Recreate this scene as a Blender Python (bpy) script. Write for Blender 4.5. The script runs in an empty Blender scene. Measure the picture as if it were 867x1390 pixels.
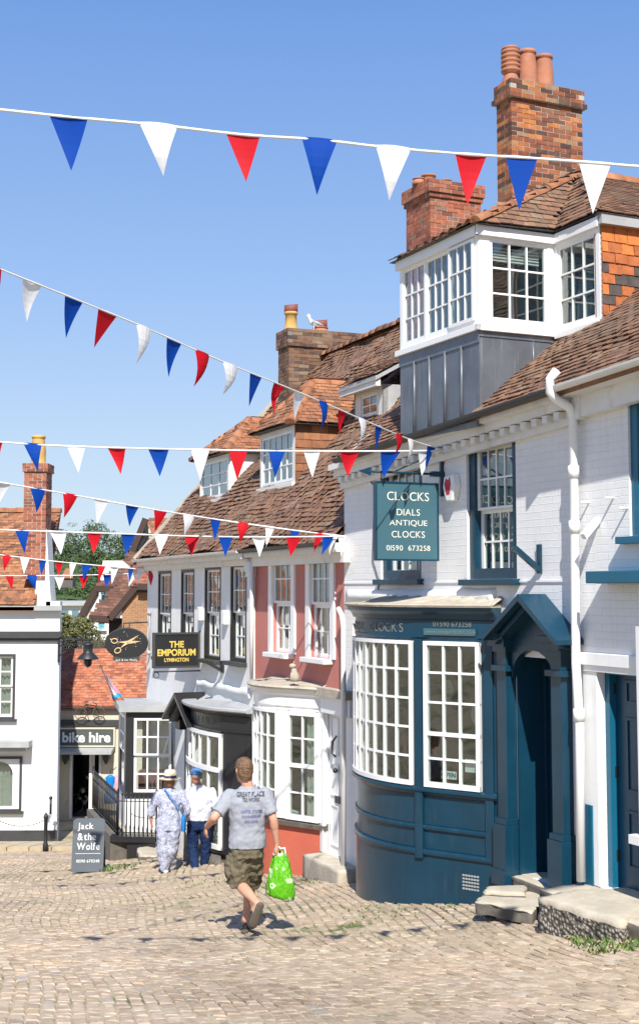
import bpy, math, random
from math import sin, cos, pi, radians, atan, atan2, sqrt
from mathutils import Vector as V, Matrix, noise
random.seed(7)
R = random.random
def U(a, b): return a + (b - a) * R()
scene = bpy.context.scene
COL = scene.collection

# ------------------------------------------------------------------ camera model
FPX, CU, PV, EYE = 1800.0, 433.5, 650.0, 1.6
PITCH = atan(150.0 / FPX)
cam = bpy.data.cameras.new('camera'); camo = bpy.data.objects.new('camera', cam); COL.objects.link(camo)
camo.location = (0, 0, EYE); camo.rotation_euler = (pi / 2 + PITCH, 0, 0)
cam.sensor_fit = 'VERTICAL'; cam.sensor_height = 36; cam.lens = FPX / 1390 * 36
cam.shift_y = -45.0 / 1390; cam.clip_end = 3000; cam.clip_start = .1
scene.camera = camo
def ray(u, v):
    xc, yc = (u - CU) / FPX, (PV - v) / FPX
    return V((xc, cos(PITCH) - sin(PITCH) * yc, sin(PITCH) + cos(PITCH) * yc))
EYEV = V((0, 0, EYE))
def P(u, v, Y):
    r = ray(u, v); return EYEV + r * (Y / r.y)
def hitplane(u, v, p0, nrm):
    r = ray(u, v); return EYEV + r * ((p0 - EYEV).dot(nrm) / r.dot(nrm))
def proj(p):
    d = p - EYEV; f = d.y * cos(PITCH) + d.z * sin(PITCH); y = -d.y * sin(PITCH) + d.z * cos(PITCH)
    return CU + FPX * d.x / f, PV - FPX * y / f

class Frame:
    def __init__(s, X, Y, dx, dy, X0=0):
        l = sqrt(dx * dx + dy * dy); s.o = V((X, Y, 0)); s.s = V((dx / l, dy / l, 0)); s.n = V((-dy / l, dx / l, 0))
    def w(s, a, n, z): return s.o + s.s * a + s.n * n + V((0, 0, z))
    def loc(s, p): d = p - s.o; return d.dot(s.s), d.dot(s.n), p.z
    def sz(s, u, v, n=0):
        p = hitplane(u, v, s.w(0, n, 0), s.n); return (p - s.o).dot(s.s), p.z
    def nz(s, u, v, a=0):
        p = hitplane(u, v, s.w(a, 0, 0), s.s); return (p - s.o).dot(s.n), p.z
    def side(s, a, n=0):      # frame whose face looks along +s (towards the camera), origin at (a, n)
        o = s.w(a, n, 0); return Frame(o.x, o.y, s.n.x, s.n.y)
    def ang(s): return atan2(s.s.y, s.s.x)
WF = Frame(0, 0, 1, 0)
FA = Frame(.333, 17.9, .419, -.908)      # clock shop row
FB = Frame(.333, 17.9, .387, -.922)      # pink house + emporium
FD = Frame(-8, 33, 1, .0)                # white building at the left

# ------------------------------------------------------------------ things
def tag(o, label=None, cat=None, group=None, kind=None):
    if label: o['label'] = label
    if cat: o['category'] = cat
    if group: o['group'] = group
    if kind: o['kind'] = kind
    return o
def thing(name, label, cat, p, ang=0, group=None, kind=None):
    o = bpy.data.objects.new(name, None); COL.objects.link(o); o.empty_display_size = .2
    o.matrix_basis = Matrix.Translation(p) @ Matrix.Rotation(ang, 4, 'Z')
    o['M'] = 0; del o['M']
    return tag(o, label, cat, group, kind)
def wmat(o):
    m = o.matrix_basis.copy()
    while o.parent: o = o.parent; m = o.matrix_basis @ m
    return m
class MB:
    def __init__(s, fr=WF): s.v = []; s.f = []; s.m = []; s.sm = []; s.fr = fr
    def pt(s, a, n, z): s.v.append(s.fr.w(a, n, z)); return len(s.v) - 1
    def face(s, pts, m=0, sm=False):          # world points
        b = len(s.v); s.v.extend(V(p) for p in pts); s.f.append(tuple(range(b, b + len(pts)))); s.m.append(m); s.sm.append(sm)
    def lface(s, pts, m=0): s.face([s.fr.w(*p) for p in pts], m)
    def hexa(s, c, m=0):                       # c: 8 world points bottom ring ccw, top ring
        b = len(s.v); s.v.extend(V(p) for p in c)
        for q in ((3, 2, 1, 0), (4, 5, 6, 7), (0, 1, 5, 4), (1, 2, 6, 5), (2, 3, 7, 6), (3, 0, 4, 7)):
            s.f.append(tuple(b + i for i in q)); s.m.append(m); s.sm.append(False)
    def box(s, a0, a1, n0, n1, z0, z1, m=0):
        if a0 > a1: a0, a1 = a1, a0
        if n0 > n1: n0, n1 = n1, n0
        if z0 > z1: z0, z1 = z1, z0
        w = s.fr.w
        s.hexa([w(a0, n0, z0), w(a1, n0, z0), w(a1, n1, z0), w(a0, n1, z0), w(a0, n0, z1), w(a1, n0, z1), w(a1, n1, z1), w(a0, n1, z1)], m)
    def beam(s, p, q, w, h, m=0, up=V((0, 0, 1))):   # world points
        p, q = V(p), V(q); d = (q - p).normalized(); x = d.cross(up)
        if x.length < 1e-4: x = V((1, 0, 0))
        x.normalize(); y = x.cross(d)
        c = [(-1, -1), (1, -1), (1, 1), (-1, 1)]
        s.hexa([p + x * w / 2 * a + y * h / 2 * b for a, b in c] + [q + x * w / 2 * a + y * h / 2 * b for a, b in c], m)
    def tube(s, pts, r, k=8, m=0, cap=True):
        pts = [V(p) for p in pts]; n = len(pts); rr = r if isinstance(r, (list, tuple)) else [r] * n
        b = len(s.v); prev = None
        for i, p in enumerate(pts):
            d = (pts[min(i + 1, n - 1)] - pts[max(i - 1, 0)]).normalized()
            if prev is None:
                x = d.cross(V((0, 0, 1)));
                if x.length < .05: x = d.cross(V((1, 0, 0)))
                x.normalize()
            else: x = (prev - d * prev.dot(d)).normalized()
            prev = x; y = d.cross(x)
            for j in range(k):
                t = 2 * pi * j / k; s.v.append(p + (x * cos(t) + y * sin(t)) * rr[i])
        for i in range(n - 1):
            for j in range(k):
                a = b + i * k + j; c = b + i * k + (j + 1) % k
                s.f.append((a, c, c + k, a + k)); s.m.append(m); s.sm.append(True)
        if cap:
            s.f.append(tuple(b + j for j in range(k))[::-1]); s.m.append(m); s.sm.append(False)
            s.f.append(tuple(b + (n - 1) * k + j for j in range(k))); s.m.append(m); s.sm.append(False)
    def rings(s, rs, k=16, m=0, cap=True, sm=True):     # rs: (centre, axisA, axisB)
        b = len(s.v); n = len(rs)
        for c, A, B in rs:
            for j in range(k):
                t = 2 * pi * j / k; s.v.append(c + A * cos(t) + B * sin(t))
        for i in range(n - 1):
            for j in range(k):
                a = b + i * k + j; c = b + i * k + (j + 1) % k
                s.f.append((a, c, c + k, a + k)); s.m.append(m); s.sm.append(sm)
        if cap:
            s.f.append(tuple(b + j for j in range(k))[::-1]); s.m.append(m); s.sm.append(False)
            s.f.append(tuple(b + (n - 1) * k + j for j in range(k))); s.m.append(m); s.sm.append(False)
    def lathe(s, c, prof, k=16, m=0): s.rings([(V(c) + V((0, 0, z)), V((r, 0, 0)), V((0, r, 0))) for r, z in prof], k, m)
    def ball(s, c, r, k=14, m=0, sq=(1, 1, 1)):
        h = k // 2; s.rings([(V(c) + V((0, 0, -cos(pi * i / h) * r * sq[2])), V((max(sin(pi * i / h), .02) * r * sq[0], 0, 0)), V((0, max(sin(pi * i / h), .02) * r * sq[1], 0))) for i in range(h + 1)], k, m)
    def prism(s, poly, n0, n1, m=0):           # poly (s,z) in frame, extruded in n
        k = len(poly); b = len(s.v); w = s.fr.w
        for n in (n0, n1): s.v.extend(w(a, n, z) for a, z in poly)
        fs = [tuple(b + i for i in range(k)), tuple(b + k + i for i in range(k))[::-1]] + [(b + i, b + k + i, b + k + (i + 1) % k, b + (i + 1) % k) for i in range(k)]
        for q in fs: s.f.append(q); s.m.append(m); s.sm.append(False)
    def slab(s, pts, t, m=0):                  # world polygon pts thickened by vector t
        k = len(pts); b = len(s.v); s.v.extend(V(p) for p in pts); s.v.extend(V(p) + t for p in pts)
        fs = [tuple(b + i for i in range(k)), tuple(b + k + i for i in range(k))[::-1]] + [(b + i, b + k + i, b + k + (i + 1) % k, b + (i + 1) % k) for i in range(k)]
        for q in fs: s.f.append(q); s.m.append(m); s.sm.append(False)
    def sweep(s, path, prof, m=0, closed=True, sm=False, caps=True):   # path: [(pt, outward normal)]; prof: [(off, z)]
        k = len(prof); b = len(s.v); n = len(path)
        for p, nn in path:
            for o, z in prof: s.v.append(V((p.x + nn.x * o, p.y + nn.y * o, z)))
        for i in range(n - 1):
            for j in range(k if closed else k - 1):
                a = b + i * k + j; c = b + i * k + (j + 1) % k
                s.f.append((a, c, c + k, a + k)); s.m.append(m); s.sm.append(sm)
        if caps and closed:
            s.f.append(tuple(b + j for j in range(k))); s.m.append(m); s.sm.append(False)
            s.f.append(tuple(b + (n - 1) * k + j for j in range(k))[::-1]); s.m.append(m); s.sm.append(False)
    def build(s, name, mats, parent=None, smooth=None, bevel=0, fixn=True):
        if not isinstance(mats, (list, tuple)): mats = [mats]
        inv = wmat(parent).inverted() if parent else Matrix()
        me = bpy.data.meshes.new(name); me.from_pydata([inv @ p for p in s.v], [], s.f)
        for mt in mats: me.materials.append(mt)
        me.polygons.foreach_set('material_index', s.m)
        me.polygons.foreach_set('use_smooth', [x if smooth is None else smooth for x in s.sm])
        if fixn:
            import bmesh
            bm = bmesh.new(); bm.from_mesh(me); bmesh.ops.recalc_face_normals(bm, faces=bm.faces); bm.to_mesh(me); bm.free()
        uv = me.uv_layers.new(name='UVMap'); buf = [0.0] * (2 * len(me.loops)); Z = V((0, 0, 1))
        rot = wmat(parent).to_3x3() if parent else Matrix.Identity(3)
        W = [rot @ v.co for v in me.vertices]
        off = wmat(parent).translation if parent else V((0, 0, 0))
        for pl in me.polygons:
            nn = rot @ pl.normal; t = Z.cross(nn)
            if t.length < .05: t = V((1, 0, 0))
            t.normalize(); bb = nn.cross(t)
            for li in pl.loop_indices:
                p = W[me.loops[li].vertex_index] + off
                buf[2 * li] = p.dot(t); buf[2 * li + 1] = p.dot(bb)
        uv.data.foreach_set('uv', buf)
        me.validate()
        o = bpy.data.objects.new(name, me); COL.objects.link(o)
        if parent: o.parent = parent
        if bevel:
            b = o.modifiers.new('bevel', 'BEVEL'); b.width = bevel; b.segments = 2; b.limit_method = 'ANGLE'
        return o
def inside(poly, x, y):
    c = False; j = len(poly) - 1
    for i in range(len(poly)):
        xi, yi = poly[i]; xj, yj = poly[j]
        if (yi > y) != (yj > y) and x < (xj - xi) * (y - yi) / (yj - yi) + xi: c = not c
        j = i
    return c

# ------------------------------------------------------------------ materials
def mat(name):
    m = bpy.data.materials.new(name); m.use_nodes = True; nt = m.node_tree
    return m, nt, nt.nodes['Principled BSDF']
def nd(nt, t, **kw):
    n = nt.nodes.new(t)
    for k, v in kw.items():
        if hasattr(n, k): setattr(n, k, v)
        else: n.inputs[k].default_value = v
    return n
def ramp(nt, stops, fac, interp='LINEAR'):
    r = nt.nodes.new('ShaderNodeValToRGB'); r.color_ramp.interpolation = interp
    e = r.color_ramp.elements
    while len(e) < len(stops): e.new(.5)
    for el, (p, c) in zip(e, stops): el.position = p; el.color = (*c, 1)
    nt.links.new(fac, r.inputs[0]); return r.outputs[0]
def mixc(nt, a, b, fac, mode='MIX'):
    m = nt.nodes.new('ShaderNodeMix'); m.data_type = 'RGBA'; m.blend_type = mode
    for i, x in ((6, a), (7, b)):
        if isinstance(x, tuple): m.inputs[i].default_value = (*x, 1)
        else: nt.links.new(x, m.inputs[i])
    if isinstance(fac, (int, float)): m.inputs[0].default_value = fac
    else: nt.links.new(fac, m.inputs[0])
    return m.outputs[2]
def coords(nt, kind='Object', scale=(1, 1, 1)):
    t = nt.nodes.new('ShaderNodeTexCoord'); mp = nt.nodes.new('ShaderNodeMapping'); mp.inputs['Scale'].default_value = scale
    nt.links.new(t.outputs[kind], mp.inputs[0]); return mp.outputs[0]
def noise_(nt, scale, vec, detail=4, rough=.6):
    n = nd(nt, 'ShaderNodeTexNoise', Scale=scale, Detail=detail, Roughness=rough); nt.links.new(vec, n.inputs['Vector']); return n.outputs[0]
def bump(nt, bs, h, strength, dist=.01, prev=None):
    b = nd(nt, 'ShaderNodeBump', Strength=strength, Distance=dist); nt.links.new(h, b.inputs['Height'])
    if prev is not None: nt.links.new(prev, b.inputs['Normal'])
    nt.links.new(b.outputs[0], bs.inputs['Normal']); return b.outputs[0]
def L(c, k): return tuple(min(1, x * k) for x in c)
def paint(name, c, rough=.5, var=.12, ns=3, bs=.15, bscale=25, dirt=None, dirtamt=.5, metal=0, streak=False):
    m, nt, b = mat(name); vec = coords(nt); n = noise_(nt, ns, vec)
    base = ramp(nt, [(.3, L(c, 1 - var)), (.7, L(c, 1 + var * .6))], n)
    if dirt:
        v2 = coords(nt, scale=(6, 6, .5)) if streak else vec
        n2 = noise_(nt, 2.2, v2, 6, .7); mm = nd(nt, 'ShaderNodeMapRange'); nt.links.new(n2, mm.inputs[0]); mm.inputs[1].default_value = .56; mm.inputs[2].default_value = .75; mm.inputs[4].default_value = dirtamt
        base = mixc(nt, base, dirt, mm.outputs[0])
    nt.links.new(base, b.inputs['Base Color']); b.inputs['Roughness'].default_value = rough; b.inputs['Metallic'].default_value = metal
    if bs: bump(nt, b, noise_(nt, bscale, vec, 3), bs, .01)
    return m
def brickmat(name, c1, c2, mortar, bw=.215, bh=.065, ms=.01, bstr=.5, rough=.85, var=.3, painted=False):
    m, nt, b = mat(name); uv = coords(nt, 'UV')
    nz = noise_(nt, 6, uv, 2); 
    ad = nt.nodes.new('ShaderNodeVectorMath'); ad.operation = 'ADD'
    nc = nd(nt, 'ShaderNodeTexNoise', Scale=4.0, Detail=2.0); nt.links.new(uv, nc.inputs['Vector'])
    sc = nt.nodes.new('ShaderNodeVectorMath'); sc.operation = 'MULTIPLY_ADD'; sc.inputs[1].default_value = (.012, .012, 0); sc.inputs[2].default_value = (-.006, -.006, 0)
    nt.links.new(nc.outputs['Color'], sc.inputs[0]); nt.links.new(uv, ad.inputs[0]); nt.links.new(sc.outputs[0], ad.inputs[1])
    br = nd(nt, 'ShaderNodeTexBrick', Scale=1.0); br.inputs['Brick Width'].default_value = bw + .01; br.inputs['Row Height'].default_value = bh + .01
    br.inputs['Mortar Size'].default_value = ms * .5; br.inputs['Mortar Smooth'].default_value = .5 if painted else .15; br.inputs['Bias'].default_value = 0
    br.inputs['Color1'].default_value = (*c1, 1); br.inputs['Color2'].default_value = (*c2, 1); br.inputs['Mortar'].default_value = (*mortar, 1)
    nt.links.new(ad.outputs[0], br.inputs['Vector'])
    v = coords(nt); n = noise_(nt, 1.7, v, 5, .65)
    col = mixc(nt, br.outputs[0], ramp(nt, [(.3, (1 - var,) * 3), (.7, (1, 1, 1))], n), 1.0, 'MULTIPLY')
    if painted:      # rain streaks and grime
        n3 = noise_(nt, 2.4, coords(nt, scale=(5, 5, .45)), 6, .7); mr = nd(nt, 'ShaderNodeMapRange'); nt.links.new(n3, mr.inputs[0]); mr.inputs[1].default_value = .54; mr.inputs[2].default_value = .8; mr.inputs[4].default_value = .32
        col = mixc(nt, col, (.50, .47, .42), mr.outputs[0])
    nt.links.new(col, b.inputs['Base Color']); b.inputs['Roughness'].default_value = rough
    inv = nt.nodes.new('ShaderNodeMath'); inv.operation = 'SUBTRACT'; inv.inputs[0].default_value = 1; nt.links.new(br.outputs['Fac'], inv.inputs[1])
    p = bump(nt, b, inv.outputs[0], bstr, .01)
    bump(nt, b, noise_(nt, 30, v, 4), .35, .006, p); bump(nt, b, noise_(nt, 2.5, v, 3), .5, .05, None) if False else None
    return m
def islands(name, stops, rough=.85, lichen=None, la=.4, bs=.3, bscale=40, interp='LINEAR', ls=2.0, broad=None):
    m, nt, b = mat(name); g = nt.nodes.new('ShaderNodeNewGeometry'); v = coords(nt)
    c = ramp(nt, stops, g.outputs['Random Per Island'], interp)
    n = noise_(nt, 9, v, 5, .7); c = mixc(nt, c, ramp(nt, [(.3, (.62, .6, .58)), (.7, (1.1, 1.08, 1.05))], n), 1.0, 'MULTIPLY')
    if broad: c = mixc(nt, c, ramp(nt, [(.32, broad), (.5, (1, 1, 1)), (.7, (1.12, 1.08, 1.0))], noise_(nt, .55, v, 6, .7)), 1.0, 'MULTIPLY')
    if lichen:
        n2 = noise_(nt, ls, v, 8, .75); mr = nd(nt, 'ShaderNodeMapRange'); nt.links.new(n2, mr.inputs[0]); mr.inputs[1].default_value = .5; mr.inputs[2].default_value = .68; mr.inputs[4].default_value = la
        c = mixc(nt, c, lichen, mr.outputs[0])
    nt.links.new(c, b.inputs['Base Color']); b.inputs['Roughness'].default_value = rough
    bump(nt, b, noise_(nt, bscale, v, 4), bs, .006)
    return m
def glassmat(name, tint=(.8, .86, .84), refl=1.0):
    m = bpy.data.materials.new(name); m.use_nodes = True; nt = m.node_tree; nt.nodes.clear()
    o = nt.nodes.new('ShaderNodeOutputMaterial'); mx = nt.nodes.new('ShaderNodeMixShader')
    t = nd(nt, 'ShaderNodeBsdfTransparent'); t.inputs[0].default_value = (*tint, 1)
    g = nd(nt, 'ShaderNodeBsdfGlossy', Roughness=.02); g.inputs[0].default_value = (refl,) * 3 + (1,)
    v = coords(nt); b = nd(nt, 'ShaderNodeBump', Strength=.15, Distance=.02); nt.links.new(noise_(nt, 2.5, v, 1), b.inputs['Height']); nt.links.new(b.outputs[0], g.inputs['Normal'])
    lw = nt.nodes.new('ShaderNodeLayerWeight'); lw.inputs[0].default_value = .5                 # Schlick reflectance, the same from both sides
    pw = nt.nodes.new('ShaderNodeMath'); pw.operation = 'POWER'; nt.links.new(lw.outputs['Facing'], pw.inputs[0]); pw.inputs[1].default_value = 4
    ma = nt.nodes.new('ShaderNodeMath'); ma.operation = 'MULTIPLY_ADD'; nt.links.new(pw.outputs[0], ma.inputs[0]); ma.inputs[1].default_value = .85; ma.inputs[2].default_value = .11
    nt.links.new(ma.outputs[0], mx.inputs[0]); nt.links.new(t.outputs[0], mx.inputs[1]); nt.links.new(g.outputs[0], mx.inputs[2]); nt.links.new(mx.outputs[0], o.inputs[0])
    return m
def cloth(name, c, trans=.25, rough=.45, var=.06):
    m = bpy.data.materials.new(name); m.use_nodes = True; nt = m.node_tree; b = nt.nodes['Principled BSDF']; o = nt.nodes['Material Output']
    v = coords(nt); n = noise_(nt, 8, v); col = ramp(nt, [(.3, L(c, 1 - var)), (.7, L(c, 1 + var))], n)
    nt.links.new(col, b.inputs['Base Color']); b.inputs['Roughness'].default_value = rough; b.inputs['Specular IOR Level'].default_value = .2
    if trans:
        tr = nt.nodes.new('ShaderNodeBsdfTranslucent'); nt.links.new(col, tr.inputs[0]); mx = nt.nodes.new('ShaderNodeMixShader'); mx.inputs[0].default_value = trans
        nt.links.new(b.outputs[0], mx.inputs[1]); nt.links.new(tr.outputs[0], mx.inputs[2]); nt.links.new(mx.outputs[0], o.inputs[0])
    return m
def plain(name, c, rough=.6, metal=0):
    m, nt, b = mat(name); v = coords(nt); n = noise_(nt, 12, v)
    nt.links.new(ramp(nt, [(.3, L(c, .9)), (.7, L(c, 1.08))], n), b.inputs['Base Color']); b.inputs['Roughness'].default_value = rough; b.inputs['Metallic'].default_value = metal; return m

M = {}
M['white_brick'] = brickmat('painted_white_brick', (.79, .79, .785), (.77, .77, .77), (.73, .73, .73), painted=True, bstr=.42, var=.07)
M['white_render'] = paint('white_render', (.78, .78, .77), .8, .06, 1.5, .5, 7, dirt=(.45, .43, .4), dirtamt=.35, streak=True)
M['white_smooth'] = paint('white_masonry_paint', (.80, .80, .785), .7, .04, 1, .25, 9, dirt=(.55, .53, .48), dirtamt=.4, streak=True)
M['white'] = paint('white_gloss_paint', (.80, .80, .79), .35, .03, 3, .05, 30)
M['white_old'] = paint('weathered_white_paint', (.72, .71, .68), .5, .08, 4, .2, 18, dirt=(.3, .27, .23), dirtamt=.5)
M['pink'] = paint('pink_render', (.50, .185, .155), .85, .10, 1.5, .35, 16, dirt=(.40, .16, .13), dirtamt=.5, streak=True)
M['coral'] = paint('coral_render', (.52, .12, .07), .8, .08, 2, .3, 16)
M['teal'] = paint('teal_gloss_paint', (.005, .040, .073), .30, .2, 2, .16, 7, dirt=(.035, .08, .10), dirtamt=.45, streak=True)
M['teal_blue'] = paint('blue_gloss_paint', (.007, .11, .19), .32, .10, 2, .08, 14)
M['navy_door'] = paint('navy_door_paint', (.004, .05, .10), .35, .1, 2, .05, 14)
M['sign_teal'] = paint('sign_teal_paint', (.045, .12, .15), .45, .05, 2, .03, 14)
M['black'] = paint('black_paint', (.018, .018, .019), .4, .15, 3, .1, 14)
M['charcoal'] = paint('charcoal_paint', (.045, .046, .047), .55, .15, 3, .1, 14)
M['sign_grey'] = paint('grey_green_sign', (.075, .09, .08), .5, .05, 3, .02, 14)
M['slate'] = paint('slate_board', (.085, .10, .115), .5, .08, 3, .02, 14)
M['cream'] = paint('cream_render', (.62, .54, .42), .8, .05, 2, .2, 14)
M['gold'] = plain('gold_lettering', (.66, .47, .09), .5)
M['cream_let'] = plain('cream_lettering', (.75, .72, .62), .6)
M['dim_let'] = plain('faded_gilt_lettering', (.16, .17, .15), .5)
M['lead'] = paint('lead_sheet', (.15, .165, .19), .42, .25, 2.2, .25, 8, dirt=(.34, .35, .37), dirtamt=.5, metal=.35, streak=True)
M['lead_light'] = paint('weathered_lead', (.36, .37, .37), .6, .15, 3, .3, 14)
M['stone'] = paint('pale_stone', (.44, .39, .31), .9, .22, 4, .6, 22, dirt=(.2, .19, .13), dirtamt=.6)
M['rubble'] = None
M['dark_stone'] = paint('dark_stained_stone', (.13, .115, .095), .9, .35, 6, 1.0, 16, dirt=(.3, .27, .22), dirtamt=.5)
M['iron'] = paint('black_iron', (.02, .02, .022), .45, .1, 4, .1, 20)
M['glass'] = glassmat('window_glass')
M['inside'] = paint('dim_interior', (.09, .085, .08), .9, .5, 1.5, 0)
M['inside_light'] = paint('pale_interior', (.5, .5, .48), .9, .2, 1.5, 0)  # pale dormer walls, standing in for sky reflected in and seen through the panes
M['curtain'] = cloth('net_curtain', (.75, .74, .68), .4, .9)
M['mortar'] = paint('mortar', (.42, .38, .33), .95, .2, 8, .5, 40)
M['mortar_dark'] = paint('sooty_mortar', (.2, .18, .16), .95, .25, 8, .5, 40)
M['brick'] = islands('chimney_brick', [(0, (.06, .035, .028)), (.18, (.13, .05, .03)), (.45, (.27, .08, .035)), (.7, (.36, .12, .045)), (.88, (.52, .19, .05)), (1, (.32, .20, .12))], lichen=(.16, .13, .09), la=.6)
M['brick_red'] = islands('red_brick', [(0, (.18, .06, .04)), (.4, (.34, .10, .055)), (.8, (.45, .15, .08)), (1, (.25, .16, .12))], lichen=(.15, .12, .08), la=.5)
M['brick_dark'] = islands('sooty_brick', [(0, (.07, .045, .035)), (.4, (.17, .085, .052)), (.8, (.25, .13, .075)), (1, (.30, .21, .14))], lichen=(.2, .17, .12), la=.5)
M['tile'] = islands('old_clay_tile', [(0, (.14, .08, .055)), (.2, (.19, .105, .067)), (.6, (.24, .13, .08)), (.85, (.29, .155, .09)), (1, (.28, .20, .135))], lichen=(.15, .115, .08), la=.7, ls=1.1)
M['tile_warm'] = islands('orange_clay_tile', [(0, (.15, .075, .045)), (.3, (.26, .115, .06)), (.65, (.36, .15, .07)), (1, (.44, .21, .10))], lichen=(.17, .11, .07), la=.6)
M['tile_hung'] = islands('tile_hanging', [(0, (.09, .075, .07)), (.22, (.12, .09, .08)), (.23, (.45, .14, .045)), (.7, (.62, .2, .05)), (1, (.5, .17, .06))], interp='CONSTANT')
M['ridge'] = islands('ridge_tile', [(0, (.33, .13, .06)), (1, (.46, .2, .1))], lichen=(.2, .15, .1), la=.5)
M['red_tile'] = islands('bright_red_tile', [(0, (.24, .09, .055)), (.15, (.34, .11, .06)), (.6, (.46, .16, .085)), (1, (.52, .23, .13))], lichen=(.20, .13, .10), la=.75, ls=1.4)
M['pot'] = paint('terracotta', (.40, .16, .09), .8, .2, 5, .3, 20, dirt=(.2, .09, .06), dirtamt=.7)
M['pot_yellow'] = paint('buff_clay', (.55, .33, .10), .8, .2, 5, .3, 20, dirt=(.25, .15, .08), dirtamt=.6)
M['bark'] = paint('bark', (.1, .08, .06), .9, .2, 8, .5, 20)
# ------------------------------------------------------------------ building helpers
def wall_open(mb, s0, s1, z0, z1, ops, n=0, th=.28, m=0):
    xs = sorted({s0, s1, *[o[0] for o in ops], *[o[1] for o in ops]}); zs = sorted({z0, z1, *[o[2] for o in ops], *[o[3] for o in ops]})
    xs = [x for x in xs if s0 <= x <= s1]; zs = [z for z in zs if z0 <= z <= z1]
    def hole(i, j):
        if i < 0 or j < 0 or i >= len(xs) - 1 or j >= len(zs) - 1: return False
        x, z = (xs[i] + xs[i + 1]) / 2, (zs[j] + zs[j + 1]) / 2
        return any(o[0] < x < o[1] and o[2] < z < o[3] for o in ops)
    for i in range(len(xs) - 1):
        for j in range(len(zs) - 1):
            a, b, c, d = xs[i], xs[i + 1], zs[j], zs[j + 1]
            if hole(i, j):
                for (ii, jj, q) in ((i - 1, j, ((a, n, c), (a, n + th, c), (a, n + th, d), (a, n, d))), (i + 1, j, ((b, n, c), (b, n, d), (b, n + th, d), (b, n + th, c))),
                                    (i, j - 1, ((a, n, c), (b, n, c), (b, n + th, c), (a, n + th, c))), (i, j + 1, ((a, n, d), (a, n + th, d), (b, n + th, d), (b, n, d)))):
                    if not hole(ii, jj) and 0 <= ii < len(xs) - 1 and 0 <= jj < len(zs) - 1: mb.lface(q, m)
            else:
                mb.lface(((a, n, c), (b, n, c), (b, n, d), (a, n, d)), m)
                mb.lface(((a, n + th, c), (a, n + th, d), (b, n + th, d), (b, n + th, c)), m)
    # ends and top
    mb.lface(((s0, n, z0), (s0, n, z1), (s0, n + th, z1), (s0, n + th, z0)), m)
    mb.lface(((s1, n, z0), (s1, n + th, z0), (s1, n + th, z1), (s1, n, z1)), m)
    mb.lface(((s0, n, z1), (s1, n, z1), (s1, n + th, z1), (s0, n + th, z1)), m)
def frame_box(mb, a, b, c, d, w, n0, n1, bottom=True):
    mb.box(a, a + w, n0, n1, c, d); mb.box(b - w, b, n0, n1, c, d)
    mb.box(a + w, b - w, n0, n1, d - w, d)
    if bottom: mb.box(a + w, b - w, n0, n1, c, c + w)
def sash(par, fr, a, b, c, d, nx, ny, n=.08, fw=.05, bar=.022, M_=None, split=True, curtain=None, name='window', sill=None, surround=None, sw=.07, sillh=.07, blind=0, lip=.06):
    """a..b along, c..d up; the whole window with frame, glazing bars, pane, curtain, sill and surround"""
    mt = M_ or M['white']; mb = MB(fr); zm = c + (d - c) * (.5 if ny % 2 == 0 else (ny // 2) / ny)
    if surround:
        sb = MB(fr); frame_box(sb, a, b, c, d, sw, n - .035, n + .05); a2, b2, c2, d2 = a + sw, b - sw, c + sw * .6, d - sw
    else: a2, b2, c2, d2 = a, b, c, d
    zm = c2 + (d2 - c2) * .5
    halves = ((c2, zm, n + .045, ny // 2), (zm, d2, n, ny - ny // 2)) if split else ((c2, d2, n, ny),)
    for (z0, z1, nn, rows) in halves:
        mb.box(a2, a2 + fw, nn, nn + .04, z0, z1); mb.box(b2 - fw, b2, nn, nn + .04, z0, z1)
        mb.box(a2 + fw, b2 - fw, nn, nn + .04, z0, z0 + (fw if z0 == c2 else fw * .6)); mb.box(a2 + fw, b2 - fw, nn, nn + .04, z1 - fw * .8, z1)
        for i in range(1, nx):
            x = a2 + fw + (b2 - a2 - 2 * fw) * i / nx; mb.box(x - bar / 2, x + bar / 2, nn + .006, nn + .036, z0 + fw * .5, z1 - fw * .5)
        for j in range(1, rows):
            z = z0 + fw * .6 + (z1 - z0 - fw * 1.4) * j / rows; mb.box(a2 + fw * .5, b2 - fw * .5, nn + .004, nn + .034, z - bar / 2, z + bar / 2)
    w = mb.build(name, mt, par)
    if surround: sb.build('surround', surround, w)
    g = MB(fr)
    for (z0, z1, nn, rows) in halves: g.box(a2 + .01, b2 - .01, nn + .018, nn + .022, z0 + .01, z1 - .01)
    g.build('pane', M['glass'], w)
    if curtain:
        cb = MB(fr)
        for (x0, x1) in curtain:
            X0, X1 = a2 + (b2 - a2) * x0, a2 + (b2 - a2) * x1; k = max(6, int((X1 - X0) / .02)); pr = None
            for i in range(k + 1):
                x = X0 + (X1 - X0) * i / k; nn = n + .16 + .025 * sin(i * 1.3) + .01 * sin(i * .47)
                if pr: cb.lface(((pr[0], pr[1], c2 + .03), (x, nn, c2 + .03), (x, nn, d2), (pr[0], pr[1], d2)))
                pr = (x, nn)
        cb.build('curtain', M['curtain'], w)
    if blind:
        bb = MB(fr); z = d2 - .05
        while z > d2 - (d2 - c2) * blind: bb.box(a2 + .05, b2 - .05, n + .09, n + .12, z - .025, z - .008); z -= .035
        bb.build('blind', M['white'], w)
    if sill:
        s = MB(fr); s.box(a - lip, b + lip, n - .16, n + .1, c - sillh, c - .002); s.build('sill', sill, w, bevel=.006)
    return w
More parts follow.
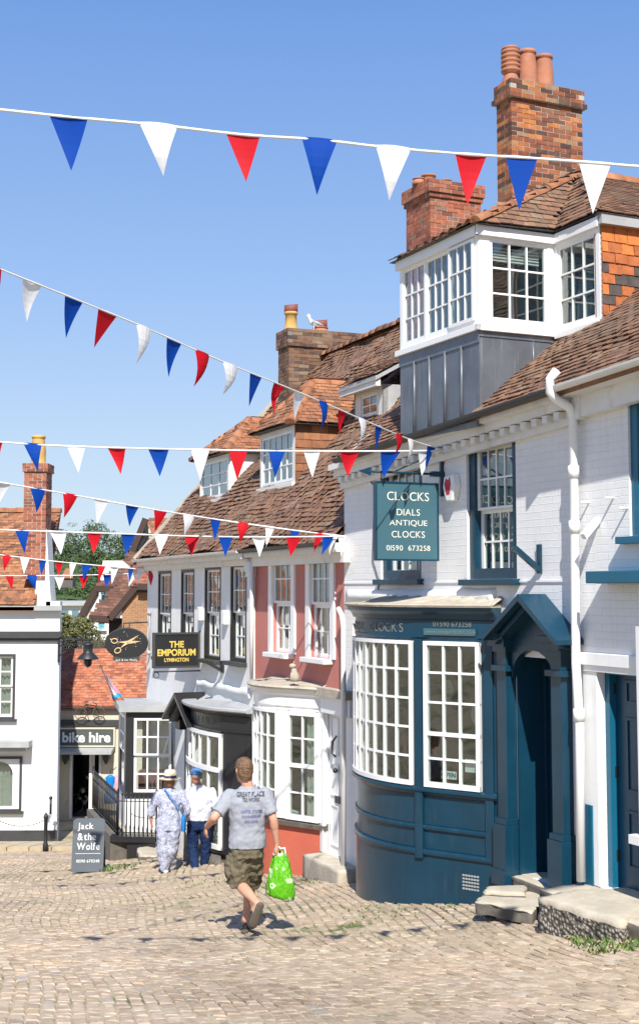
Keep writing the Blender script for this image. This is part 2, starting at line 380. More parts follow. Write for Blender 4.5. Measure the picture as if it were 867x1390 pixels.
def tiles(mb, pts, tw=.165, gauge=.1, jit=1, thick=.013, poly=None, sag=.0, seed=0, m=0, skip=None):
    """pts: eaveL, eaveR, ridgeR, ridgeL as seen from outside (world); tiles the polygon (or poly, world points) in that plane"""
    O, A, B, C = pts[0], pts[1], pts[2], pts[-1]
    Ud = (A - O).normalized(); N = (A - O).cross(C - O).normalized()
    if N.z < 0 or abs(N.z) < .1 and False: N = -N
    Vd = N.cross(Ud)
    if (C - O).dot(Vd) < 0: Vd = -Vd; N = -N if False else N
    pl = [((p - O).dot(Ud), (p - O).dot(Vd)) for p in (poly or pts)]
    x0, x1 = min(p[0] for p in pl), max(p[0] for p in pl); y0, y1 = min(p[1] for p in pl), max(p[1] for p in pl)
    rows = int((y1 - y0) / gauge) + 1
    for r in range(rows):
        yy = y0 + r * gauge; x = x0 - tw * (.5 if r % 2 else 0)
        while x < x1:
            xc, yc = x + tw / 2, yy + gauge / 2
            if inside(pl, xc, yc) and not (skip and skip(O + Ud * xc + Vd * yc)):
                sg = sag * noise.noise(V((xc * .55 + seed, yc * .8, seed))) + sag * .35 * noise.noise(V((xc * 2.3 + seed, yc * 3.1, 3)))
                dy = U(-.007, .007) * jit; dl = U(0, .007) * jit; h0 = .023 + dl; h1 = .006 + U(0, .004); tl = U(-.005, .005) * jit; w = tw - .004
                xa, xb = max(x, x0) + .003, min(x + w, x1); ya, yb = yy + dy, yy + gauge * 1.75
                if xb - xa > .03:
                    q = lambda a, b, h: O + Ud * a + Vd * b + N * (h + sg)
                    b0 = len(mb.v)
                    mb.v.extend([q(xa, ya, h0 + tl), q(xb, ya, h0 - tl), q(xb, yb, h1), q(xa, yb, h1), q(xa, ya, h0 + tl - thick), q(xb, ya, h0 - tl - thick)])
                    for f in ((0, 1, 2, 3), (4, 5, 1, 0), (4, 0, 3), (5, 2, 1)):
                        mb.f.append(tuple(b0 + i for i in f)); mb.m.append(m); mb.sm.append(False)
            x += tw
    return Ud, Vd, N
def ridge(mb, p, q, r=.1, step=.3, up=V((0, 0, 1)), m=0):
    d = q - p; n = max(1, int(d.length / step)); x = d.cross(up).normalized(); y = x.cross(d).normalized()
    for i in range(n):
        a = p + d * (i / n); b = p + d * ((i + 1.04) / n); o = y * U(-.008, .008); rr = r * U(.95, 1.05)
        ring = []
        for c, s in ((a, 1.0), (b, .96)): ring.append([c + o + x * cos(t) * rr * s + y * (sin(t) * rr * s - .03) for t in [pi * j / 7 for j in range(8)]])
        b0 = len(mb.v); mb.v.extend(ring[0] + ring[1])
        for j in range(7): mb.f.append((b0 + j, b0 + j + 1, b0 + 8 + j + 1, b0 + 8 + j)); mb.m.append(m); mb.sm.append(True)
        mb.f.append(tuple(b0 + j for j in range(8))); mb.m.append(m); mb.sm.append(False)
        mb.f.append(tuple(b0 + 8 + j for j in range(8))[::-1]); mb.m.append(m); mb.sm.append(False)
def bricks(mb, fr, a0, a1, n0, n1, z0, z1, L_=.215, H=.075, W=.1, m=0, rough=1):
    """a stack whose four faces are laid brick by brick over a mortar core (build core separately)"""
    rows = int(round((z1 - z0) / H)); H = (z1 - z0) / rows
    def run(x0, x1, off):
        out = []; x = x0 - off
        while x < x1 - .01:
            a, b = max(x, x0), min(x + L_, x1)
            if b - a > .03: out.append((a, b))
            x += L_ + .01
        return out
    for r in range(rows):
        za, zb = z0 + r * H + .005, z0 + (r + 1) * H - .005; e = r % 2
        for side in range(4):
            if side < 2:
                y0, y1 = (n0, n0 + W) if side == 0 else (n1 - W, n1); xa, xb = (a0, a1) if e else (a0 + W + .01, a1 - W - .01)
                for a, b in run(xa, xb, 0):
                    j = U(-.003, .003) * rough; mb.box(a + .002, b - .002, y0 + j, y1 + j, za, zb, m)
            else:
                x0, x1 = (a0, a0 + W) if side == 2 else (a1 - W, a1); ya, yb = (n0 + W + .01, n1 - W - .01) if e else (n0, n1)
                for a, b in run(ya, yb, 0):
                    j = U(-.004, .004) * rough; mb.box(x0 + j, x1 + j, a, b, za, zb, m)
def chimney(par, fr, a0, a1, n0, n1, z0, z1, bm, mm, bands=(), name='chimney'):
    core = MB(fr); core.box(a0 + .005, a1 - .005, n0 + .005, n1 - .005, z0, z1 - .01)
    mb = MB(fr); bricks(mb, fr, a0, a1, n0, n1, z0, z1)
    for (za, zb, out) in bands:
        bricks(mb, fr, a0 - out, a1 + out, n0 - out, n1 + out, za, zb); core.box(a0 - out + .005, a1 + out - .005, n0 - out + .005, n1 + out - .005, za + .004, zb - .004)
    b = len(mb.v); mb.v += core.v; mb.f += [tuple(i + b for i in f) for f in core.f]; mb.m += [1] * len(core.f); mb.sm += [False] * len(core.f)
    return mb.build(name, [bm, mm], par)
def pot(par, p, r, h, mt, kind='plain'):
    mb = MB()
    if kind == 'plain': pr = [(r * .95, 0), (r * 1.02, .04), (r * .98, .06), (r * 1.0, h * .45), (r * .82, h * .86), (r * .8, h * .9), (r * .93, h * .92), (r * .93, h), (r * .74, h), (r * .7, h * .7)]
    elif kind == 'louvre':
        pr = [(r * .95, 0), (r, .04), (r * .7, h * .25), (r * .7, h * .3)]
        for i in range(5): z = h * (.34 + i * .12); pr += [(r * 1.0, z), (r * 1.03, z + .035), (r * .78, z + .06)]
        pr += [(r * 1.0, h * .93), (r * .8, h * .99), (r * .25, h)]
    else: pr = [(r * 1.15, 0), (r * 1.15, .05), (r, .08), (r * .9, h * .85), (r * 1.1, h * .88), (r * 1.1, h), (r * .8, h)]
    mb.lathe(p, pr, 20); return mb.build('chimney_pot', mt, par)

class Path:
    def __init__(s, start, head, segs, step=.05):   # head: degrees left of +Y; segs (length, turn to the right in degrees)
        p = V((start[0], start[1], 0)); h = radians(head); s.p = [p.copy()]; s.h = [h]; s.l = [0]
        for L_, t in segs:
            k = max(1, int(round(L_ / step))); dt = radians(t) / k; dl = L_ / k
            for i in range(k):
                h -= dt / 2; p = p + V((-sin(h), cos(h), 0)) * dl; h -= dt / 2
                s.p.append(p.copy()); s.h.append(h); s.l.append(s.l[-1] + dl)
    def at(s, l):
        l = max(0, min(l, s.l[-1])); i = 0
        while i < len(s.l) - 2 and s.l[i + 1] < l: i += 1
        f = (l - s.l[i]) / (s.l[i + 1] - s.l[i]); p = s.p[i].lerp(s.p[i + 1], f); h = s.h[i] + (s.h[i + 1] - s.h[i]) * f
        return p, V((-cos(h), -sin(h), 0))
    def sub(s, a, b, step=.05):
        k = max(1, int(math.ceil((b - a) / step - 1e-6))); return [s.at(a + (b - a) * i / k) for i in range(k + 1)]
    def find(s, u, zv=0):
        best = None
        for i in range(int(s.l[-1] / .005)):
            p, n = s.at(i * .005); x = proj(V((p.x, p.y, zv)))[0]
            if x <= u: return i * .005
            if best is None or x < best[0]: best = (x, i * .005)
        return best[1]
def sheet(path, mb, z0, z1, off0=0, th=.04, m=0, sm=True):
    mb.sweep(path, [(off0, z0), (off0, z1), (off0 - th, z1), (off0 - th, z0)], m, sm=False)
def bay_window(par, path, a, b, z0, z1, nx, zs, off=.0, fw=.05, bar=.024, mt=None, rail=None, name='bow_window', curtain=None):
    """glazed length a..b of a bow; nx panes, horizontal bars at heights zs; rail = height of a thick meeting rail"""
    mt = mt or M['white']; mb = MB(); sp = path.sub(a, b)
    R_ = lambda zz, h, o0, o1: mb.sweep(sp, [(o0, zz - h / 2), (o0, zz + h / 2), (o1, zz + h / 2), (o1, zz - h / 2)])
    R_(z0 + fw * .6, fw * 1.2, off + .03, off - .03); R_(z1 - fw / 2, fw, off + .03, off - .03)
    for z in zs: R_(z, bar, off + .012, off - .022)
    if rail: R_(rail, fw * .9, off + .028, off - .028)
    def post(l, w, o):
        p, n = path.at(l); t = V((-n.y, n.x, 0)) * -1
        q = [p + n * (off + o) - t * w / 2, p + n * (off + o) + t * w / 2, p + n * (off - o) + t * w / 2, p + n * (off - o) - t * w / 2]
        mb.hexa([V((c.x, c.y, z0)) for c in q] + [V((c.x, c.y, z1)) for c in q])
    post(a + fw / 2, fw, .033); post(b - fw / 2, fw, .033)
    for i in range(1, nx): post(a + fw + (b - a - 2 * fw) * i / nx, bar, .02)
    w = mb.build(name, mt, par)
    g = MB(); g.sweep(sp, [(off - .003, z0), (off - .003, z1), (off - .007, z1), (off - .007, z0)], sm=False); g.build('pane', M['glass'], w)
    if curtain:
        c = MB()
        for (u0, u1) in curtain:
            q = path.sub(a + (b - a) * u0, a + (b - a) * u1, .02); q = [(p, n) for p, n in q]; pts = [p - n * (.075 + .02 * sin(i * 1.4) + .01 * sin(i * .5)) for i, (p, n) in enumerate(q)]
            for i in range(len(pts) - 1): c.face([V((pts[i].x, pts[i].y, z0 + .03)), V((pts[i + 1].x, pts[i + 1].y, z0 + .03)), V((pts[i + 1].x, pts[i + 1].y, z1)), V((pts[i].x, pts[i].y, z1))])
        c.build('curtain', M['curtain'], w)
    return w
def pilaster(mb, path, l, w, z0, z1, o=.05, depth=.12):
    p, n = path.at(l); t = V((n.y, -n.x, 0))
    q = [p + n * o - t * w / 2, p + n * o + t * w / 2, p - n * depth + t * w / 2, p - n * depth - t * w / 2]
    mb.hexa([V((c.x, c.y, z0)) for c in q] + [V((c.x, c.y, z1)) for c in q])
def text(s, size, par, origin, right, up, mt, ext=.004, align='CENTER', name='lettering', bold=0, sx=1.0, spacing=1.0, shear=0, fit=None):
    cu = bpy.data.curves.new('lettering', 'FONT'); cu.body = s; cu.size = size; cu.align_x = align; cu.align_y = 'CENTER'; cu.extrude = ext / 2; cu.offset = bold; cu.space_character = spacing; cu.shear = shear; cu.resolution_u = 4
    to = bpy.data.objects.new('t', cu); COL.objects.link(to)
    bpy.context.view_layer.update()
    me = bpy.data.meshes.new_from_object(to.evaluated_get(bpy.context.evaluated_depsgraph_get()))
    bpy.data.objects.remove(to); bpy.data.curves.remove(cu)
    if fit:
        xs_ = [v.co.x for v in me.vertices]; ys_ = [v.co.y for v in me.vertices]; fx = fit[0] / (max(xs_) - min(xs_)); fy = fit[1] / (max(ys_) - min(ys_)); cx_, cy_ = (max(xs_) + min(xs_)) / 2, (max(ys_) + min(ys_)) / 2
        for v_ in me.vertices: v_.co.x = (v_.co.x - cx_) * fx; v_.co.y = (v_.co.y - cy_) * fy
    r = V(right).normalized(); u = V(up).normalized(); n = r.cross(u)
    T = Matrix((( r.x * sx, u.x, n.x, origin.x), (r.y * sx, u.y, n.y, origin.y), (r.z * sx, u.z, n.z, origin.z), (0, 0, 0, 1)))
    me.transform(wmat(par).inverted() @ T); me.materials.clear(); me.materials.append(mt); me.name = name
    o = bpy.data.objects.new(name, me); COL.objects.link(o); o.parent = par
    return o
def downpipe(par, pts, r, mt, name='downpipe', brackets=(), m2=None):
    mb = MB(); mb.tube(pts, r, 12)
    for z in brackets:
        for i in range(len(pts) - 1):
            a, b = pts[i], pts[i + 1]
            if min(a.z, b.z) <= z <= max(a.z, b.z) and abs(a.z - b.z) > .1:
                c = a.lerp(b, (z - a.z) / (b.z - a.z)); mb.tube([c - V((0, 0, .06)), c + V((0, 0, .06))], r * 1.25, 12); break
    return mb.build(name, mt, par)

# ------------------------------------------------------------------ the ground
def gz(X, Y):
    if Y < -25: b = 3.5
    elif Y <= 33: b = -.14 * Y
    elif Y < 45: b = -4.62 - (Y - 33) * .05
    else: b = -5.22
    if 5 < Y < 30:
        d = -((X - FA.o.x) * FA.n.x + (Y - FA.o.y) * FA.n.y) if Y < 17.9 else -((X - FB.o.x) * FB.n.x + (Y - FB.o.y) * FB.n.y)
        d = max(0, d); k = min(1, (30 - Y) / 6); b += .28 * math.exp(-(d / 1.6) ** 2) * k
    return b

SER = dict(L='bl tl br', I='bc tc', K='bl tl tr br', D='bl tl', A='bl br', N='bl tl tr', T='bc', U='tl tr', E='bl tl', J='tr', W='tl tr', a='br', h='tl bl br', k='tl bl br', l='tc bc', f='bl', o='', c='', e='', t='')
def serif_text(s, par, origin, right, up, mt, fit, bold=.004, ext=.003, name='lettering', sw=.16, st=.05):
    """lettering with bracket serifs, fitted to width and height"""
    parts = []; x = 0; r = V(right).normalized(); u = V(up).normalized(); n = r.cross(u); vs_, fs_ = [], []
    for ch in s:
        if ch == ' ': x += .32; continue
        cu = bpy.data.curves.new('g', 'FONT'); cu.body = ch; cu.size = 1; cu.offset = bold; cu.extrude = .5; cu.resolution_u = 4
        to = bpy.data.objects.new('g', cu); COL.objects.link(to); bpy.context.view_layer.update()
        me = bpy.data.meshes.new_from_object(to.evaluated_get(bpy.context.evaluated_depsgraph_get())); bpy.data.objects.remove(to); bpy.data.curves.remove(cu)
        xs_ = [v.co.x for v in me.vertices]; ys_ = [v.co.y for v in me.vertices]; x0, x1, y0, y1 = min(xs_), max(xs_), min(ys_), max(ys_)
        b = len(vs_); vs_ += [V((v.co.x - x0 + x, v.co.y, v.co.z)) for v in me.vertices]; fs_ += [tuple(b + i for i in p.vertices) for p in me.polygons]
        for k in SER.get(ch, '').split():
            cy = y0 + st / 2 if k[0] == 'b' else y1 - st / 2; cx = {'l': .045, 'r': x1 - x0 - .045, 'c': (x1 - x0) / 2}[k[1]]
            if ch == 'D' or ch == 'E' or ch == 'L' and k != 'br': cx = .035
            if ch == 'L' and k == 'br': 
                b = len(vs_); q = [(x + x1 - x0 - .05, y0), (x + x1 - x0, y0), (x + x1 - x0, y0 + .15), (x + x1 - x0 - .05, y0 + .08)]
            else: b = len(vs_); q = [(x + cx - sw / 2, cy - st / 2), (x + cx + sw / 2, cy - st / 2), (x + cx + sw / 2, cy + st / 2), (x + cx - sw / 2, cy + st / 2)]
            vs_ += [V((a_, b_, .5)) for a_, b_ in q]; fs_.append((b, b + 1, b + 2, b + 3))
        x += x1 - x0 + .13
        bpy.data.meshes.remove(me)
    xs_ = [v.x for v in vs_]; ys_ = [v.y for v in vs_]; fx = fit[0] / (max(xs_) - min(xs_)); fy = fit[1] / (max(ys_) - min(ys_)); cx, cy = (max(xs_) + min(xs_)) / 2, (max(ys_) + min(ys_)) / 2
    inv = wmat(par).inverted(); me = bpy.data.meshes.new(name)
    me.from_pydata([inv @ (V(origin) + r * (v.x - cx) * fx + u * (v.y - cy) * fy + n * v.z * ext) for v in vs_], [], fs_); me.materials.append(mt)
    o = bpy.data.objects.new(name, me); COL.objects.link(o); o.parent = par; return o
def strip(par, fr, s0, s1, z0, z1, th, mt, name='flashing', amp=.03, k=40, seed=0):
    """one irregular mortar strip on a wall"""
    mb = MB(fr); f = lambda i, o: noise.noise(V((i * .17, o * .7, seed + .3)))
    rows = [[(s0 + (s1 - s0) * i / k, -.001, z1 + amp * f(i, 9)) , (s0 + (s1 - s0) * i / k, -th * (.75 + .4 * f(i, 3)), z1 - .03 + amp * f(i, 9)), (s0 + (s1 - s0) * i / k, -th * (1.1 + .5 * f(i, 5)), z0 + amp * .4 * f(i, 1)), (s0 + (s1 - s0) * i / k, -.001, z0 - .01)] for i in range(k + 1)]
    b = len(mb.v)
    for r_ in rows: mb.v.extend(fr.w(*q) for q in r_)
    for i in range(k):
        for j in range(3): a = b + i * 4 + j; mb.f.append((a, a + 1, a + 5, a + 4)); mb.m.append(0); mb.sm.append(True)
    mb.f.append((b, b + 1, b + 2, b + 3)); mb.f.append((b + k * 4, b + k * 4 + 1, b + k * 4 + 2, b + k * 4 + 3)); mb.m += [0, 0]; mb.sm += [False, False]
    return mb.build(name, mt, par)
# ================================================================== CLOCK SHOP (frame FA)
def sA(u, v, n=0): return FA.sz(u, v, n)[0]
def zA(u, v, n=0): return FA.sz(u, v, n)[1]
S0E = .42
_g1, _g2 = FA.sz(648, 560, -.31), FA.sz(860, 490, -.31); EK = (_g2[1] - _g1[1]) / (_g2[0] - _g1[0]); E0 = _g1[1] - EK * _g1[0]; print('eave', E0, EK)
eL, eR = FA.w(S0E, -.28, E0 + S0E * EK), FA.w(9.5, -.28, E0 + 9.5 * EK)
SPL = sA(790, 900)                                      # party line with the neighbour
clock = thing('shop_building', 'white painted brick clock shop with dark teal bowed shopfront and big white roof dormer', 'building', FA.w(0, 0, -2.3), FA.ang())
pA = Path((1.9, 14.3), 53.5, [(.965, 0), (1.95, 66), (.55, 62)], .05)
lP1a, lP1b = pA.find(577), pA.find(562)
print('path A', pA.find(653), lP1a, lP1b, pA.find(476), pA.l[-1], [round(x, 2) for x in FA.loc(pA.p[-1])])
w1 = (sA(516, 700), sA(571, 700), zA(545, 786), zA(545, 624)); w2 = (sA(633, 690), sA(700, 690), zA(665, 786), zA(665, 590))
dr = (sA(704, 1000), sA(761, 1000), zA(722, 1192), zA(730, 893))
bay_op = (.25, FA.loc(pA.p[0])[0] - .15, -1.2, 1.15)
wm = MB(FA); wall_open(wm, 0, SPL, -2.6, E0 + .02, [w1, w2, dr, bay_op])
wm.build('wall', M['white_brick'], clock)
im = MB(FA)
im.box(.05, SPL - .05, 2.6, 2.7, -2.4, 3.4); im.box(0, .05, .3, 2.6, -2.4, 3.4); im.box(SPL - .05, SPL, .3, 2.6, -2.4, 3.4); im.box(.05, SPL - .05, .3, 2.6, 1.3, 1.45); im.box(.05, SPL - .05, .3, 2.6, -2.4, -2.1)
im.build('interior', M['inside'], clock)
# string course line of old bricks, corner edge
tr = MB(FA); tr.box(.02, SPL - .08, -.012, 0, zA(500, 787) - .05, zA(500, 787) - .03); tr.build('string_course', M['white_render'], clock)
sash(clock, FA, *w1, 4, 4, n=.07, curtain=[(.05, .95)], surround=M['teal'], sill=M['teal'], sw=.11)  # added curtain, pales the glass in place of street reflections
sash(clock, FA, *w2, 4, 4, n=.07, surround=M['teal'], sill=M['teal'], sw=.12, blind=.0, curtain=[(.55, .97)])  # half curtain added likewise, for the lighter look of reflecting panes
# eaves: fascia, dentils, gutter following the slightly sloping eave
def eaveA(mb, n0, n1, d0, d1, sa=0, sb=SPL):
    w = FA.w; z = lambda s: E0 + s * EK
    mb.hexa([w(sa, n0, z(sa) + d0), w(sb, n0, z(sb) + d0), w(sb, n1, z(sb) + d0), w(sa, n1, z(sa) + d0), w(sa, n0, z(sa) + d1), w(sb, n0, z(sb) + d1), w(sb, n1, z(sb) + d1), w(sa, n1, z(sa) + d1)])
ev = MB(FA); eaveA(ev, -.24, -.02, -.10, -.02); eaveA(ev, -.16, 0, -.19, -.10); eaveA(ev, -.06, 0, -.34, -.19)
s = .1
while s < SPL - .1:
    z = E0 + s * EK; ev.box(s, s + .09, -.14, -.05, z - .27, z - .195); s += .2
ev.build('cornice', M['white_old'], clock)
def gutter(par, fr, s0, s1, z0, z1, n, mt, r=.055):
    mb = MB(fr); k = 10; pa = [fr.w(s0 + (s1 - s0) * i / k, n, z0 + (z1 - z0) * i / k) for i in range(k + 1)]
    pr = [(cos(pi + pi * j / 8) * r, sin(pi + pi * j / 8) * r) for j in range(9)] + [(cos(pi * 2 - pi * j / 8) * (r - .008), sin(pi * 2 - pi * j / 8) * (r - .008)) for j in range(9)]
    mb.sweep([(p, -fr.n) for p in pa], [], 0) if False else None
    b = len(mb.v)
    for p in pa:
        for x, z in pr: mb.v.append(p + fr.n * x + V((0, 0, z)))
    K = len(pr)
    for i in range(k):
        for j in range(K):
            a = b + i * K + j; c = b + i * K + (j + 1) % K; mb.f.append((a, c, c + K, a + K)); mb.m.append(0); mb.sm.append(False)
    return mb.build('gutter', mt, par)
gutter(clock, FA, .38, SPL, E0 + .38 * EK, E0 + SPL * EK, -.31, M['charcoal'])
# ---- roof
tanA = .83; rn = 5.0
rR = FA.w(9.5, rn, E0 + 9.5 * EK + (rn + .28) * tanA); rL = FA.w(S0E, rn, E0 + S0E * EK + (rn + .28) * tanA)
nF = -.21; sp3 = FA.sz(543, 500, nF)[0]; sq3 = FA.sz(650, 500, nF)[0]       # dormer along the front
NC = FA.nz(752, 380, sq3)[0]                                                # where the side wing starts
sW = FA.sz(813, 350, NC)[0]
zb = E0 + EK * 2.2 + .02; zt = FA.sz(650, 310, nF)[1]; zs = FA.sz(650, 440, nF)[1]
print('dormer', sp3, sq3, sW, zb, zt, zs, 'door', dr, 'w2', w2, 'SPL', SPL)
def in_dormer(p):
    s_, n_, z_ = FA.loc(p)
    return (sp3 + .05 < s_ < sq3 - .03 and n_ < 4.4) or (sq3 - .05 < s_ < sW - .03 and NC + .03 < n_ < 4.0)
rf = MB(FA); tiles(rf, [eL, eR, rR, rL], gauge=.088, tw=.16, sag=.06, seed=2, skip=lambda p: in_dormer(p))
roofA = rf.build('roof', M['tile'], clock, fixn=False)
bs = MB(); nn_ = (eR - eL).cross(rL - eL).normalized(); bs.slab([p - nn_ * .035 for p in (eL, eR, rR, rL)], -nn_ * .08); bs.slab([rL - nn_ * .035, rR - nn_ * .035, rR + FA.n * 5 - V((0, 0, 4)), rL + FA.n * 5 - V((0, 0, 4))], -V((0, 0, .1))); 
bs.build('roof_boarding', M['tile'], roofA)
gb = MB(FA); gb.prism([(0, 0)], 0, 0) if False else None
g1 = FA.side(0.02, 0); gw = MB(g1); gw.prism([(0, 3.2), (rn, 3.2), (rn, E0 + rn * tanA + .1), (0, E0 + .1)], 0, .2); gw.build('gable_wall', M['white_render'], clock)
rg = MB(); ridge(rg, rL, rR, .12); rg.build('ridge_tiles', M['ridge'], roofA)
# ---- big dormer: lead base, glazed upper stage
dm = MB(FA)
zlow = zb + .0
dm.box(sp3, sq3, nF, .25, zb - .04, zs - .03); dm.box(sp3, sp3 + .1, .25, 3.2, zb, zs - .03); dm.box(sq3 - .1, sq3, .25, NC + .1, zb, zs - .03)
dm.box(sq3, sW - .02, NC + .02, NC + .12, zb + .7, zs - .03)
for i in range(1, 5):                                    # standing lead rolls
    x = sp3 + (sq3 - sp3) * i / 5; dm.tube([FA.w(x, nF - .008, zb - .05), FA.w(x, nF - .008, zs - .18)], .018, 8)
dm.box(sp3 - .01, sq3 + .012, nF - .012, nF, zs - .2, zs - .03); dm.box(sq3, sq3 + .012, nF, NC, zs - .13, zs - .03)
dm.tube([FA.w(sq3 + .006, NC * .62, zb + .5), FA.w(sq3 + .006, NC * .62, zs - .14)], .015, 8)
dm.box(sp3 - .03, sq3 + .03, nF - .06, nF, zb - .06, zb - .0)
dorm = dm.build('dormer', M['lead'], clock)
KF = FA.side(sq3, 0)                                     # cheek of the main box, faces the camera
KW = FA.side(sW, 0)
def dwall(mb, fr, a, b, c, d, ops, n, th=.06): wall_open(mb, a, b, c, d, ops, n, th)
wf = MB(FA); cas = []
fz0, fz1 = zs + .02, zt - .09
W3 = (sq3 - sp3 - .2) / 3
fo = [(sp3 + .07 + i * (W3 + .03), sp3 + .07 + i * (W3 + .03) + W3, fz0 + .04, fz1) for i in range(3)]
dwall(wf, FA, sp3, sq3, zs - .03, zt, fo, nF - .0)
wf.fr = KF; so = (nF + .15, NC - .09, fz0 + .04, fz1); dwall(wf, KF, nF + .06, NC + .03, zs - .03, zt, [so], 0 - .001)
wf.fr = FA; wo = (sq3 + .06, sW - .07, fz0 + .0, fz1 - .03); dwall(wf, FA, sq3 + .0, sW, zs - .05, zt, [wo], NC)
wf.box(sp3 - .05, sq3 + .05, nF - .05, nF, zs - .07, zs - .0); wf.fr = KF; wf.box(nF - .05, NC, -.05, -.001, zs - .07, zs - .0); wf.fr = FA; wf.box(sq3 + .05, sW + .03, NC - .05, NC, zs - .10, zs - .03)
wf.box(sp3 - .04, sq3 + .04, nF - .045, nF, zt - .07, zt + .04); wf.fr = KF; wf.box(nF - .045, NC + .0, -.045, -.001, zt - .07, zt + .04); wf.fr = FA; wf.box(sq3 + .045, sW + .02, NC - .04, NC, zt - .07, zt + .04)
wf.box(sW - .1, sW, NC + .061, NC + .16, zs - .05, zt)
wf.build('dormer_frame', M['white'], dorm, bevel=.004)
for i, o in enumerate(fo): sash(clock, FA, *o, 3 if i else 3, 3, n=nF + (-.03 if i == 2 else .01), fw=.035, bar=.018, split=False, name='dormer_window')
sash(clock, KF, *so, 3, 3, n=.01, fw=.04, bar=.02, split=False, name='dormer_window', blind=.22)
sash(clock, FA, *wo, 3, 3, n=NC + .01, fw=.04, bar=.02, split=False, name='dormer_window')
dint = MB(FA); dint.box(sp3 + .12, sW - .15, 3.0, 3.1, zb, zt); dint.box(sp3 + .07, sp3 + .12, .1, 3.0, zs, zt); dint.box(sp3 + .12, sW - .15, .1, 3.0, zt - .05, zt - .01) if False else None
dint.box(sp3 + .1, sq3 - .1, .05, 3.0, zs - .1, zs - .04); dint.build('interior', M['inside_light'], dorm)
# tile hung cheek of the side wing
tc = MB(); c0 = KW.w(NC, 0, zs - .9); tiles(tc, [KW.w(NC, 0, zs - 1), KW.w(3.2, 0, zs - 1), KW.w(3.2, 0, zt + .02), KW.w(NC, 0, zt + .02)], poly=[KW.w(NC + .02, 0, zs - 1), KW.w(3.2, 0, zs - 1), KW.w(3.2, 0, zt - .06), KW.w(NC + .02, 0, zt - .06)], tw=.17, gauge=.115)
tco = tc.build('hung_tiles', M['tile_hung'], dorm, fixn=False)
cb = MB(KW); cb.box(NC + .01, 3.6, .0, .1, zs - 1, zt - .02); cb.build('cheek_board', M['tile_hung'], dorm)
fb = MB(KW); fb.box(NC - .03, 3.8, -.09, .02, zt - .05, zt + .07); fb.build('lead_verge', M['lead_light'], dorm)
# dormer roof
ov = .1; zr = zt + 1.02; e = zt + .05
FLp, FRp, Cp, W1p = FA.w(sp3 - ov, nF - ov, e), FA.w(sq3 + ov, nF - ov, e), FA.w(sq3 + ov, NC - .06, e + .02), FA.w(sW + ov, NC - .06, e + .02)
smid = (sp3 + sq3) / 2 + .35; R0 = FA.w(smid, 1.55, zr); R1 = FA.w(smid, 4.9, zr); BL = FA.w(sp3 - ov, 4.9, e); W1b = FA.w(sW + ov, 4.9, e)
dr_ = MB()
tiles(dr_, [FLp, FRp, R0], sag=.05, seed=5, gauge=.082, tw=.16); tiles(dr_, [FRp, Cp, R0], sag=.0, gauge=.082, tw=.16); 
tiles(dr_, [Cp, W1p, R0], gauge=.082, tw=.16); tiles(dr_, [W1p, W1b, R1, R0], gauge=.082, tw=.16)
tiles(dr_, [BL, FLp, R0, R1], gauge=.082, tw=.16)
b2 = MB()
for pl in ([FLp, FRp, R0], [FRp, Cp, R0], [Cp, W1p, R0], [W1p, W1b, R1, R0], [BL, FLp, R0, R1], [FRp, FLp, BL, W1b, W1p, Cp]): b2.face([p - V((0, 0, .012)) for p in pl])
o_ = dr_.build('dormer_roof', M['tile'], dorm, fixn=False)
b2.build('dormer_roof_boarding', M['charcoal'], dorm)
r2 = MB(); ridge(r2, R0, R1, .11); ridge(r2, FRp + V((0, 0, .02)), R0, .07, .22); r2.build('dormer_ridge_tiles', M['ridge'], dorm)
# higher cross roof behind (top right corner of the photograph)
hb = MB(); a_, b_, c_, d_ = FA.w(4.0, 3.0, 6.6), FA.w(9.5, 3.0, 6.9), FA.w(9.5, 6.2, 10.0), FA.w(2.6, 6.2, 9.4)
# ---- chimneys
def chim(uc, Y, v_top, v_bot, wn, ws, vband, par, fr, bm, name_extra=None, z_ext=1.0):
    p = P(uc, v_bot, Y); s_, n_, z0 = fr.loc(p); zt_ = P(uc, v_top, Y).z
    return s_, n_, z0, zt_
s_, n_, z0, z1 = chim(695, 20, 108, 275, 0, 0, 0, None, FA, None)
c1 = chimney(clock, FA, s_ - .42, s_, n_, n_ + 1.33, z0 - 1.4, z1 - .28, M['brick'], M['mortar'], bands=[(z1 - .28, z1 - .20, .06), (z1 - .20, z1 + .02, .03)])
for (u, r, h, kd, mt) in ((706, .15, .62, 'louvre', 'pot'), (736, .155, .61, 'plain', 'pot'), (766, .155, .58, 'plain', 'pot')):
    q = P(u, 105, 20.0); ls, ln, lz = FA.loc(q); pot(c1, FA.w(s_ - .21, ln, z1 + .0), r, h, M[mt], kd)
cm = MB(FA); cm.box(s_ - .38, s_ - .04, n_ + .04, n_ + 1.28, z1 + .02, z1 + .06); cm.build('flaunching', M['mortar_dark'], c1)
s_, n_, z0, z1 = chim(584, 22, 243, 352, 0, 0, 0, None, FA, None)
c2 = chimney(clock, FA, s_ - .85, s_, n_, n_ + 1.0, z0 - 2.5, z1 - .3, M['brick_red'], M['mortar'], bands=[(z1 - .3, z1 - .22, .03), (z1 - .22, z1, .06)])
for (u, r, h) in ((592, .12, .20), (575, .10, .12), (622, .10, .16)):
    q = P(u, 245, 22.0); ls, ln, lz = FA.loc(q); pot(c2, FA.w(s_ - .4, ln + .1, z1 - .0), r, h, M['pot'], 'short')
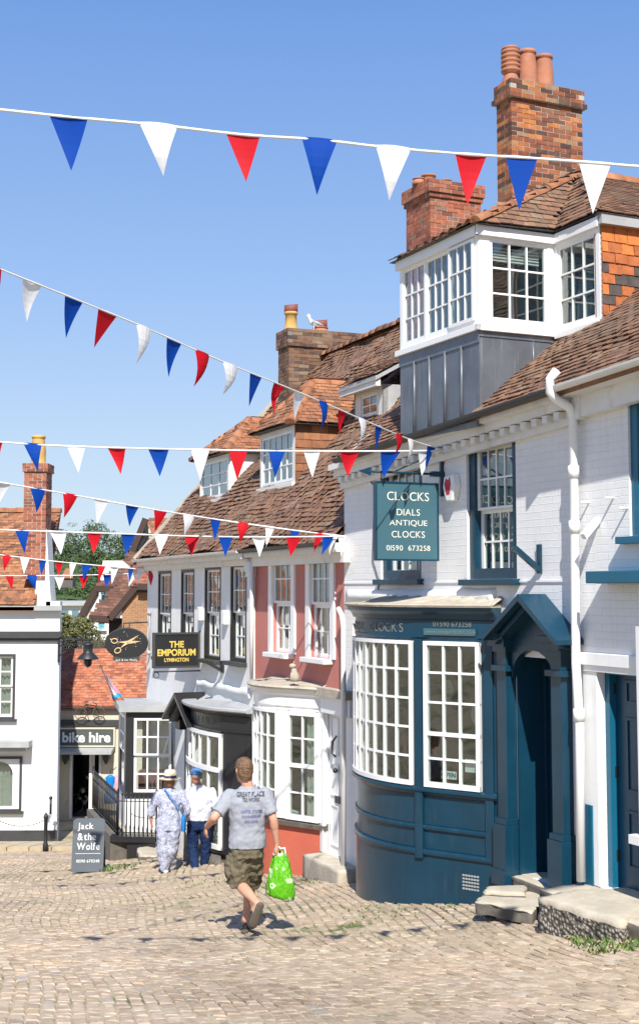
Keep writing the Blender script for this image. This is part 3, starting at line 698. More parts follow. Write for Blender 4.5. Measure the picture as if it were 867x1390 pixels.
# ---- bowed shopfront
bz = lambda v, Y: EYE - (v - 800) / 1800 * Y
zWT, zWB = 1.03, -.56; lEnd = pA.l[-1]
bm_ = MB(); full = pA.sub(0, lEnd); 
bm_.sweep(full, [(0, -2.7), (0, -1.30), (-.1, -1.30), (-.1, -2.7)])                       # base
bm_.sweep(full, [(.022, -1.30), (.03, -1.27), (.02, -1.24), (-.1, -1.24), (-.1, -1.30)])    # moulding
bm_.sweep(full, [(-.012, -1.24), (-.012, -1.03), (-.1, -1.03), (-.1, -1.24)])
bm_.sweep(full, [(.012, -1.03), (.018, -1.0), (.008, -.98), (-.1, -.98), (-.1, -1.03)])
bm_.sweep(full, [(-.012, -.98), (-.012, zWB - .1), (-.1, zWB - .1), (-.1, -.98)])
bm_.sweep(full, [(0, zWB - .1), (.03, zWB - .06), (.05, zWB - .055), (.05, zWB - .02), (0, zWB), (-.1, zWB), (-.1, zWB - .1)])
bm_.sweep(full, [(0, zWT), (0, 1.06), (.012, 1.065), (.012, 1.09), (.0, 1.1), (.0, 1.26), (.03, 1.27), (.05, 1.32), (.10, 1.36), (.10, 1.40), (-.15, 1.40), (-.15, zWT)])
lR, lL = pA.find(653), pA.find(476)
pilaster(bm_, pA, lR / 2 - .01, lR - .0, zWB, zWT, .0); pilaster(bm_, pA, lR / 2, .10, -1.29, 1.06, .025)
pilaster(bm_, pA, (lP1a + lP1b) / 2, (lP1b - lP1a) + .0, zWB, zWT, .0); pilaster(bm_, pA, (lP1a + lP1b) / 2, .10, -1.34, 1.05, .035)
for k in range(6): pilaster(bm_, pA, lL + .12 + (lEnd - lL - .12) * (k + .5) / 6, (lEnd - lL - .1) / 6 + .03, zWB, zWT, .0)
bay = bm_.build('shopfront', M['teal'], clock, bevel=.005)
bay_window(clock, pA, lR, lP1a, zWB, zWT, 3, [1.03 - .345 - .0, 1.03 - .345 * 2 + .02, -.25], off=.01, rail=-.0 + .02, fw=.045)
bay_window(clock, pA, lP1b, lL + .12, zWB, zWT, 8, [zWB + (zWT - zWB) * i / 5 for i in range(1, 5)], off=.01, fw=.04)
# ledge roof
rm = MB(); top = [V((p.x, p.y, 1.41)) + n * .13 for p, n in full]; wp = [FA.w(FA.loc(p)[0], .02, 1.52 + .02 * sin(i)) for i, (p, n) in enumerate(full)]
for i in range(len(top) - 1): rm.face([top[i], top[i + 1], wp[i + 1], wp[i]])
rm.sweep(full, [(.13, 1.402), (.14, 1.425), (.12, 1.44), (-.15, 1.45), (-.15, 1.402)])
rm.build('shopfront_roof', M['stone'], clock)
strip(clock, FA, .12, 3.78, 1.46, 1.61, .05, M['white_render'])
# interior furniture glimpsed: clocks and shelves
fu = MB(FA); fu.box(.5, 3.4, 1.2, 1.5, -2.0, -.5)
for i in range(7):
    a = .5 + i * .42; h = U(.25, .8); fu.box(a, a + U(.14, .26), .55, .8, -.55, -.55 + h)
for i, (s_, z_, r_) in enumerate(((1.1, -.05, .10), (1.7, .35, .13), (2.35, .1, .11), (2.9, .45, .12), (3.25, -.1, .09), (.8, .5, .12))):
    dl_ = MB(FA); c_ = FA.w(s_, .62, z_); dl_.rings([(c_ + FA.n * y, FA.s * r_, V((0, 0, r_))) for y in (0, -.02)], 24, sm=False); d_o = dl_.build('clock_dial', M['cream_let'], clock)
    hb_ = MB(FA); hb_.box(s_ - r_ * 1.25, s_ + r_ * 1.25, .625, .80, z_ - r_ * 2.6, z_ + r_ * 1.4); hb_.build('clock_case', plain('clock_wood', (.12, .05, .025)), d_o)
    hd_ = MB(); hd_.beam(c_ - FA.n * .025, c_ - FA.n * .025 + V((0, 0, r_ * .8)), .008, .004, up=FA.n); hd_.beam(c_ - FA.n * .025, c_ - FA.n * .025 + FA.s * r_ * .5 + V((0, 0, r_ * .2)), .008, .004, up=FA.n); hd_.build('clock_hands', M['iron'], d_o)
fu.build('display', plain('brown_wood', (.14, .06, .03)), clock)
def curved_text(path, l0, l1, z, s, size, par, off, mt, sx=1.0):
    n_ = len(s)
    for i, ch in enumerate(s):
        if ch == ' ': continue
        l = l1 + (l0 - l1) * (i + .5) / n_; p, n = path.at(l); p = V((p.x, p.y, z)) + n * off
        text(ch, size, par, p, V((-n.y, n.x, 0)), V((0, 0, 1)), mt, sx=sx)
curved_text(pA, lP1b + .12, lL + .12, 1.165, 'ANTIQUE CLOCKS', .15, bay, .002, M['dim_let'])
p, n = pA.at((lR + lP1a) / 2); rt = V((-n.y, n.x, 0))
text('01590 673258', .085, bay, V((p.x, p.y, 1.215)) + n * .003, rt, (0, 0, 1), M['dim_let'])
sgm = MB(); sp_ = pA.sub(lR + .05, lP1a - .0); sgm.sweep(sp_, [(.028, 1.095), (.028, 1.17), (.014, 1.17), (.014, 1.095)]); sgm.build('fascia_plate', M['sign_teal'], bay)
text('www.antiqueclocks.co.uk', .062, bay, V((p.x, p.y, 1.132)) + n * .031, rt, (0, 0, 1), M['dim_let'])
# stickers in the window
p, n = pA.at(lR + .13); rt = V((-n.y, n.x, 0))
def card(par, path, l, z, w, h, off, mt, name):
    p, n = path.at(l); t = V((n.y, -n.x, 0)); m_ = MB(); c = V((p.x, p.y, z)) + n * off
    m_.slab([c - t * w / 2 - V((0, 0, h / 2)), c + t * w / 2 - V((0, 0, h / 2)), c + t * w / 2 + V((0, 0, h / 2)), c - t * w / 2 + V((0, 0, h / 2))], -n * .004); return m_.build(name, mt, par), c, t
card(bay, pA, lR + .13, -.30, .17, .14, -.02, M['white'], 'notice')
oc, c, t = card(bay, pA, lR + .42, -.42, .19, .085, -.02, M['white'], 'open_sign'); text('OPEN', .07, oc, c + pA.at(lR + .42)[1] * .004, -t, (0, 0, 1), M['teal_blue'])
vt = MB(); p, n = pA.at(.35); t = V((n.y, -n.x, 0)); c = V((p.x, p.y, -1.52)) + n * .004     # air brick
for i in range(5):
    for j in range(6): q = c + t * (-.1 + j * .035) + V((0, 0, -.08 + i * .035)); vt.beam(q, q + t * .026, .006, .018)
vt.build('air_vent', M['lead_light'], bay)
# ---- door with gabled portico
pdm = MB(FA); a, b, c, d = dr
pdm.box(a, b, .34, .40, c, d); 
for (x0, x1, zz0, zz1) in ((.12, .45, .10, .32), (.12, .45, .38, .62), (.12, .45, .68, .92), (.55, .88, .10, .32), (.55, .88, .38, .62), (.55, .88, .68, .92)):
    W_, H_ = b - a, d - c; frame_box(pdm, a + W_ * x0, a + W_ * x1, c + H_ * zz0, c + H_ * zz1, .025, .325, .34)
door1 = pdm.build('door', M['teal'], clock, bevel=.003)
kb = MB(); kb.ball(FA.w(b - .08, .3, c + 1.05), .03); kb.tube([FA.w(b - .08, .34, c + 1.05), FA.w(b - .08, .3, c + 1.05)], .012); kb.build('door_knob', M['gold'], door1)
jm = MB(FA); jm.box(a - .0, a + .02, -.02, .34, c, d); jm.box(a + .02, a + .06, .30, .339, c, d); jm.build('door_lining', M['teal'], clock)
jw = MB(FA); jw.box(b - .03, b - .005, .0, .33, c, d); jw.build('door_jamb', M['white'], clock)
pc = MB(FA); zc = 1.02
for (x0, x1) in ((a - .24, a - .02), (b - .0, b + .22)):
    pc.box(x0 + .02, x1 - .02, -.13, 0, c + .55, zc - .05); pc.box(x0 - .01, x1 + .01, -.18, 0, c - .12, c + .5); pc.box(x0 - .02, x1 + .02, -.2, 0, c - .12, c - .0 + .04); pc.box(x0, x1, -.16, 0, c + .5, c + .56)
    pc.box(x0 - .03, x1 + .03, -.17, 0, zc - .28, zc - .22); pc.box(x0 - .02, x1 + .02, -.16, 0, zc - .08, zc - .02); pc.box(x0 - .05, x1 + .05, -.20, 0, zc - .02, zc + .06); pc.box(x0 - .08, x1 + .08, -.24, 0, zc + .06, zc + .12)
pc.box(x0, x1, -.0, .0, 0, 0) if False else None
za_ = FA.sz(703, 806, -.3)[1]; sap = FA.sz(703, 806, -.3)[0]; sl, zl = FA.sz(658, 862, -.3); sr2, zr2 = FA.sz(757, 870, -.3)
print('portico', sap, za_, sl, zl, sr2, zr2, 'door', a, b)
sap = (sl + sr2) / 2 + .02; ze = (zl + zr2) / 2
for sx_, zx in ((sl, ze), (sr2, ze)):
    pc.prism([(sap, za_), (sx_, zx), (sx_, zx - .05), (sap, za_ - .075)], -.34, 0)
    pc.prism([(sap, za_ - .08), (sx_ + (.08 if sx_ < sap else -.08), zx - .04), (sx_ + (.08 if sx_ < sap else -.08), zx - .09), (sap, za_ - .15)], -.24, -.0)
k = 10; arc = [(a + (b - a) * .5 + cos(pi * i / k) * (b - a) * .5, d - .22 + sin(pi * i / k) * .3) for i in range(k + 1)]
pc.prism([(sl + .2, ze - .02)] + [(a - .02, zc + .0)] + [(x, z) for x, z in arc[::-1]] + [(b + .02, zc)] + [(sr2 - .2, ze - .02), (sap, za_ - .12)], -.08, .0)
pc.build('portico', M['teal'], clock, bevel=.004)
# alarm box, window bracket
ab = MB(FA); s0_, z0_ = FA.sz(617, 662); hx = [(s0_ + x, z0_ + z) for x, z in ((-.10, .13), (.10, .15), (.14, .02), (.07, -.16), (-.05, -.16), (-.13, .0))]
ab.prism(hx, -.09, 0); abo = ab.build('alarm_box', M['white'], clock, bevel=.015); rb = MB(FA); rb.prism([(s0_ + x, z0_ + z) for x, z in ((-.08, .05), (-.05, .11), (0, .08), (.04, .12), (.06, .04), (.03, -.08), (-.04, -.08))], -.094, -.089); rb.build('alarm_emblem', paint('alarm_red', (.5, .02, .04), .5), abo)
bk = MB(FA); s0_, z0_ = FA.sz(733, 760); bk.box(s0_ - .03, s0_ + .03, -.03, 0, z0_ - .14, z0_ + .16); bk.beam(FA.w(s0_, -.02, z0_ - .1), FA.w(s0_ - .02, -.3, z0_ + .12), .06, .05); bk.build('flag_bracket', M['teal'], clock)
# cables on the wall
cbm = MB(FA); q = [FA.w(*(lambda t: (t[0], -.01, t[1]))(FA.sz(u, v))) for u, v in ((486, 600), (500, 650), (509, 660), (506, 760), (515, 790), (512, 815))]; cbm.tube(q, .008, 6)
cbm.build('cable', M['charcoal'], clock)

# ---- left hand downpipe between pink house and clock shop
# ================================================================== NEIGHBOUR (right edge)
nb = thing('town_house', 'white painted brick house at the right edge with blue door and tall white downpipe', 'building', FA.w(SPL, 0, -2), FA.ang())
nw = (sA(853, 650), 7.3, zA(858, 728), zA(858, 532)); nd_ = (sA(812, 1000, 0), 6.95, zA(830, 1204, .1), zA(840, 909))
shp = (7.15, 8.6, -1.0, 1.05)
nm = MB(FA); wall_open(nm, SPL + .002, 9.5, -2.6, E0 + SPL * EK, [nw, nd_, shp]); nm.build('wall', M['white_brick'], nb)
ii = MB(FA); ii.box(SPL + .05, 9.4, 1.2, 1.3, -2.4, 3.6); ii.box(SPL + .05, 9.4, .3, 1.2, 1.3, 1.4); ii.build('interior', M['inside'], nb)
sash(nb, FA, *nw, 4, 4, n=.06, surround=M['teal_blue'], sill=M['teal_blue'], sw=.1, lip=.1)
e2 = MB(FA); eaveA(e2, -.22, -.02, -.09, -.02, SPL + .01, 9.5); eaveA(e2, -.10, 0, -.3, -.09, SPL + .01, 9.5); e2.build('cornice', M['white_old'], nb)
gutter(nb, FA, SPL - .1, 9.5, E0 + SPL * EK, E0 + 9.5 * EK, -.31, M['white_old'])
a, b, c, d = nd_; dmm = MB(FA); dmm.box(a, b, .16, .21, c, d); W_, H_ = b - a, d - c
for (x0, x1, q0, q1) in ((.16, .46, .10, .36), (.16, .46, .44, .78), (.16, .46, .84, .95), (.54, .84, .10, .36), (.54, .84, .44, .78), (.54, .84, .84, .95)): frame_box(dmm, a + W_ * x0, a + W_ * x1, c + H_ * q0, c + H_ * q1, .03, .145, .16)
dd = dmm.build('door', M['navy_door'], nb, bevel=.003)
hg = MB(FA)
for zz in (.12, .5, .88): hg = MB(FA); hg.box(a + .05, a + .08, .13, .16, c + H_ * zz, c + H_ * zz + .1); hg.build('hinge', M['iron'], dd)
fm = MB(FA); fm.box(a, a + .07, .08, .159, c, d); fm.box(a, b, .08, .159, d - .06, d); fm.build('door_frame', M['teal_blue'], nb)
hd = MB(FA); hd.box(a - .22, a - .0, -.015, .0, c, d + .1); hd.box(a - .25, b + .2, -.05, 0, d + .02, d + .14); hd.box(a - .2, b + .2, -.03, .0, d - .04, d + .02); hd.build('door_surround', M['white_smooth'], nb, bevel=.006)
pf = MB(FA); q0 = FA.sz(865, 900, -.12)[0]; pf.box(q0, q0 + .16, -.14, 0, zA(863, 1140, -.1), zA(863, 850, -.1)); pf.box(q0 - .08, 8.8, -.2, 0, zA(863, 1143, -.1), zA(863, 1131, -.1)); pf.box(q0, 8.8, -.10, -.0, 1.02, zA(840, 793)); pf.build('shop_window_frame', M['white'], nb)
fb2 = MB(FA); fb2.box(sA(824, 780), 8.8, -.26, 0, zA(840, 792, -.1), zA(840, 775, -.1)); fb2.build('shop_canopy', M['teal_blue'], nb, bevel=.01)
pl_ = MB(FA); s1_ = sA(791, 1100); s2_ = sA(806, 1100); pl_.box(s1_, s2_, -.03, 0, -2.3, zA(800, 1092)); pl_.build('blue_plinth', M['teal_blue'], nb)
sk = MB(FA)
s0_, z0_ = FA.sz(811, 722); sk.beam(FA.w(s0_, 0, z0_ + .12), FA.w(s0_ + .04, -.2, z0_ - .05), .05, .06); sk.build('wall_hook', M['white'], nb)
for u, v in ((799, 682), (832, 676), (851, 690)): s0_, z0_ = FA.sz(u, v); sk = MB(FA); sk.tube([FA.w(s0_, 0, z0_), FA.w(s0_, -.1, z0_)], .012, 8); sk.build('wall_hook', M['white'], nb)
# main rainwater pipe with swan neck
nP = -.1
pp = [(755, 503, -.33), (746, 514, -.36), (746, 532, -.36), (752, 540, -.30), (772, 553, -.16), (777, 566, -.1), (781, 900, -.1), (786, 985, -.1), (788, 1196, -.1)]
pts = [FA.w(FA.sz(u, v, n)[0], n, FA.sz(u, v, n)[1]) for u, v, n in pp]
downpipe(nb, pts, .045, M['white'], brackets=[FA.sz(781, 715, -.1)[1], FA.sz(781, 970, -.1)[1], FA.sz(781, 640, -.1)[1] + .0])
vp = MB(FA); s0_, z0_ = FA.sz(794, 545); vp.box(s0_ - .05, s0_ + .05, -.12, 0, z0_ - .18, z0_ + .15); vp.build('eaves_block', M['white_old'], nb)
# ================================================================== PINK HOUSE + EMPORIUM (frame FB)
def sB(u, v, n=0): return FB.sz(u, v, n)[0]
def zB(u, v, n=0): return FB.sz(u, v, n)[1]
SPE = sB(344, 850); SEL = sB(200, 850)
pink = thing('terraced_house', 'dusty pink rendered house with white bow window, tiled roof and white door', 'building', FB.w(SPE, 0, -2.8), FB.ang())
emp = thing('shop_building', 'long white rendered building with black framed windows and black bowed shopfront', 'building', FB.w(SEL, 0, -3.8), FB.ang())
ZE = 2.20
pB = Path((.098, 18.46), 51, [(.794, 0), (1.15, 56), (.5, 60)], .05)
pE = Path((-1.068, 21.23), 50, [(.67, 0), (.05, 12), (1.85, 34), (.45, 55)], .05)
print('ends', FB.loc(pB.p[-1]), FB.loc(pE.p[-1]), 'SPE', SPE, SEL)
pw = [(sB(371, 820), sB(397, 820), zB(383, 886), zB(383, 752)), (sB(422, 820), sB(450, 820), zB(436, 893), zB(436, 749))]
pd = (sB(447, 1000, .05), .0, zB(455, 1160, .05), zB(455, 962, .05))
zpr = .27
bo = (FB.loc(pB.p[-1])[0] + .1, FB.loc(pB.p[0])[0] - .1, -1.7, .1)
wm = MB(FB); wall_open(wm, SPE, 0, zpr - .1, ZE + .1, pw, 0, .26); wm.build('upper_wall', M['pink'], pink)
wm = MB(FB); wall_open(wm, SPE, .4, -3.2, zpr - .1, [pd, (bo[0], bo[1], bo[2], zpr - .2)], 0, .26); wm.build('lower_wall', M['white_smooth'], pink)
for o in pw:
    w_ = sash(pink, FB, *o, 3, 4, n=.005, surround=None, sill=M['white'], fw=.06, bar=.02, curtain=[(.1, .5)])
    sb = MB(FB); a, b, c, d = o; sb.box(a - .14, a, -.035, .0, c, d + .0); sb.box(b, b + .14, -.035, .0, c, d); sb.box(a - .14, b + .14, -.035, 0, d, d + .16); sb.box(a - .17, b + .17, -.06, 0, d + .16, d + .2); sb.build('surround', M['white'], w_)
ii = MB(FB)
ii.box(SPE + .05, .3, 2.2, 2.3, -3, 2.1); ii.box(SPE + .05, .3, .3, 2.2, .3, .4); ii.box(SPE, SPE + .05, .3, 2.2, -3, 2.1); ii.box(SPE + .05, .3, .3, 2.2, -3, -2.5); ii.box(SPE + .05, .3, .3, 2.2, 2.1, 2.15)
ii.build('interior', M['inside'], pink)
# ---- white bow
bm_ = MB(); full = pB.sub(0, pB.l[-1]); zb1, zb0 = -.1, -1.60
base = MB(); base.sweep(full, [(-.03, -3.3), (-.03, zb0 - .09), (-.12, zb0 - .09), (-.12, -3.3)]); base.build('bow_base', M['coral'], pink)
bm_.sweep(full, [(0, zb1), (.0, -.06), (.02, -.04), (.02, .10), (.06, .13), (.09, .20), (-.12, .20), (-.12, zb1)])
lR, lL, lc = pB.find(433), pB.find(344.5), pB.find(384)
pilaster(bm_, pB, lR / 2, lR + .02, zb0, zb1, .0, .1); pilaster(bm_, pB, lc, .17, zb0, zb1, .02, .1)
for k in range(5): pilaster(bm_, pB, lL + .1 + (pB.l[-1] - lL - .1) * (k + .5) / 5, .16, zb0, zb1, 0, .1)
bm_.build('bow_frame', M['white'], pink, bevel=.005)
dk = MB(); dk.sweep(full, [(.03, zb0 - .09), (.04, zb0 - .03), (-.1, zb0 - .0), (-.1, zb0 - .09)]); dk.build('bow_sill', M['dark_stone'], pink)
zs4 = [zb0 + (zb1 - zb0) * i / 4 for i in (1, 2, 3)]
bay_window(pink, pB, lR, lc - .08, zb0, zb1, 2, [zs4[0], zs4[2]], off=.0, rail=zs4[1], fw=.06, bar=.022, curtain=[(.03, .5)])
bay_window(pink, pB, lc + .08, lL + .1, zb0, zb1, 5, zs4, off=.0, fw=.045, bar=.022)
rm = MB(); top = [V((p.x, p.y, .21)) + n * .11 for p, n in full]; wp = [FB.w(FB.loc(p)[0], .02, .30) for p, n in full]
for i in range(len(top) - 1): rm.face([top[i], top[i + 1], wp[i + 1], wp[i]])
rm.sweep(full, [(.11, .2), (.125, .225), (.10, .25), (-.12, .26), (-.12, .2)])
rm.fr = FB; rm.box(FB.loc(pB.p[0])[0] - .1, .35, -.14, 0, .15, .26)
rm.build('bow_roof', M['stone'], pink)
wp_ = MB(FB); wp_.box(FB.loc(pB.p[0])[0] - .02, .35, -.08, 0, -.08, .15); wp_.box(pd[0] - .1, pd[0], -.05, 0, pd[2], pd[3]); wp_.build('door_surround', M['white'], pink)
rx = .4; x0, x1, c, d = pd; x1 = .35; dm_ = MB(FB); dm_.box(pd[0], .399, .04, .09, c, d); W_ = .78; H_ = d - c
for (q0, q1) in ((.06, .34), (.4, .62), (.68, .94)):
    for (r0, r1) in ((.12, .45), (.55, .88)): frame_box(dm_, pd[0] + W_ * r0, pd[0] + W_ * r1, c + H_ * q0, c + H_ * q1, .022, .025, .04)
dp = dm_.build('door', M['white'], pink, bevel=.003)
hm = MB(FB); xk = pd[0] + .36; hm.tube([FB.w(xk, -.0, c + H_ * .82), FB.w(xk - .06, -.03, c + H_ * .78), FB.w(xk - .07, -.04, c + H_ * .70), FB.w(xk, -.01, c + H_ * .68)], .014, 8); hm.build('door_knocker', M['iron'], dp)
hm = MB(FB); hm.ball(FB.w(xk, -.02, c + H_ * .585), .035); hm.build('door_knob', M['iron'], dp)
hm = MB(FB); hm.box(xk - .1, xk + .1, .015, .024, c + H_ * .36, c + H_ * .41); hm.build('letter_box', M['iron'], dp)
# stone dog on the bow roof
st = thing('stone_animal', 'small pale stone seated animal ornament on the white bow window roof', 'ornament', P(400, 925, 18.75))
q = P(400, 925, 18.75); m_ = MB(); m_.rings([(q + V((0, 0, 0)), V((.07, 0, 0)), V((0, .06, 0))), (q + V((0, 0, .08)), V((.065, 0, 0)), V((0, .06, 0))), (q + V((-.01, 0, .15)), V((.04, 0, 0)), V((0, .04, 0))), (q + V((-.02, 0, .19)), V((.03, 0, 0)), V((0, .03, 0)))], 12)
m_.ball(q + V((-.03, -.01, .215)), .042, 12, sq=(1.2, 1, .9)); m_.rings([(q + V((-.07, -.01, .205)), V((0, 0, .018)), V((0, .018, 0))), (q + V((-.04, -.01, .21)), V((0, 0, .03)), V((0, .03, 0)))], 8)
for dy in (-.02, .02): m_.rings([(q + V((-.015, dy, .24)), V((.014, 0, 0)), V((0, .01, 0))), (q + V((-.008, dy, .285)), V((.003, 0, 0)), V((0, .003, 0)))], 6)
for dy in (-.035, .035): m_.tube([q + V((-.05, dy, 0)), q + V((-.045, dy, .12))], .014, 8)
m_.build('statue_body', M['stone'], st)
# ---- white pilaster and hopper between pink house and emporium
dpm = MB(FB); dpm.box(SPE - .09, SPE + .09, -.07, 0, .05, ZE - .22); dpm.box(SPE - .14, SPE + .14, -.12, 0, ZE - .32, ZE - .16); dpm.box(SPE - .12, SPE + .12, -.10, 0, ZE - .4, ZE - .32); dpm.build('pilaster', M['white_old'], pink, bevel=.006)
downpipe(pink, [FB.w(SPE + .17, -.09, ZE - .1), FB.w(SPE + .17, -.09, .3)], .03, M['white'])
# pipe beside the clock shop
dp_ = MB(); qa = [P(u, v, Y) for u, v, Y in ((460, 830, 17.0), (466, 842, 17.0), (467.5, 852, 17.0), (467.5, 1196, 17.0))]
downpipe(pink, [FB.w(*(lambda t: (t[0], -.12, t[1]))(FB.sz(u, v, -.12))) for u, v in ((459, 826), (464, 836), (466, 850), (466, 1190))], .035, M['white'])
# ---- emporium walls
ew = [(sB(215, 800), sB(233, 800), zB(224, 892), zB(224, 775)), (sB(246, 800), sB(264, 800), zB(255, 893), zB(255, 773)), (sB(278, 800), sB(300, 800), zB(289, 895), zB(289, 769)), (sB(313, 800), sB(335, 800), zB(324, 898), zB(324, 765))]
beo = (FB.loc(pE.p[-1])[0] + .1, FB.loc(pE.p[0])[0] - .1, -2.6, -.75)
ed = (sB(236, 1000), sB(252, 1000), -3.3, -.75)
wm = MB(FB); wall_open(wm, SEL, SPE - .001, -4.2, ZE + .1, ew + [beo], 0, .26); wm.build('wall', M['white_render'], emp)
ge = FB.side(SEL, 0); gm = MB(ge); gm.prism([(.26, -4.2), (6.5, -4.2), (6.5, 2.4), (3.6, 6.0), (.26, 2.3)], -.25, 0)
gm.build('gable_wall', M['white_render'], emp)
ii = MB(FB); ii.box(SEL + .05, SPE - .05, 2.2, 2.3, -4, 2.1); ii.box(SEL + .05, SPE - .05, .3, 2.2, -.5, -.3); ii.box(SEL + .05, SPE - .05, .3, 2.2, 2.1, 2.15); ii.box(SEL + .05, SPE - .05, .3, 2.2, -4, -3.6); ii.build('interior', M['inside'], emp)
for i_, o in enumerate(ew): sash(emp, FB, *o, 3, 4, n=.03, curtain=[(.05, .95)] if i_ in (0, 1, 3) else None, surround=M['black'], sill=M['charcoal'], sw=.055, fw=.05, bar=.02, lip=.03)  # pale curtains put in where the panes would show brick reflections
# ---- black bow
full = pE.sub(0, pE.l[-1]); bm_ = MB(); zt1, zt0 = -.72, -2.56
bm_.sweep(full, [(0, zt1), (0, -.70), (.025, -.68), (.025, -.66), (0, -.65), (0, -.44), (.05, -.41), (.09, -.36), (-.12, -.36), (-.12, zt1)])
bm_.sweep(full, [(0, zt0 - .10), (.02, zt0 - .06), (.02, zt0), (-.12, zt0), (-.12, zt0 - .10)])
lR, lL = pE.find(303.5), pE.find(251.5)
for k in range(5): pilaster(bm_, pE, lR * (k + .5) / 5, lR / 5 + .02, zt0, zt1, 0, .1)
for k in range(5): pilaster(bm_, pE, lL + .05 + (pE.l[-1] - lL - .05) * (k + .5) / 5, .2, zt0, zt1, 0, .1)
fp = MB(); 
bf = bm_.build('shopfront', M['black'], emp, bevel=.004)
bsm = MB(); bsm.sweep(full, [(-.04, -4), (-.04, zt0 - .1), (-.14, zt0 - .1), (-.14, -4)]); bsm.build('shopfront_base', M['dark_stone'], emp)
bay_window(emp, pE, lR, lL + .02, zt0, zt1, 5, [-1.30], off=.01, fw=.06, bar=.045)
mz = MB(); mz.sweep(pE.sub(lR, lL), [(.05, -1.34), (.05, -1.27), (0, -1.27), (0, -1.34)]); mz.build('transom', M['white'], bf)
curved_text(pE, lR + .2, lL - .1, -.545, 'EMPORIUM', .14, bf, .003, M['dim_let'])
rm = MB(); top = [V((p.x, p.y, -.345)) + n * .13 for p, n in full]; wp = [FB.w(FB.loc(p)[0], .02, -.24 + .03 * sin(i * .13)) for i, (p, n) in enumerate(full)]
for i in range(len(top) - 1):
    md = (top[i] + wp[i]) / 2 + V((0, 0, -.03)); md2 = (top[i + 1] + wp[i + 1]) / 2 + V((0, 0, -.03))
    rm.face([top[i], top[i + 1], md2, md]); rm.face([md, md2, wp[i + 1], wp[i]])
rm.sweep(full, [(.12, -.36), (.14, -.34), (.14, -.31), (.10, -.29), (-.12, -.29), (-.12, -.36)])
rm.build('shopfront_roof', M['lead_light'], emp)
s0_, s1_ = FB.loc(pE.p[-1])[0] - .1, SPE - .1; strip(emp, FB, s0_, s1_, -.12, .02, .035, M['white_render'], amp=.04, seed=4)
# ---- door hood of the emporium
hm = MB(FB); sa_ = FB.sz(240, 940, -.5); sl_ = FB.sz(222, 972, -.5); ss = sa_[0]; hw = abs(ss - sl_[0]); print('hood', sa_, sl_)
hw = min(hw, .75)
for q in (-1, 1):
    hm.prism([(ss, sa_[1]), (ss + q * hw, sl_[1]), (ss + q * hw, sl_[1] - .06), (ss, sa_[1] - .09)], -.55, 0)
    hm.prism([(ss, sa_[1] - .09), (ss + q * hw * .85, sl_[1] - .0), (ss + q * hw * .85, sl_[1] - .09), (ss, sa_[1] - .2)], -.45, -.3)
    hm.box(ss + q * hw * .8 - .09, ss + q * hw * .8 + .09, -.14, 0, -3.4, sl_[1] - .05); hm.box(ss + q * hw * .8 - .13, ss + q * hw * .8 + .13, -.3, 0, sl_[1] - .22, sl_[1] - .04)
hm.build('door_hood', M['black'], emp, bevel=.004)
dm_ = MB(FB); dm_.box(ss - hw * .7, ss + hw * .7, -.03, -.0, -3.3, sl_[1]); 
for (q0, q1) in ((-2.9, -2.3), (-2.2, -1.5)): frame_box(dm_, ss - hw * .5, ss + hw * .5, q0, q1, .04, -.045, -.03)
dm_.build('door', M['charcoal'], emp)
# ---- roof over both
TB = 1.13; nr = 3.55
EL, ER = FB.w(SEL - .12, -.22, ZE), FB.w(-.0, -.22, ZE + .06); RR, RL = FB.w(-.0, nr, ZE + .06 + (nr + .22) * TB), FB.w(SEL - .12, nr, ZE + (nr + .22) * TB)
RM = FB.w(SPE, -.22, ZE + .03); RM2 = FB.w(SPE, nr, ZE + .03 + (nr + .22) * TB)
def on_roofB(u, v):
    n_ = (ER - EL).cross(RL - EL).normalized(); return FB.loc(hitplane(u, v, EL, n_))
dA = on_roofB(353, 664); dB = on_roofB(391, 664); dC = on_roofB(271, 682); dD = on_roofB(303, 682); dE = on_roofB(500, 568)
print('dormers', dA, dB, dC, dD, dE)
dorms = []
def skipB(p):
    s_, n_, z_ = FB.loc(p)
    for (a, b, nf, zt_) in dorms:
        if a + .03 < s_ < b - .03 and n_ > nf + .05 and z_ < zt_: return True
    return False
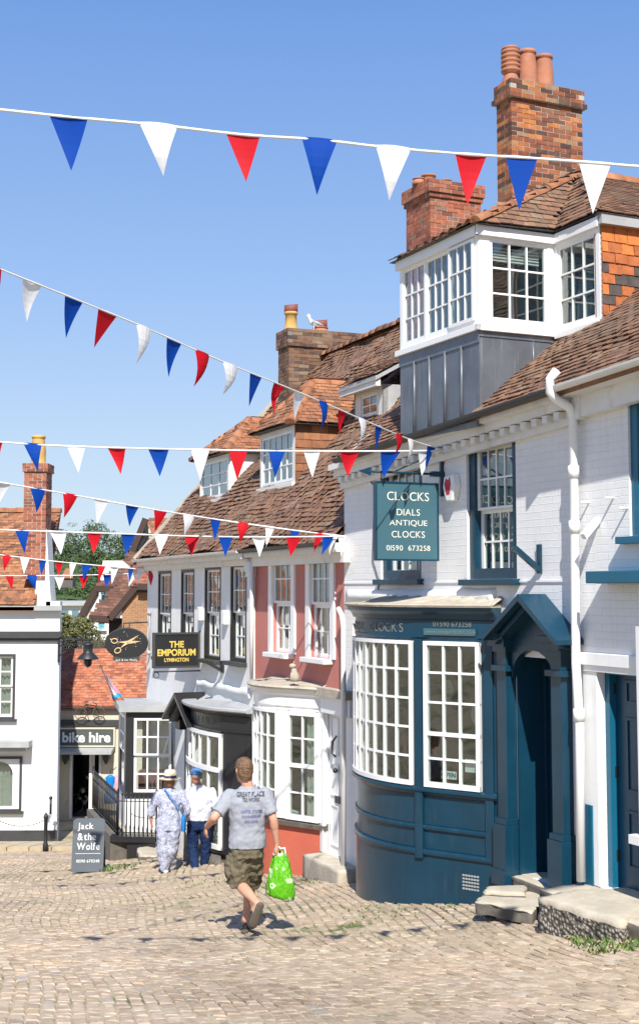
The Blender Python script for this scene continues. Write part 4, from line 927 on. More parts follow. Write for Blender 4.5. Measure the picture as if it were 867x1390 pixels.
def dormerB(par, nf, a, b, z0, h, ny, wallmat, hung, rise, back, nx=4, sash_n=None):
    zt_ = z0 + h; dorms.append((a, b, nf, zt_ + .3))
    mb = MB(FB); wall_open(mb, a, b, z0 - .1, zt_, [(a + .07, b - .07, z0 + .03, zt_ - .08)], nf, .08)
    mb.box(a - .03, b + .03, nf - .06, nf, z0 - .06, z0 + .0)
    d_ = mb.build('dormer', M['white_old'], par)
    ch = MB(FB); ch.box(b - .06, b, nf + .08, nf + back, z0 - .3, zt_); ch.build('dormer_cheek', wallmat, d_); ch = MB(FB); ch.box(a, a + .06, nf + .08, nf + back, z0 - .3, zt_); ch.build('dormer_cheek', wallmat, d_)
    inm = MB(FB); inm.box(a + .06, b - .06, nf + .8, nf + .85, z0, zt_); inm.build('interior', M['inside'], d_)
    if hung:
        t = MB(); K = FB.side(b, 0); tiles(t, [K.w(nf, 0, z0 - .2), K.w(nf + back, 0, z0 - .2), K.w(nf + back, 0, zt_), K.w(nf, 0, zt_)], tw=.3, gauge=.13); t.build('hung_tiles', M['tile_warm'], d_, fixn=False)
    sash(par, FB, a + .08, b - .08, z0 + .04, zt_ - .08, nx, ny, n=nf + .01, fw=.045, bar=.022, split=False, name='dormer_window', curtain=[(.1, .9)])
    ov = .14; e = zt_ + .02; sm = (a + b) / 2; w = FB.w; hb_ = (b - a) / 2
    fl_, fr_ = w(a - ov, nf - ov, e), w(b + ov, nf - ov, e); r0 = w(sm, nf + hb_ * .8, e + rise); r1 = w(sm, nf + back + 1.5, e + rise); bl, br = w(a - ov, nf + back + 1, e), w(b + ov, nf + back + 1, e)
    t = MB(); tiles(t, [fl_, fr_, r0], sag=.03); tiles(t, [fr_, br, r1, r0], sag=.03); tiles(t, [bl, fl_, r0, r1], sag=.03)
    ro = t.build('dormer_roof', M['tile_warm'], d_, fixn=False)
    b2 = MB()
    for pl in ([fl_, fr_, r0], [fr_, br, r1, r0], [bl, fl_, r0, r1], [fr_, fl_, bl, br]): b2.face([p - V((0, 0, .015)) for p in pl])
    b2.build('dormer_boarding', M['charcoal'], d_)
    r2 = MB(); ridge(r2, r0, r1, .10); ridge(r2, fl_, r0, .10, .28); ridge(r2, fr_, r0, .10, .28); r2.build('hip_tiles', M['ridge'], d_)
dormerB(pink, dA[1], dA[0], dB[0], dA[2] + .0, FB.sz(372, 585, dA[1])[1] - dA[2], 3, M['lead_light'], True, .85, 1.7, nx=5)
dormerB(emp, dC[1], dC[0], dD[0], dC[2], FB.sz(287, 622, dC[1])[1] - dC[2], 3, M['white_render'], False, .75, 1.7, nx=3)
# small shed dormer with white fascia
a, b = dE[0] - .55, dE[0] + .55; nf = dE[1]; z0 = dE[2]; hh = .48
dorms.append((a, b, nf, z0 + hh))
mb = MB(FB); wall_open(mb, a, b, z0 - .05, z0 + hh, [(a + .25, b - .25, z0 + .05, z0 + hh - .1)], nf, .08); mb.box(a - .15, b + .15, nf - .2, nf - .12, z0 + hh - .06, z0 + hh + .10); sd = mb.build('dormer', M['white_old'], pink)
sash(pink, FB, a + .25, b - .25, z0 + .05, z0 + hh - .1, 2, 2, n=nf + .02, fw=.04, split=False, name='dormer_window')
t = MB(); q0, q1, q2, q3 = FB.w(a - .18, nf - .22, z0 + hh + .1), FB.w(b + .18, nf - .22, z0 + hh + .1), FB.w(b + .18, nf + 1.5, z0 + hh + 1.05), FB.w(a - .18, nf + 1.5, z0 + hh + 1.05); tiles(t, [q0, q1, q2, q3], sag=.05, seed=9); t.build('dormer_roof', M['tile'], sd, fixn=False)
t = MB(FB); t.slab([p - V((0, 0, .02)) for p in (q0, q1, q2, q3)], V((0, 0, -.06))); t.box(a, a + .05, nf, nf + 1.2, z0 - .1, z0 + hh); t.box(b - .05, b, nf, nf + 1.2, z0 - .1, z0 + hh); t.build('dormer_boarding', M['lead_light'], sd)
for par, pts in ((emp, [EL, RM, RM2, RL]), (pink, [RM, ER, RR, RM2])):
    t = MB(); tiles(t, pts, gauge=.092, tw=.16, sag=.12, seed=4, jit=1.2, skip=skipB); ro = t.build('roof', M['tile'], par, fixn=False)
    n_ = (pts[1] - pts[0]).cross(pts[3] - pts[0]).normalized()
    b2 = MB()
    tiles  # boarding laid as strips that leave the dormers open
    K = 40; J = 16
    def bp(i, j): return pts[0].lerp(pts[1], i / K).lerp(pts[3].lerp(pts[2], i / K), j / J)
    for i in range(K):
        for j in range(J):
            c_ = bp(i + .5, j + .5)
            if not skipB(c_): b2.face([p - n_ * .075 for p in (bp(i, j), bp(i + 1, j), bp(i + 1, j + 1), bp(i, j + 1))])
    bk_ = FB.n * 4 - V((0, 0, 4.5)); b2.face([pts[3], pts[2], pts[2] + bk_, pts[3] + bk_])
    b2.build('roof_boarding', M['tile'], ro)
    t = MB(); ridge(t, pts[3] + V((0, 0, .05)), pts[2] + V((0, 0, .05)), .12); t.build('ridge_tiles', M['tile_warm'], ro)
vg = MB(); vg.beam(EL + V((0, 0, -.02)), RL + V((0, 0, -.02)), .1, .16); vg.build('verge', M['stone'], emp)
e2 = MB(FB); e2.box(SEL - .05, SPE, -.20, -.0, ZE - .12, ZE - .02); e2.box(SEL, SPE, -.08, -.001, ZE - .22, ZE - .12); e2.build('cornice', M['white_old'], emp)
e2 = MB(FB); e2.box(SPE + .15, .2, -.22, -.0, ZE - .10, ZE + .02); e2.box(SPE + .15, .2, -.10, -.001, ZE - .24, ZE - .10); e2.build('cornice', M['white_old'], pink)
gutter(emp, FB, SEL - .1, SPE, ZE + .0, ZE + .02, -.27, M['white_old']); gutter(pink, FB, SPE + .1, .2, ZE + .02, ZE + .04, -.27, M['charcoal'])
# ---- chimney on the gable
q = P(392, 520, 27.3); s_, n_, _ = FB.loc(q); z1 = P(392, 445, 27.3).z
cE = chimney(emp, FB, s_ - .62, s_, n_, n_ + 2.3, z1 - 2.6, z1 - .38, M['brick_dark'], M['mortar_dark'], bands=[(z1 - .38, z1, .04)])
M['cowl'] = paint('dull_red_cowl', (.22, .07, .05), .7, .2, 5, .2, 20)
def cowl(par, p, r, mt):
    mb = MB(); mb.rings([(p + V((-r * 1.5, 0, 0)) + V((0, r * .9 * cos(t), 0)) * 0, V((0, r, 0)), V((0, 0, r))) for t in (0,)] + [(p + V((r * 1.5, 0, .02)), V((0, r * 1.05, 0)), V((0, 0, r * 1.05)))], 12); mb.build('chimney_cowl', mt, par)
for (u, v, r, h, mt, k) in ((409, 447, .13, .40, 'pot_yellow', 'short'), (457, 449, .15, .12, 'pot', 'short')):
    p = P(u, v, 27.1); ls, ln, lz = FB.loc(p); b_ = FB.w(s_ - .3, ln, z1); pt_ = pot(cE, b_, r, h, M[mt], k); cowl(cE, b_ + V((0, 0, h + .06)), .095, M['cowl'])
# seagull
gp = P(445, 447, 27.1); ls, ln, _ = FB.loc(gp); gp = FB.w(s_ - .25, ln, z1)
sg = thing('seagull', 'white seagull with grey wings perched on the sooty brick chimney', 'bird', gp)
b_ = MB(); b_.rings([(gp + V((.16, 0, .13)), V((0, .01, 0)), V((0, 0, .01))), (gp + V((.08, 0, .16)), V((0, .045, 0)), V((0, 0, .04))), (gp + V((0, 0, .19)), V((0, .065, 0)), V((0, 0, .065))), (gp + V((-.07, 0, .23)), V((0, .05, 0)), V((.02, 0, .05))), (gp + V((-.10, 0, .30)), V((0, .03, 0)), V((.03, 0, .0))), (gp + V((-.11, 0, .36)), V((0, .035, 0)), V((.035, 0, 0))), (gp + V((-.12, 0, .395)), V((0, .015, 0)), V((.015, 0, 0)))], 12)
for dy in (-.03, .03): b_.tube([gp + V((-.01, dy, 0)), gp + V((0, dy, .14))], .007, 6)
b_.build('gull_body', M['white_smooth'], sg); b_ = MB(); b_.rings([(gp + V((-.14, 0, .355)), V((0, .014, 0)), V((0, 0, .012))), (gp + V((-.20, 0, .345)), V((0, .003, 0)), V((0, 0, .004)))], 8); b_.build('beak', M['gold'], sg)
for dy in (-.06, .06):
    b_ = MB(); b_.rings([(gp + V((-.05, dy, .22)), V((0, .012, 0)), V((0, 0, .035))), (gp + V((.08, dy * .9, .19)), V((0, .014, 0)), V((0, 0, .035))), (gp + V((.20, dy * .3, .14)), V((0, .004, 0)), V((0, 0, .01)))], 8); b_.build('wing', plain('gull_grey', (.35, .37, .4)), sg)
# ---- square bay at the far end (faces the camera) -------------------------------------------------
YB = 25.2; FQ = Frame(0, YB, 1, 0); X0, X1 = P(171, 1000, YB).x, P(236, 1000, YB).x; zt = P(200, 966, YB).z; z0w, z1w = P(200, 1076, YB).z, P(200, 975, YB).z
wx0, wx1 = P(182, 1000, YB).x, P(233, 1000, YB).x; zg = -3.5
mb = MB(FQ); wall_open(mb, X0, X1, z0w - .1, zt, [(wx0, wx1, z0w, z1w)], 0, .1)
PL = V((-4.02, 26.9, 0)); side = Frame(PL.x, PL.y, X0 - PL.x, YB - PL.y); Ls = (V((X0, YB, 0)) - PL).length
mb.fr = side; wall_open(mb, 0, Ls, z0w - .1, zt, [(.35, Ls - .35, z0w, z1w)], 0, .1)
bq = mb.build('bay', M['black'], emp)
mb = MB(FQ); mb.box(X0 + .0, X1, .02, .12, zg - .6, z0w - .1); mb.fr = side; mb.box(0, Ls - .05, .02, .12, zg - .6, z0w - .1); mb.build('bay_base', M['white_smooth'], bq)
sash(emp, FQ, wx0, wx1, z0w, z1w, 3, 4, n=.0, fw=.05, bar=.03, name='bay_window')
sash(emp, side, .35, Ls - .35, z0w, z1w, 2, 4, n=.0, fw=.05, bar=.03, name='bay_window', split=True)
mb = MB(); rfp = [V((X0 - .12, YB - .1, 0)), V((X1 + .12, YB - .1, 0)), V((X1 + .3, YB + .9, 0)), FB.w(SEL, .1, 0), V((PL.x - .1, PL.y, 0))]
mb.slab([V((p.x, p.y, zt)) for p in rfp], V((0, 0, .11))); mb.build('bay_roof', M['lead_light'], bq)
mb = MB(FQ); mb.box(X0 + .1, X1, 1.6, 1.7, z0w, zt); mb.build('interior', M['inside'], bq)
mb = MB(FQ); mb.box(wx0 + .05, wx0 + .5, .3, .6, z0w, z0w + .35); mb.build('display', plain('shop_goods', (.3, .12, .13)), bq)
downpipe(emp, [P(237, 960, 25.15), P(239, 1062, 25.15)], .045, M['lead_light'])
# faint gilt scroll under the window
mb = MB(FQ); cx = (X0 + X1) / 2 + .1; pr = [V((cx + cos(t) * .45, YB + .015, z0w - .35 - sin(t) * .12)) for t in [pi * i / 14 for i in range(15)]]; mb.tube(pr, .008, 6); mb.build('painted_scroll', M['lead_light'], bq)
# lamps / boxes on emporium wall
mb = MB(FB)
for i, (u, v) in enumerate(((272, 833), (305, 838))):
    s0_, z0_ = FB.sz(u, v, -.05); mb = MB(FB); mb.box(s0_ - .07, s0_ + .07, -.09, 0, z0_ - .12, z0_ + .12); mb.build('wall_lamp', M['white'], emp, bevel=.01)
mb = MB(FB); s0_, z0_ = FB.sz(303, 905, 0); mb.box(s0_ - .06, s0_ + .06, -.04, 0, z0_ - .1, z0_ + .1); mb.beam(FB.w(s0_, 0, z0_ - .08), FB.w(s0_ - .1, -.3, z0_ + .1), .05, .05); mb.build('flag_bracket', M['black'], emp)
mb = MB(FB); s0_, z0_ = FB.sz(205, 850, 0); za2 = FB.sz(205, 832, 0)[1]; zb2 = FB.sz(205, 886, 0)[1]; mb.tube([FB.w(s0_, -.03, za2), FB.w(s0_, -.03, zb2)], .02, 6); mb.ball(FB.w(s0_, -.04, za2), .05); mb.ball(FB.w(s0_, -.04, zb2), .05); mb.build('wall_rod', M['lead_light'], emp)
# ================================================================== LEFT: white building, bike shop, far house, hill
YD = 33.0
def pz(u, v, Y): return P(u, v, Y)
wd = thing('white_building', 'bright white painted building with black trim and red tiled roof at the left edge', 'building', V((-9, YD, -4.7)))
xr = pz(79, 1000, YD).x; xl = -14.0; ze = pz(40, 822, YD).z
x18 = pz(18, 930, YD).x; ww = (x18 - .9, x18, pz(9, 973, YD).z, pz(9, 891, YD).z); wl = (pz(27, 1060, YD).x - 1.1, pz(27, 1060, YD).x, pz(9, 1098, YD).z, pz(9, 1030, YD).z)
F3 = Frame(0, YD, 1, 0)
mb = MB(F3); wall_open(mb, xl, xr, -4.75, ze, [ww, wl], 0, .25); xk_ = xr * 37.5 / 33 - .12; mb.box(xl, xk_, 4.5, 4.7, -4.7, ze); mb.slab([V((xr - .02, YD + .26, -5.2)), V((xk_, YD + 4.5, -5.2)), V((xk_, YD + 4.5, ze)), V((xr - .02, YD + .26, ze))], V((-.25, 0, 0))); mb.build('wall', M['white_smooth'], wd)
mb = MB(F3); mb.box(xl, xr - .3, .7, .8, -4.5, ze); mb.build('interior', M['inside'], wd)
mb = MB(F3); zc = pz(40, 868, YD).z; mb.box(xl, xr + .06, -.12, 0, pz(40, 866, YD).z, pz(40, 857, YD).z); mb.box(xl, xr + .02, -.06, 0, pz(40, 871, YD).z, pz(40, 866, YD).z); mb.box(xl, xr + .02, -.04, 0, -4.75, pz(40, 1127, YD).z)
mb.build('black_trim', M['charcoal'], wd)
mb = MB(F3); mb.box(xl, xr + .08, -.2, 0, ze - .12, ze); mb.build('gutter', M['lead_light'], wd)
mb = MB(F3); xs = pz(45, 1005, YD).x; mb.box(xl, xs, -.45, 0, pz(0, 1012, YD).z, pz(0, 1004, YD).z); mb.box(xl, xs - .1, -.3, 0, pz(0, 1018, YD).z, pz(0, 1012, YD).z); mb.build('door_canopy', M['lead_light'], wd)
for nm_, o, ny in (('window', ww, 4), ('window', wl, 1)):
    a, b, c, d = o; w_ = sash(wd, F3, a, b, c, d, 3 if ny == 4 else 1, ny, n=.03, fw=.06, bar=.03, split=ny == 4, name=nm_, curtain=[(.05, .95)])
    sb = MB(F3); frame_box(sb, a - .06, b + .06, c - .06, d + .06, .06, -.04, .0); sb.box(a - .1, b + .12, -.1, 0, c - .11, c - .05); sb.build('surround', M['charcoal'], w_)
    if ny == 1:
        sb = MB(F3); cx = b - .5; k = 12; hw = .33
        sp = [(a, c), (cx - hw, c), (cx - hw, c + (d - c) * .7)] + [(cx - hw * cos(pi * i / k), c + (d - c) * .7 + sin(pi * i / k) * hw * .9) for i in range(1, k)] + [(cx + hw, c + (d - c) * .7), (cx + hw, c), (b, c), (b, d), (a, d)]
        sb.prism(sp, .0, .028); sb.build('arched_frame', M['white'], w_)
# roof and chimney
zr = pz(30, 694, YD + 3).z; xg = pz(50, 760, YD).x; A_, B_, C_, D_ = V((xl, YD - .2, ze)), V((xg, YD - .2, ze)), V((xg, YD + 3.0, zr)), V((xl, YD + 3.0, zr))
t = MB(); tiles(t, [A_, B_, C_, D_], gauge=.12, tw=.18, sag=.05); ro = t.build('roof', M['tile_warm'], wd, fixn=False)
t = MB(); t.slab([p - V((0, 0, .03)) for p in (A_, B_, C_, D_)], V((0, 0, -.1))); t.slab([p - V((0, 0, .03)) for p in (D_, C_, C_ + V((-1.2, 3, -4)), D_ + V((-1.2, 3, -4)))], V((0, 0, -.1))); t.build('roof_boarding', M['tile_warm'], ro)
t = MB(); ridge(t, D_, C_, .13); t.build('ridge_tiles', M['ridge'], ro)
mb = MB(F3); xa, xb = pz(47, 760, YD).x, pz(61, 760, YD).x
mb.prism([(xa, ze), (pz(68, 820, YD).x, ze), (xb, pz(60, 718, YD).z), (xa, pz(60, 718, YD).z)], .15, .8); mb.box(xr - .35, xr, .0, .3, ze, ze + .1)
mb.box(pz(60, 812, YD).x, pz(69, 812, YD).x, .0, .3, ze + .0, ze + .2); mb.build('chimney_breast', M['white_old'], wd)
zc0, zc1 = pz(45, 720, YD).z, pz(45, 640, YD).z
cD = chimney(wd, F3, pz(31, 700, YD).x, pz(61.5, 700, YD).x, .1, .8, zc0 - 1.2, zc1, M['brick_red'], M['mortar'], bands=[(zc1, zc1 + .22, .04)])
q = pz(47, 636, YD); pot(cD, V((q.x, YD + .45, zc1 + .2)), .19, .75, M['pot_yellow'], 'plain')
# bollard with chain
bx = P(62, 1150, 30.2); bx.z = gz(bx.x, bx.y) + .1
bo_ = thing('bollard', 'black bollard with a thin drooping chain by the white building', 'bollard', bx)
mb = MB(); mb.lathe(bx, [(.06, -.1), (.06, .05), (.045, .08), (.042, .6), (.055, .62), (.055, .66), (.035, .7), (.02, .74)], 12); mb.build('post', M['iron'], bo_)
q2 = bx + V((-1.6, 1.2, .55)); pts = [bx.lerp(q2, i / 14) + V((0, 0, .6 * (1 - i / 14) + .0 - .28 * 4 * (i / 14) * (1 - i / 14) * .8)) for i in range(15)]
mb = MB()
for i in range(len(pts) * 3 - 3):
    f = i / 3; a_ = pts[int(f)].lerp(pts[min(int(f) + 1, 14)], f % 1); b_ = pts[int((i + 1) / 3)].lerp(pts[min(int((i + 1) / 3) + 1, 14)], ((i + 1) / 3) % 1); mb.beam(a_, b_.lerp(a_, .25), .022 if i % 2 else .008, .008 if i % 2 else .022)
q3 = bx + V((.13, .5, .0)); mb.tube([bx + V((0, 0, .6)), bx + V((.1, .6, .35)), bx + V((.12, 1.8, .75))], .006, 5); mb.build('chain', M['iron'], bo_)
mb = MB(); q3 = P(69, 1105, 32.3); mb.tube([q3, q3 + V((0, 0, .35))], .03, 8); mb.ball(q3 + V((0, 0, .38)), .045); mb.build('chain_hook', M['iron'], bo_)
# street lamp on a bracket arm
lp = P(120, 870, 31.5); la = thing('street_lamp', 'black hanging street lamp on a scrolled iron bracket arm above the bike shop', 'lamp', lp)
mb = MB(); w0 = V((xr, YD - .05, lp.z + .02)); mb.tube([w0, lp + V((.05, 0, .02))], .028, 8); mb.tube([w0 + V((0, 0, -.45)), w0 + V((.25, -.3, -.3)), w0 + V((.35, -.45, -.05))], .016, 8)
for k, (cx, r) in enumerate(((.30, .13), (.5, .07), (.12, .08))):
    d_ = (lp - w0).normalized(); c_ = w0 + d_ * cx + V((0, 0, -.15)); mb.tube([c_ + d_ * (cos(t) * r * (1 - t / 14)) + V((0, 0, sin(t) * r * (1 - t / 14))) for t in [i * .5 for i in range(15)]], .010, 6)
mb.tube([w0 + V((0, 0, -.2)) , lp + V((0, 0, -.03))], .012, 6); mb.beam(w0 + V((.0, 0, -.6)), w0 + V((0, 0, .15)), .06, .05); mb.build('bracket_arm', M['iron'], la)
mb = MB(); mb.lathe(lp, [(.025, .06), (.03, -.02), (.06, -.03), (.13, -.06), (.14, -.09), (.12, -.11), (.115, -.26), (.13, -.28), (.25, -.40), (.26, -.43), (.24, -.43), (.10, -.38)][::-1], 20); mb.build('lamp_shade', M['iron'], la)
mb = MB(); mb.lathe(lp, [(.02, -.62), (.07, -.59), (.10, -.52), (.10, -.40), (.06, -.38)], 16); mb.build('lamp_globe', paint('smoked_glass', (.02, .02, .025), .15, bs=0), la)

# ---------------- bike hire shop
YK = 38.0; F4 = Frame(0, YK, 1, 0)
bk = thing('bike_shop', 'low cream bike hire shop with bright red tiled roof and open doorway', 'building', V((-6.2, YK, -5)))
x0, x1 = -9.0, P(207, 1000, YK).x; zk = P(100, 960, YK).z; zf = -5.4
do = (P(97, 1050, YK).x, P(123, 1050, YK).x, P(100, 1111, YK).z, P(100, 1022, YK).z); wi = (P(126, 1050, YK).x, P(137, 1050, YK).x, P(100, 1100, YK).z, do[3])
mb = MB(F4); wall_open(mb, x0, x1, zf, zk, [do, wi], 0, .3); mb.build('wall', M['cream'], bk)
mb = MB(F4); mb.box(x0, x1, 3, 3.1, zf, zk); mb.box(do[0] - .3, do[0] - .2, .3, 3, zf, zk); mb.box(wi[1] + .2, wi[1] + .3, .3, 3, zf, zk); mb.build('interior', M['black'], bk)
mb = MB(F4); frame_box(mb, do[0] - .04, do[1] + .04, do[2], do[3] + .04, .07, -.03, .05, False); frame_box(mb, wi[0], wi[1], wi[2], wi[3], .05, -.02, .05); mb.build('door_frame', M['white'], bk)
mb = MB(F4); mb.box(x0, x1, -.12, 0, P(100, 984, YK).z, P(100, 977, YK).z); mb.box(x0, x1, -.18, 0, zk - .04, zk + .08); mb.build('black_cornice', M['charcoal'], bk)
mb = MB(F4); a, b = P(82, 1000, YK).x, P(156, 1000, YK).x; zs0, zs1 = P(100, 1012, YK).z, P(100, 988, YK).z; mb.box(a, b, -.16, -.08, zs0, zs1); sb_ = mb.build('shop_sign', M['sign_grey'], bk); mb = MB(F4); frame_box(mb, a - .03, b + .03, zs0 - .02, zs1 + .02, .04, -.18, -.07); mb.build('sign_frame', M['cream'], sb_)
text('bike hire', .47, sb_, V(((a + b) / 2 + .0, YK - .165, (zs0 + zs1) / 2 + .0)), (1, 0, 0), (0, 0, 1), M['white'], bold=.014, fit=((b - a) * .88, (zs1 - zs0) * .58))
mb = MB(F4); mb.slab([V((a - .0, YK, zs0 - .02)), V((b, YK, zs0 - .02)), V((b, YK - .6, zs0 - .1)), V((a, YK - .6, zs0 - .1))], V((0, 0, -.08))); mb.build('door_canopy', M['lead_light'], bk)
for xx in (P(91, 1025, YK).x, P(146, 1025, YK).x): mb = MB(F4); mb.prism([(xx - .1, zs0 - .12), (xx + .1, zs0 - .12), (xx + .08, zs0 - .35), (xx, zs0 - .5), (xx - .08, zs0 - .35)], -.3, 0); mb.build('canopy_bracket', M['charcoal'], bk)
t = MB(); A_, B_, C_, D_ = V((x0, YK - .2, zk + .05)), V((x1, YK - .2, zk + .05)), V((x1, YK + 1.3, P(100, 882, YK + 1.3).z)), V((x0, YK + 1.3, P(100, 882, YK + 1.3).z)); tiles(t, [A_, B_, C_, D_], gauge=.10, tw=.17, sag=.03); rr_ = t.build('roof', M['red_tile'], bk, fixn=False)
t = MB(); t.slab([p - V((0, 0, .03)) for p in (A_, B_, C_, D_)], V((0, .1, -.1))); t.build('roof_boarding', M['red_tile'], rr_)
# goods seen in the doorway
mb = MB(F4)
for i in range(7): x = U(do[0] + .1, do[1] - .1); z = U(do[2] + .1, do[3] - .5); mb.ball(V((x, YK + U(.6, 1.6), z)), U(.03, .07), 8)
mb.build('goods', M['white_old'], bk)
mb = MB(F4); c_ = P(111, 1085, YK); 
for dx in (-.28, .28): mb.tube([V((c_.x + dx + cos(t) * .24, YK + .5, do[2] + .3 + sin(t) * .3)) for t in [2 * pi * i / 16 for i in range(17)]], .02, 6)
mb.tube([V((c_.x - .28, YK + .5, do[2] + .3)), V((c_.x - .1, YK + .5, do[2] + .8)), V((c_.x + .2, YK + .5, do[2] + .75)), V((c_.x + .28, YK + .5, do[2] + .3))], .02, 6); mb.build('display_bicycle', M['charcoal'], bk)
# ornamental bicycle on the fascia
bc = thing('ornamental_bicycle', 'small rusty bicycle ornament mounted above the bike shop sign', 'ornament', P(120, 975, YK - .3)); Yb = YK - .28
ca, cbb = P(110, 969, Yb), P(134.5, 968, Yb); rw = .165 * 1.0
for c_ in (ca, cbb):
    mb = MB(); mb.tube([c_ + V((cos(t) * rw, 0, sin(t) * rw)) for t in [2 * pi * i / 20 for i in range(21)]], .012, 6)
    for i in range(8): t = pi * i / 4; mb.tube([c_, c_ + V((cos(t) * rw, 0, sin(t) * rw))], .003, 4)
    mb.build('wheel', paint('rusty_iron', (.12, .08, .05), .8), bc)
mb = MB(); bb_ = ca.lerp(cbb, .42) + V((0, 0, -.02)); st_ = ca.lerp(cbb, .3) + V((0, 0, .26)); hd_ = cbb + V((-.08, 0, .26))
for p_, q_ in ((ca, bb_), (bb_, st_), (st_, ca), (st_, hd_ + V((0, 0, -.06))), (bb_, hd_ + V((0, 0, -.1))), (hd_, cbb), (st_, st_ + V((-.01, 0, .06))), (hd_, hd_ + V((-.09, 0, .04)))): mb.tube([p_, q_], .012, 6)
mb.beam(st_ + V((-.06, 0, .07)), st_ + V((.06, 0, .07)), .04, .025); mb.lathe(bb_ + V((0, 0, 0)), [(.045, -.02), (.045, .02)], 10); mb.build('frame', M['iron'], bc)

# ---------------- brown roofed house behind
YH = 50.0
hs = thing('brown_roofed_house', 'far house with long brown sloping roofs, timbered gable and orange brick wall', 'house', P(160, 860, YH))
Fh = Frame(0, YH, 1, 0); mb = MB(Fh)
q = lambda u, v, Y=YH: P(u, v, Y)
def poly(u_v, Y): return [(P(u, v, Y).x, P(u, v, Y).z) for u, v in u_v]
mb.prism(poly([(166, 905), (215, 905), (215, 795), (186, 795), (166, 828)], YH), 0, 5); mb.build('brick_wall', brickmat('orange_brick', (.42, .2, .085), (.34, .15, .06), (.5, .42, .3), bstr=.3), hs)
Fh2 = Frame(0, YH + 3.5, 1, 0)
mb = MB(Fh2); mb.prism(poly([(116, 905), (214, 905), (214, 770), (180, 772), (165, 761), (140, 761), (136, 790), (112, 838)], YH + 3.5), 0, 6); mb.build('white_wall', M['white_render'], hs)
tb = islands('brown_roof_tile', [(0, (.10, .05, .035)), (.5, (.16, .075, .05)), (1, (.22, .11, .075))])
def farroof(pts, name='roof', m_=None, sp=None):
    t = MB(); t.slab(pts, V((0, .05, -.16))); ro = t.build(name + '_boarding' if False else name, tb if m_ is None else m_, hs); 
    return ro
t = MB(); r1 = [q(121, 838), q(149, 839), q(188, 792, YH + 1.6), q(214, 770, YH + 2.4), q(214, 757, YH + 3.2), q(166, 790, YH + 2.0)]
def farroofs(cs, m_):
    t = MB(); tiles(t, cs, gauge=.16, tw=.26); o = t.build('roof', m_, hs, fixn=False); b2 = MB(); b2.slab([p - V((0, 0, .03)) for p in cs], V((0, .1, -.18))); b2.build('roof_edge', M['black'], o)
# planes: long catslide dropping to the left
def plane4(u1, v1, u2, v2, dy, Y0, ug, vg): 
    a = q(u1, v1, Y0); b = q(u2, v2, Y0); c = q(ug, vg, Y0 + dy); d = c + (a - b); return [a, b, c, d]
cs = [q(121, 837, YH), q(149, 839, YH), q(212, 768, YH + 2.2), q(184, 766, YH + 2.2)]; farroofs(cs, tb)
cs = [q(130, 797, YH + 2.5), q(172, 797, YH + 2.5), q(212, 746, YH + 4.5), q(180, 748, YH + 4.5)]; farroofs(cs, tb)
cs = [q(178, 796, YH - .2), q(214, 797, YH - .2), q(214, 779, YH + 1.5), q(192, 779, YH + 1.5)]; farroofs(cs, M['red_tile'])
BGM = paint('dark_brown_timber', (.05, .025, .018), .7)
for (p_, q_) in (((149, 840, YH - .1), (187, 794, YH - .1)), ((138, 788, YH + 3.4), (109, 839, YH + 3.4)), ((198, 704, YH + 3), (180, 749, YH + 3)), ((121, 839, YH - .1), (149, 841, YH - .1)), ((130, 799, YH + 2.4), (160, 799, YH + 2.4)), ((187, 796, YH - .3), (214, 797, YH - .3))): bg = MB(); bg.beam(q(*p_), q(*q_), .18, .24); bg.build('bargeboard', BGM, hs)
Fg = Frame(0, YH + 3.2, 1, 0); g = MB(Fg); g.prism(poly([(198, 706), (181, 750), (204, 750)], YH + 3.2), 0, .3); g.prism(poly([(198, 706), (204, 750), (214, 745)], YH + 3.25), 0.05, .3); g.build('gable', M['cream'], hs)
g = MB()
for (p_, q_) in (((198, 706), (202, 750)), ((190, 726), (206, 726)), ((184, 748), (206, 748)), ((198, 730), (188, 748))): g.beam(q(*p_, YH + 3.0), q(*q_, YH + 3.0), .16, .12)
g.build('timber_frame', M['black'], hs)
farroofs([q(200, 745, YH + 3.1), q(240, 745, YH + 3.1), q(240, 704, YH + 5), q(198, 704, YH + 5)], M['tile_warm'])
for (u0, u1, v0, v1, Y_) in ((135, 149, 802, 818, YH + 3.4), (132, 145, 843, 856, YH + 3.4)):
    Fw = Frame(0, Y_, 1, 0); a, b = q(u0, v0, Y_), q(u1, v1, Y_); g = MB(Fw); frame_box(g, a.x, b.x, b.z, a.z, .07, -.05, .05); wn_ = g.build('window', M['white'], hs); g = MB(Fw); g.box(a.x + .05, b.x - .05, .0, .02, b.z + .05, a.z - .05); g.build('shutter', paint('turquoise_panel', (.12, .42, .5), .5), wn_)
g = MB(Frame(0, YH + .3, 1, 0)); a, b = q(148, 840, YH + .3), q(166, 870, YH + .3); g.box(a.x, b.x, 0, 1.2, b.z - .8, a.z); g.build('porch', paint('dark_porch', (.04, .022, .018), .7), hs)
g = MB(); g.tube([q(182, 700, YH + 3)] * 1 + [q(182, 699, YH + 3.01)], .01, 4) if False else None

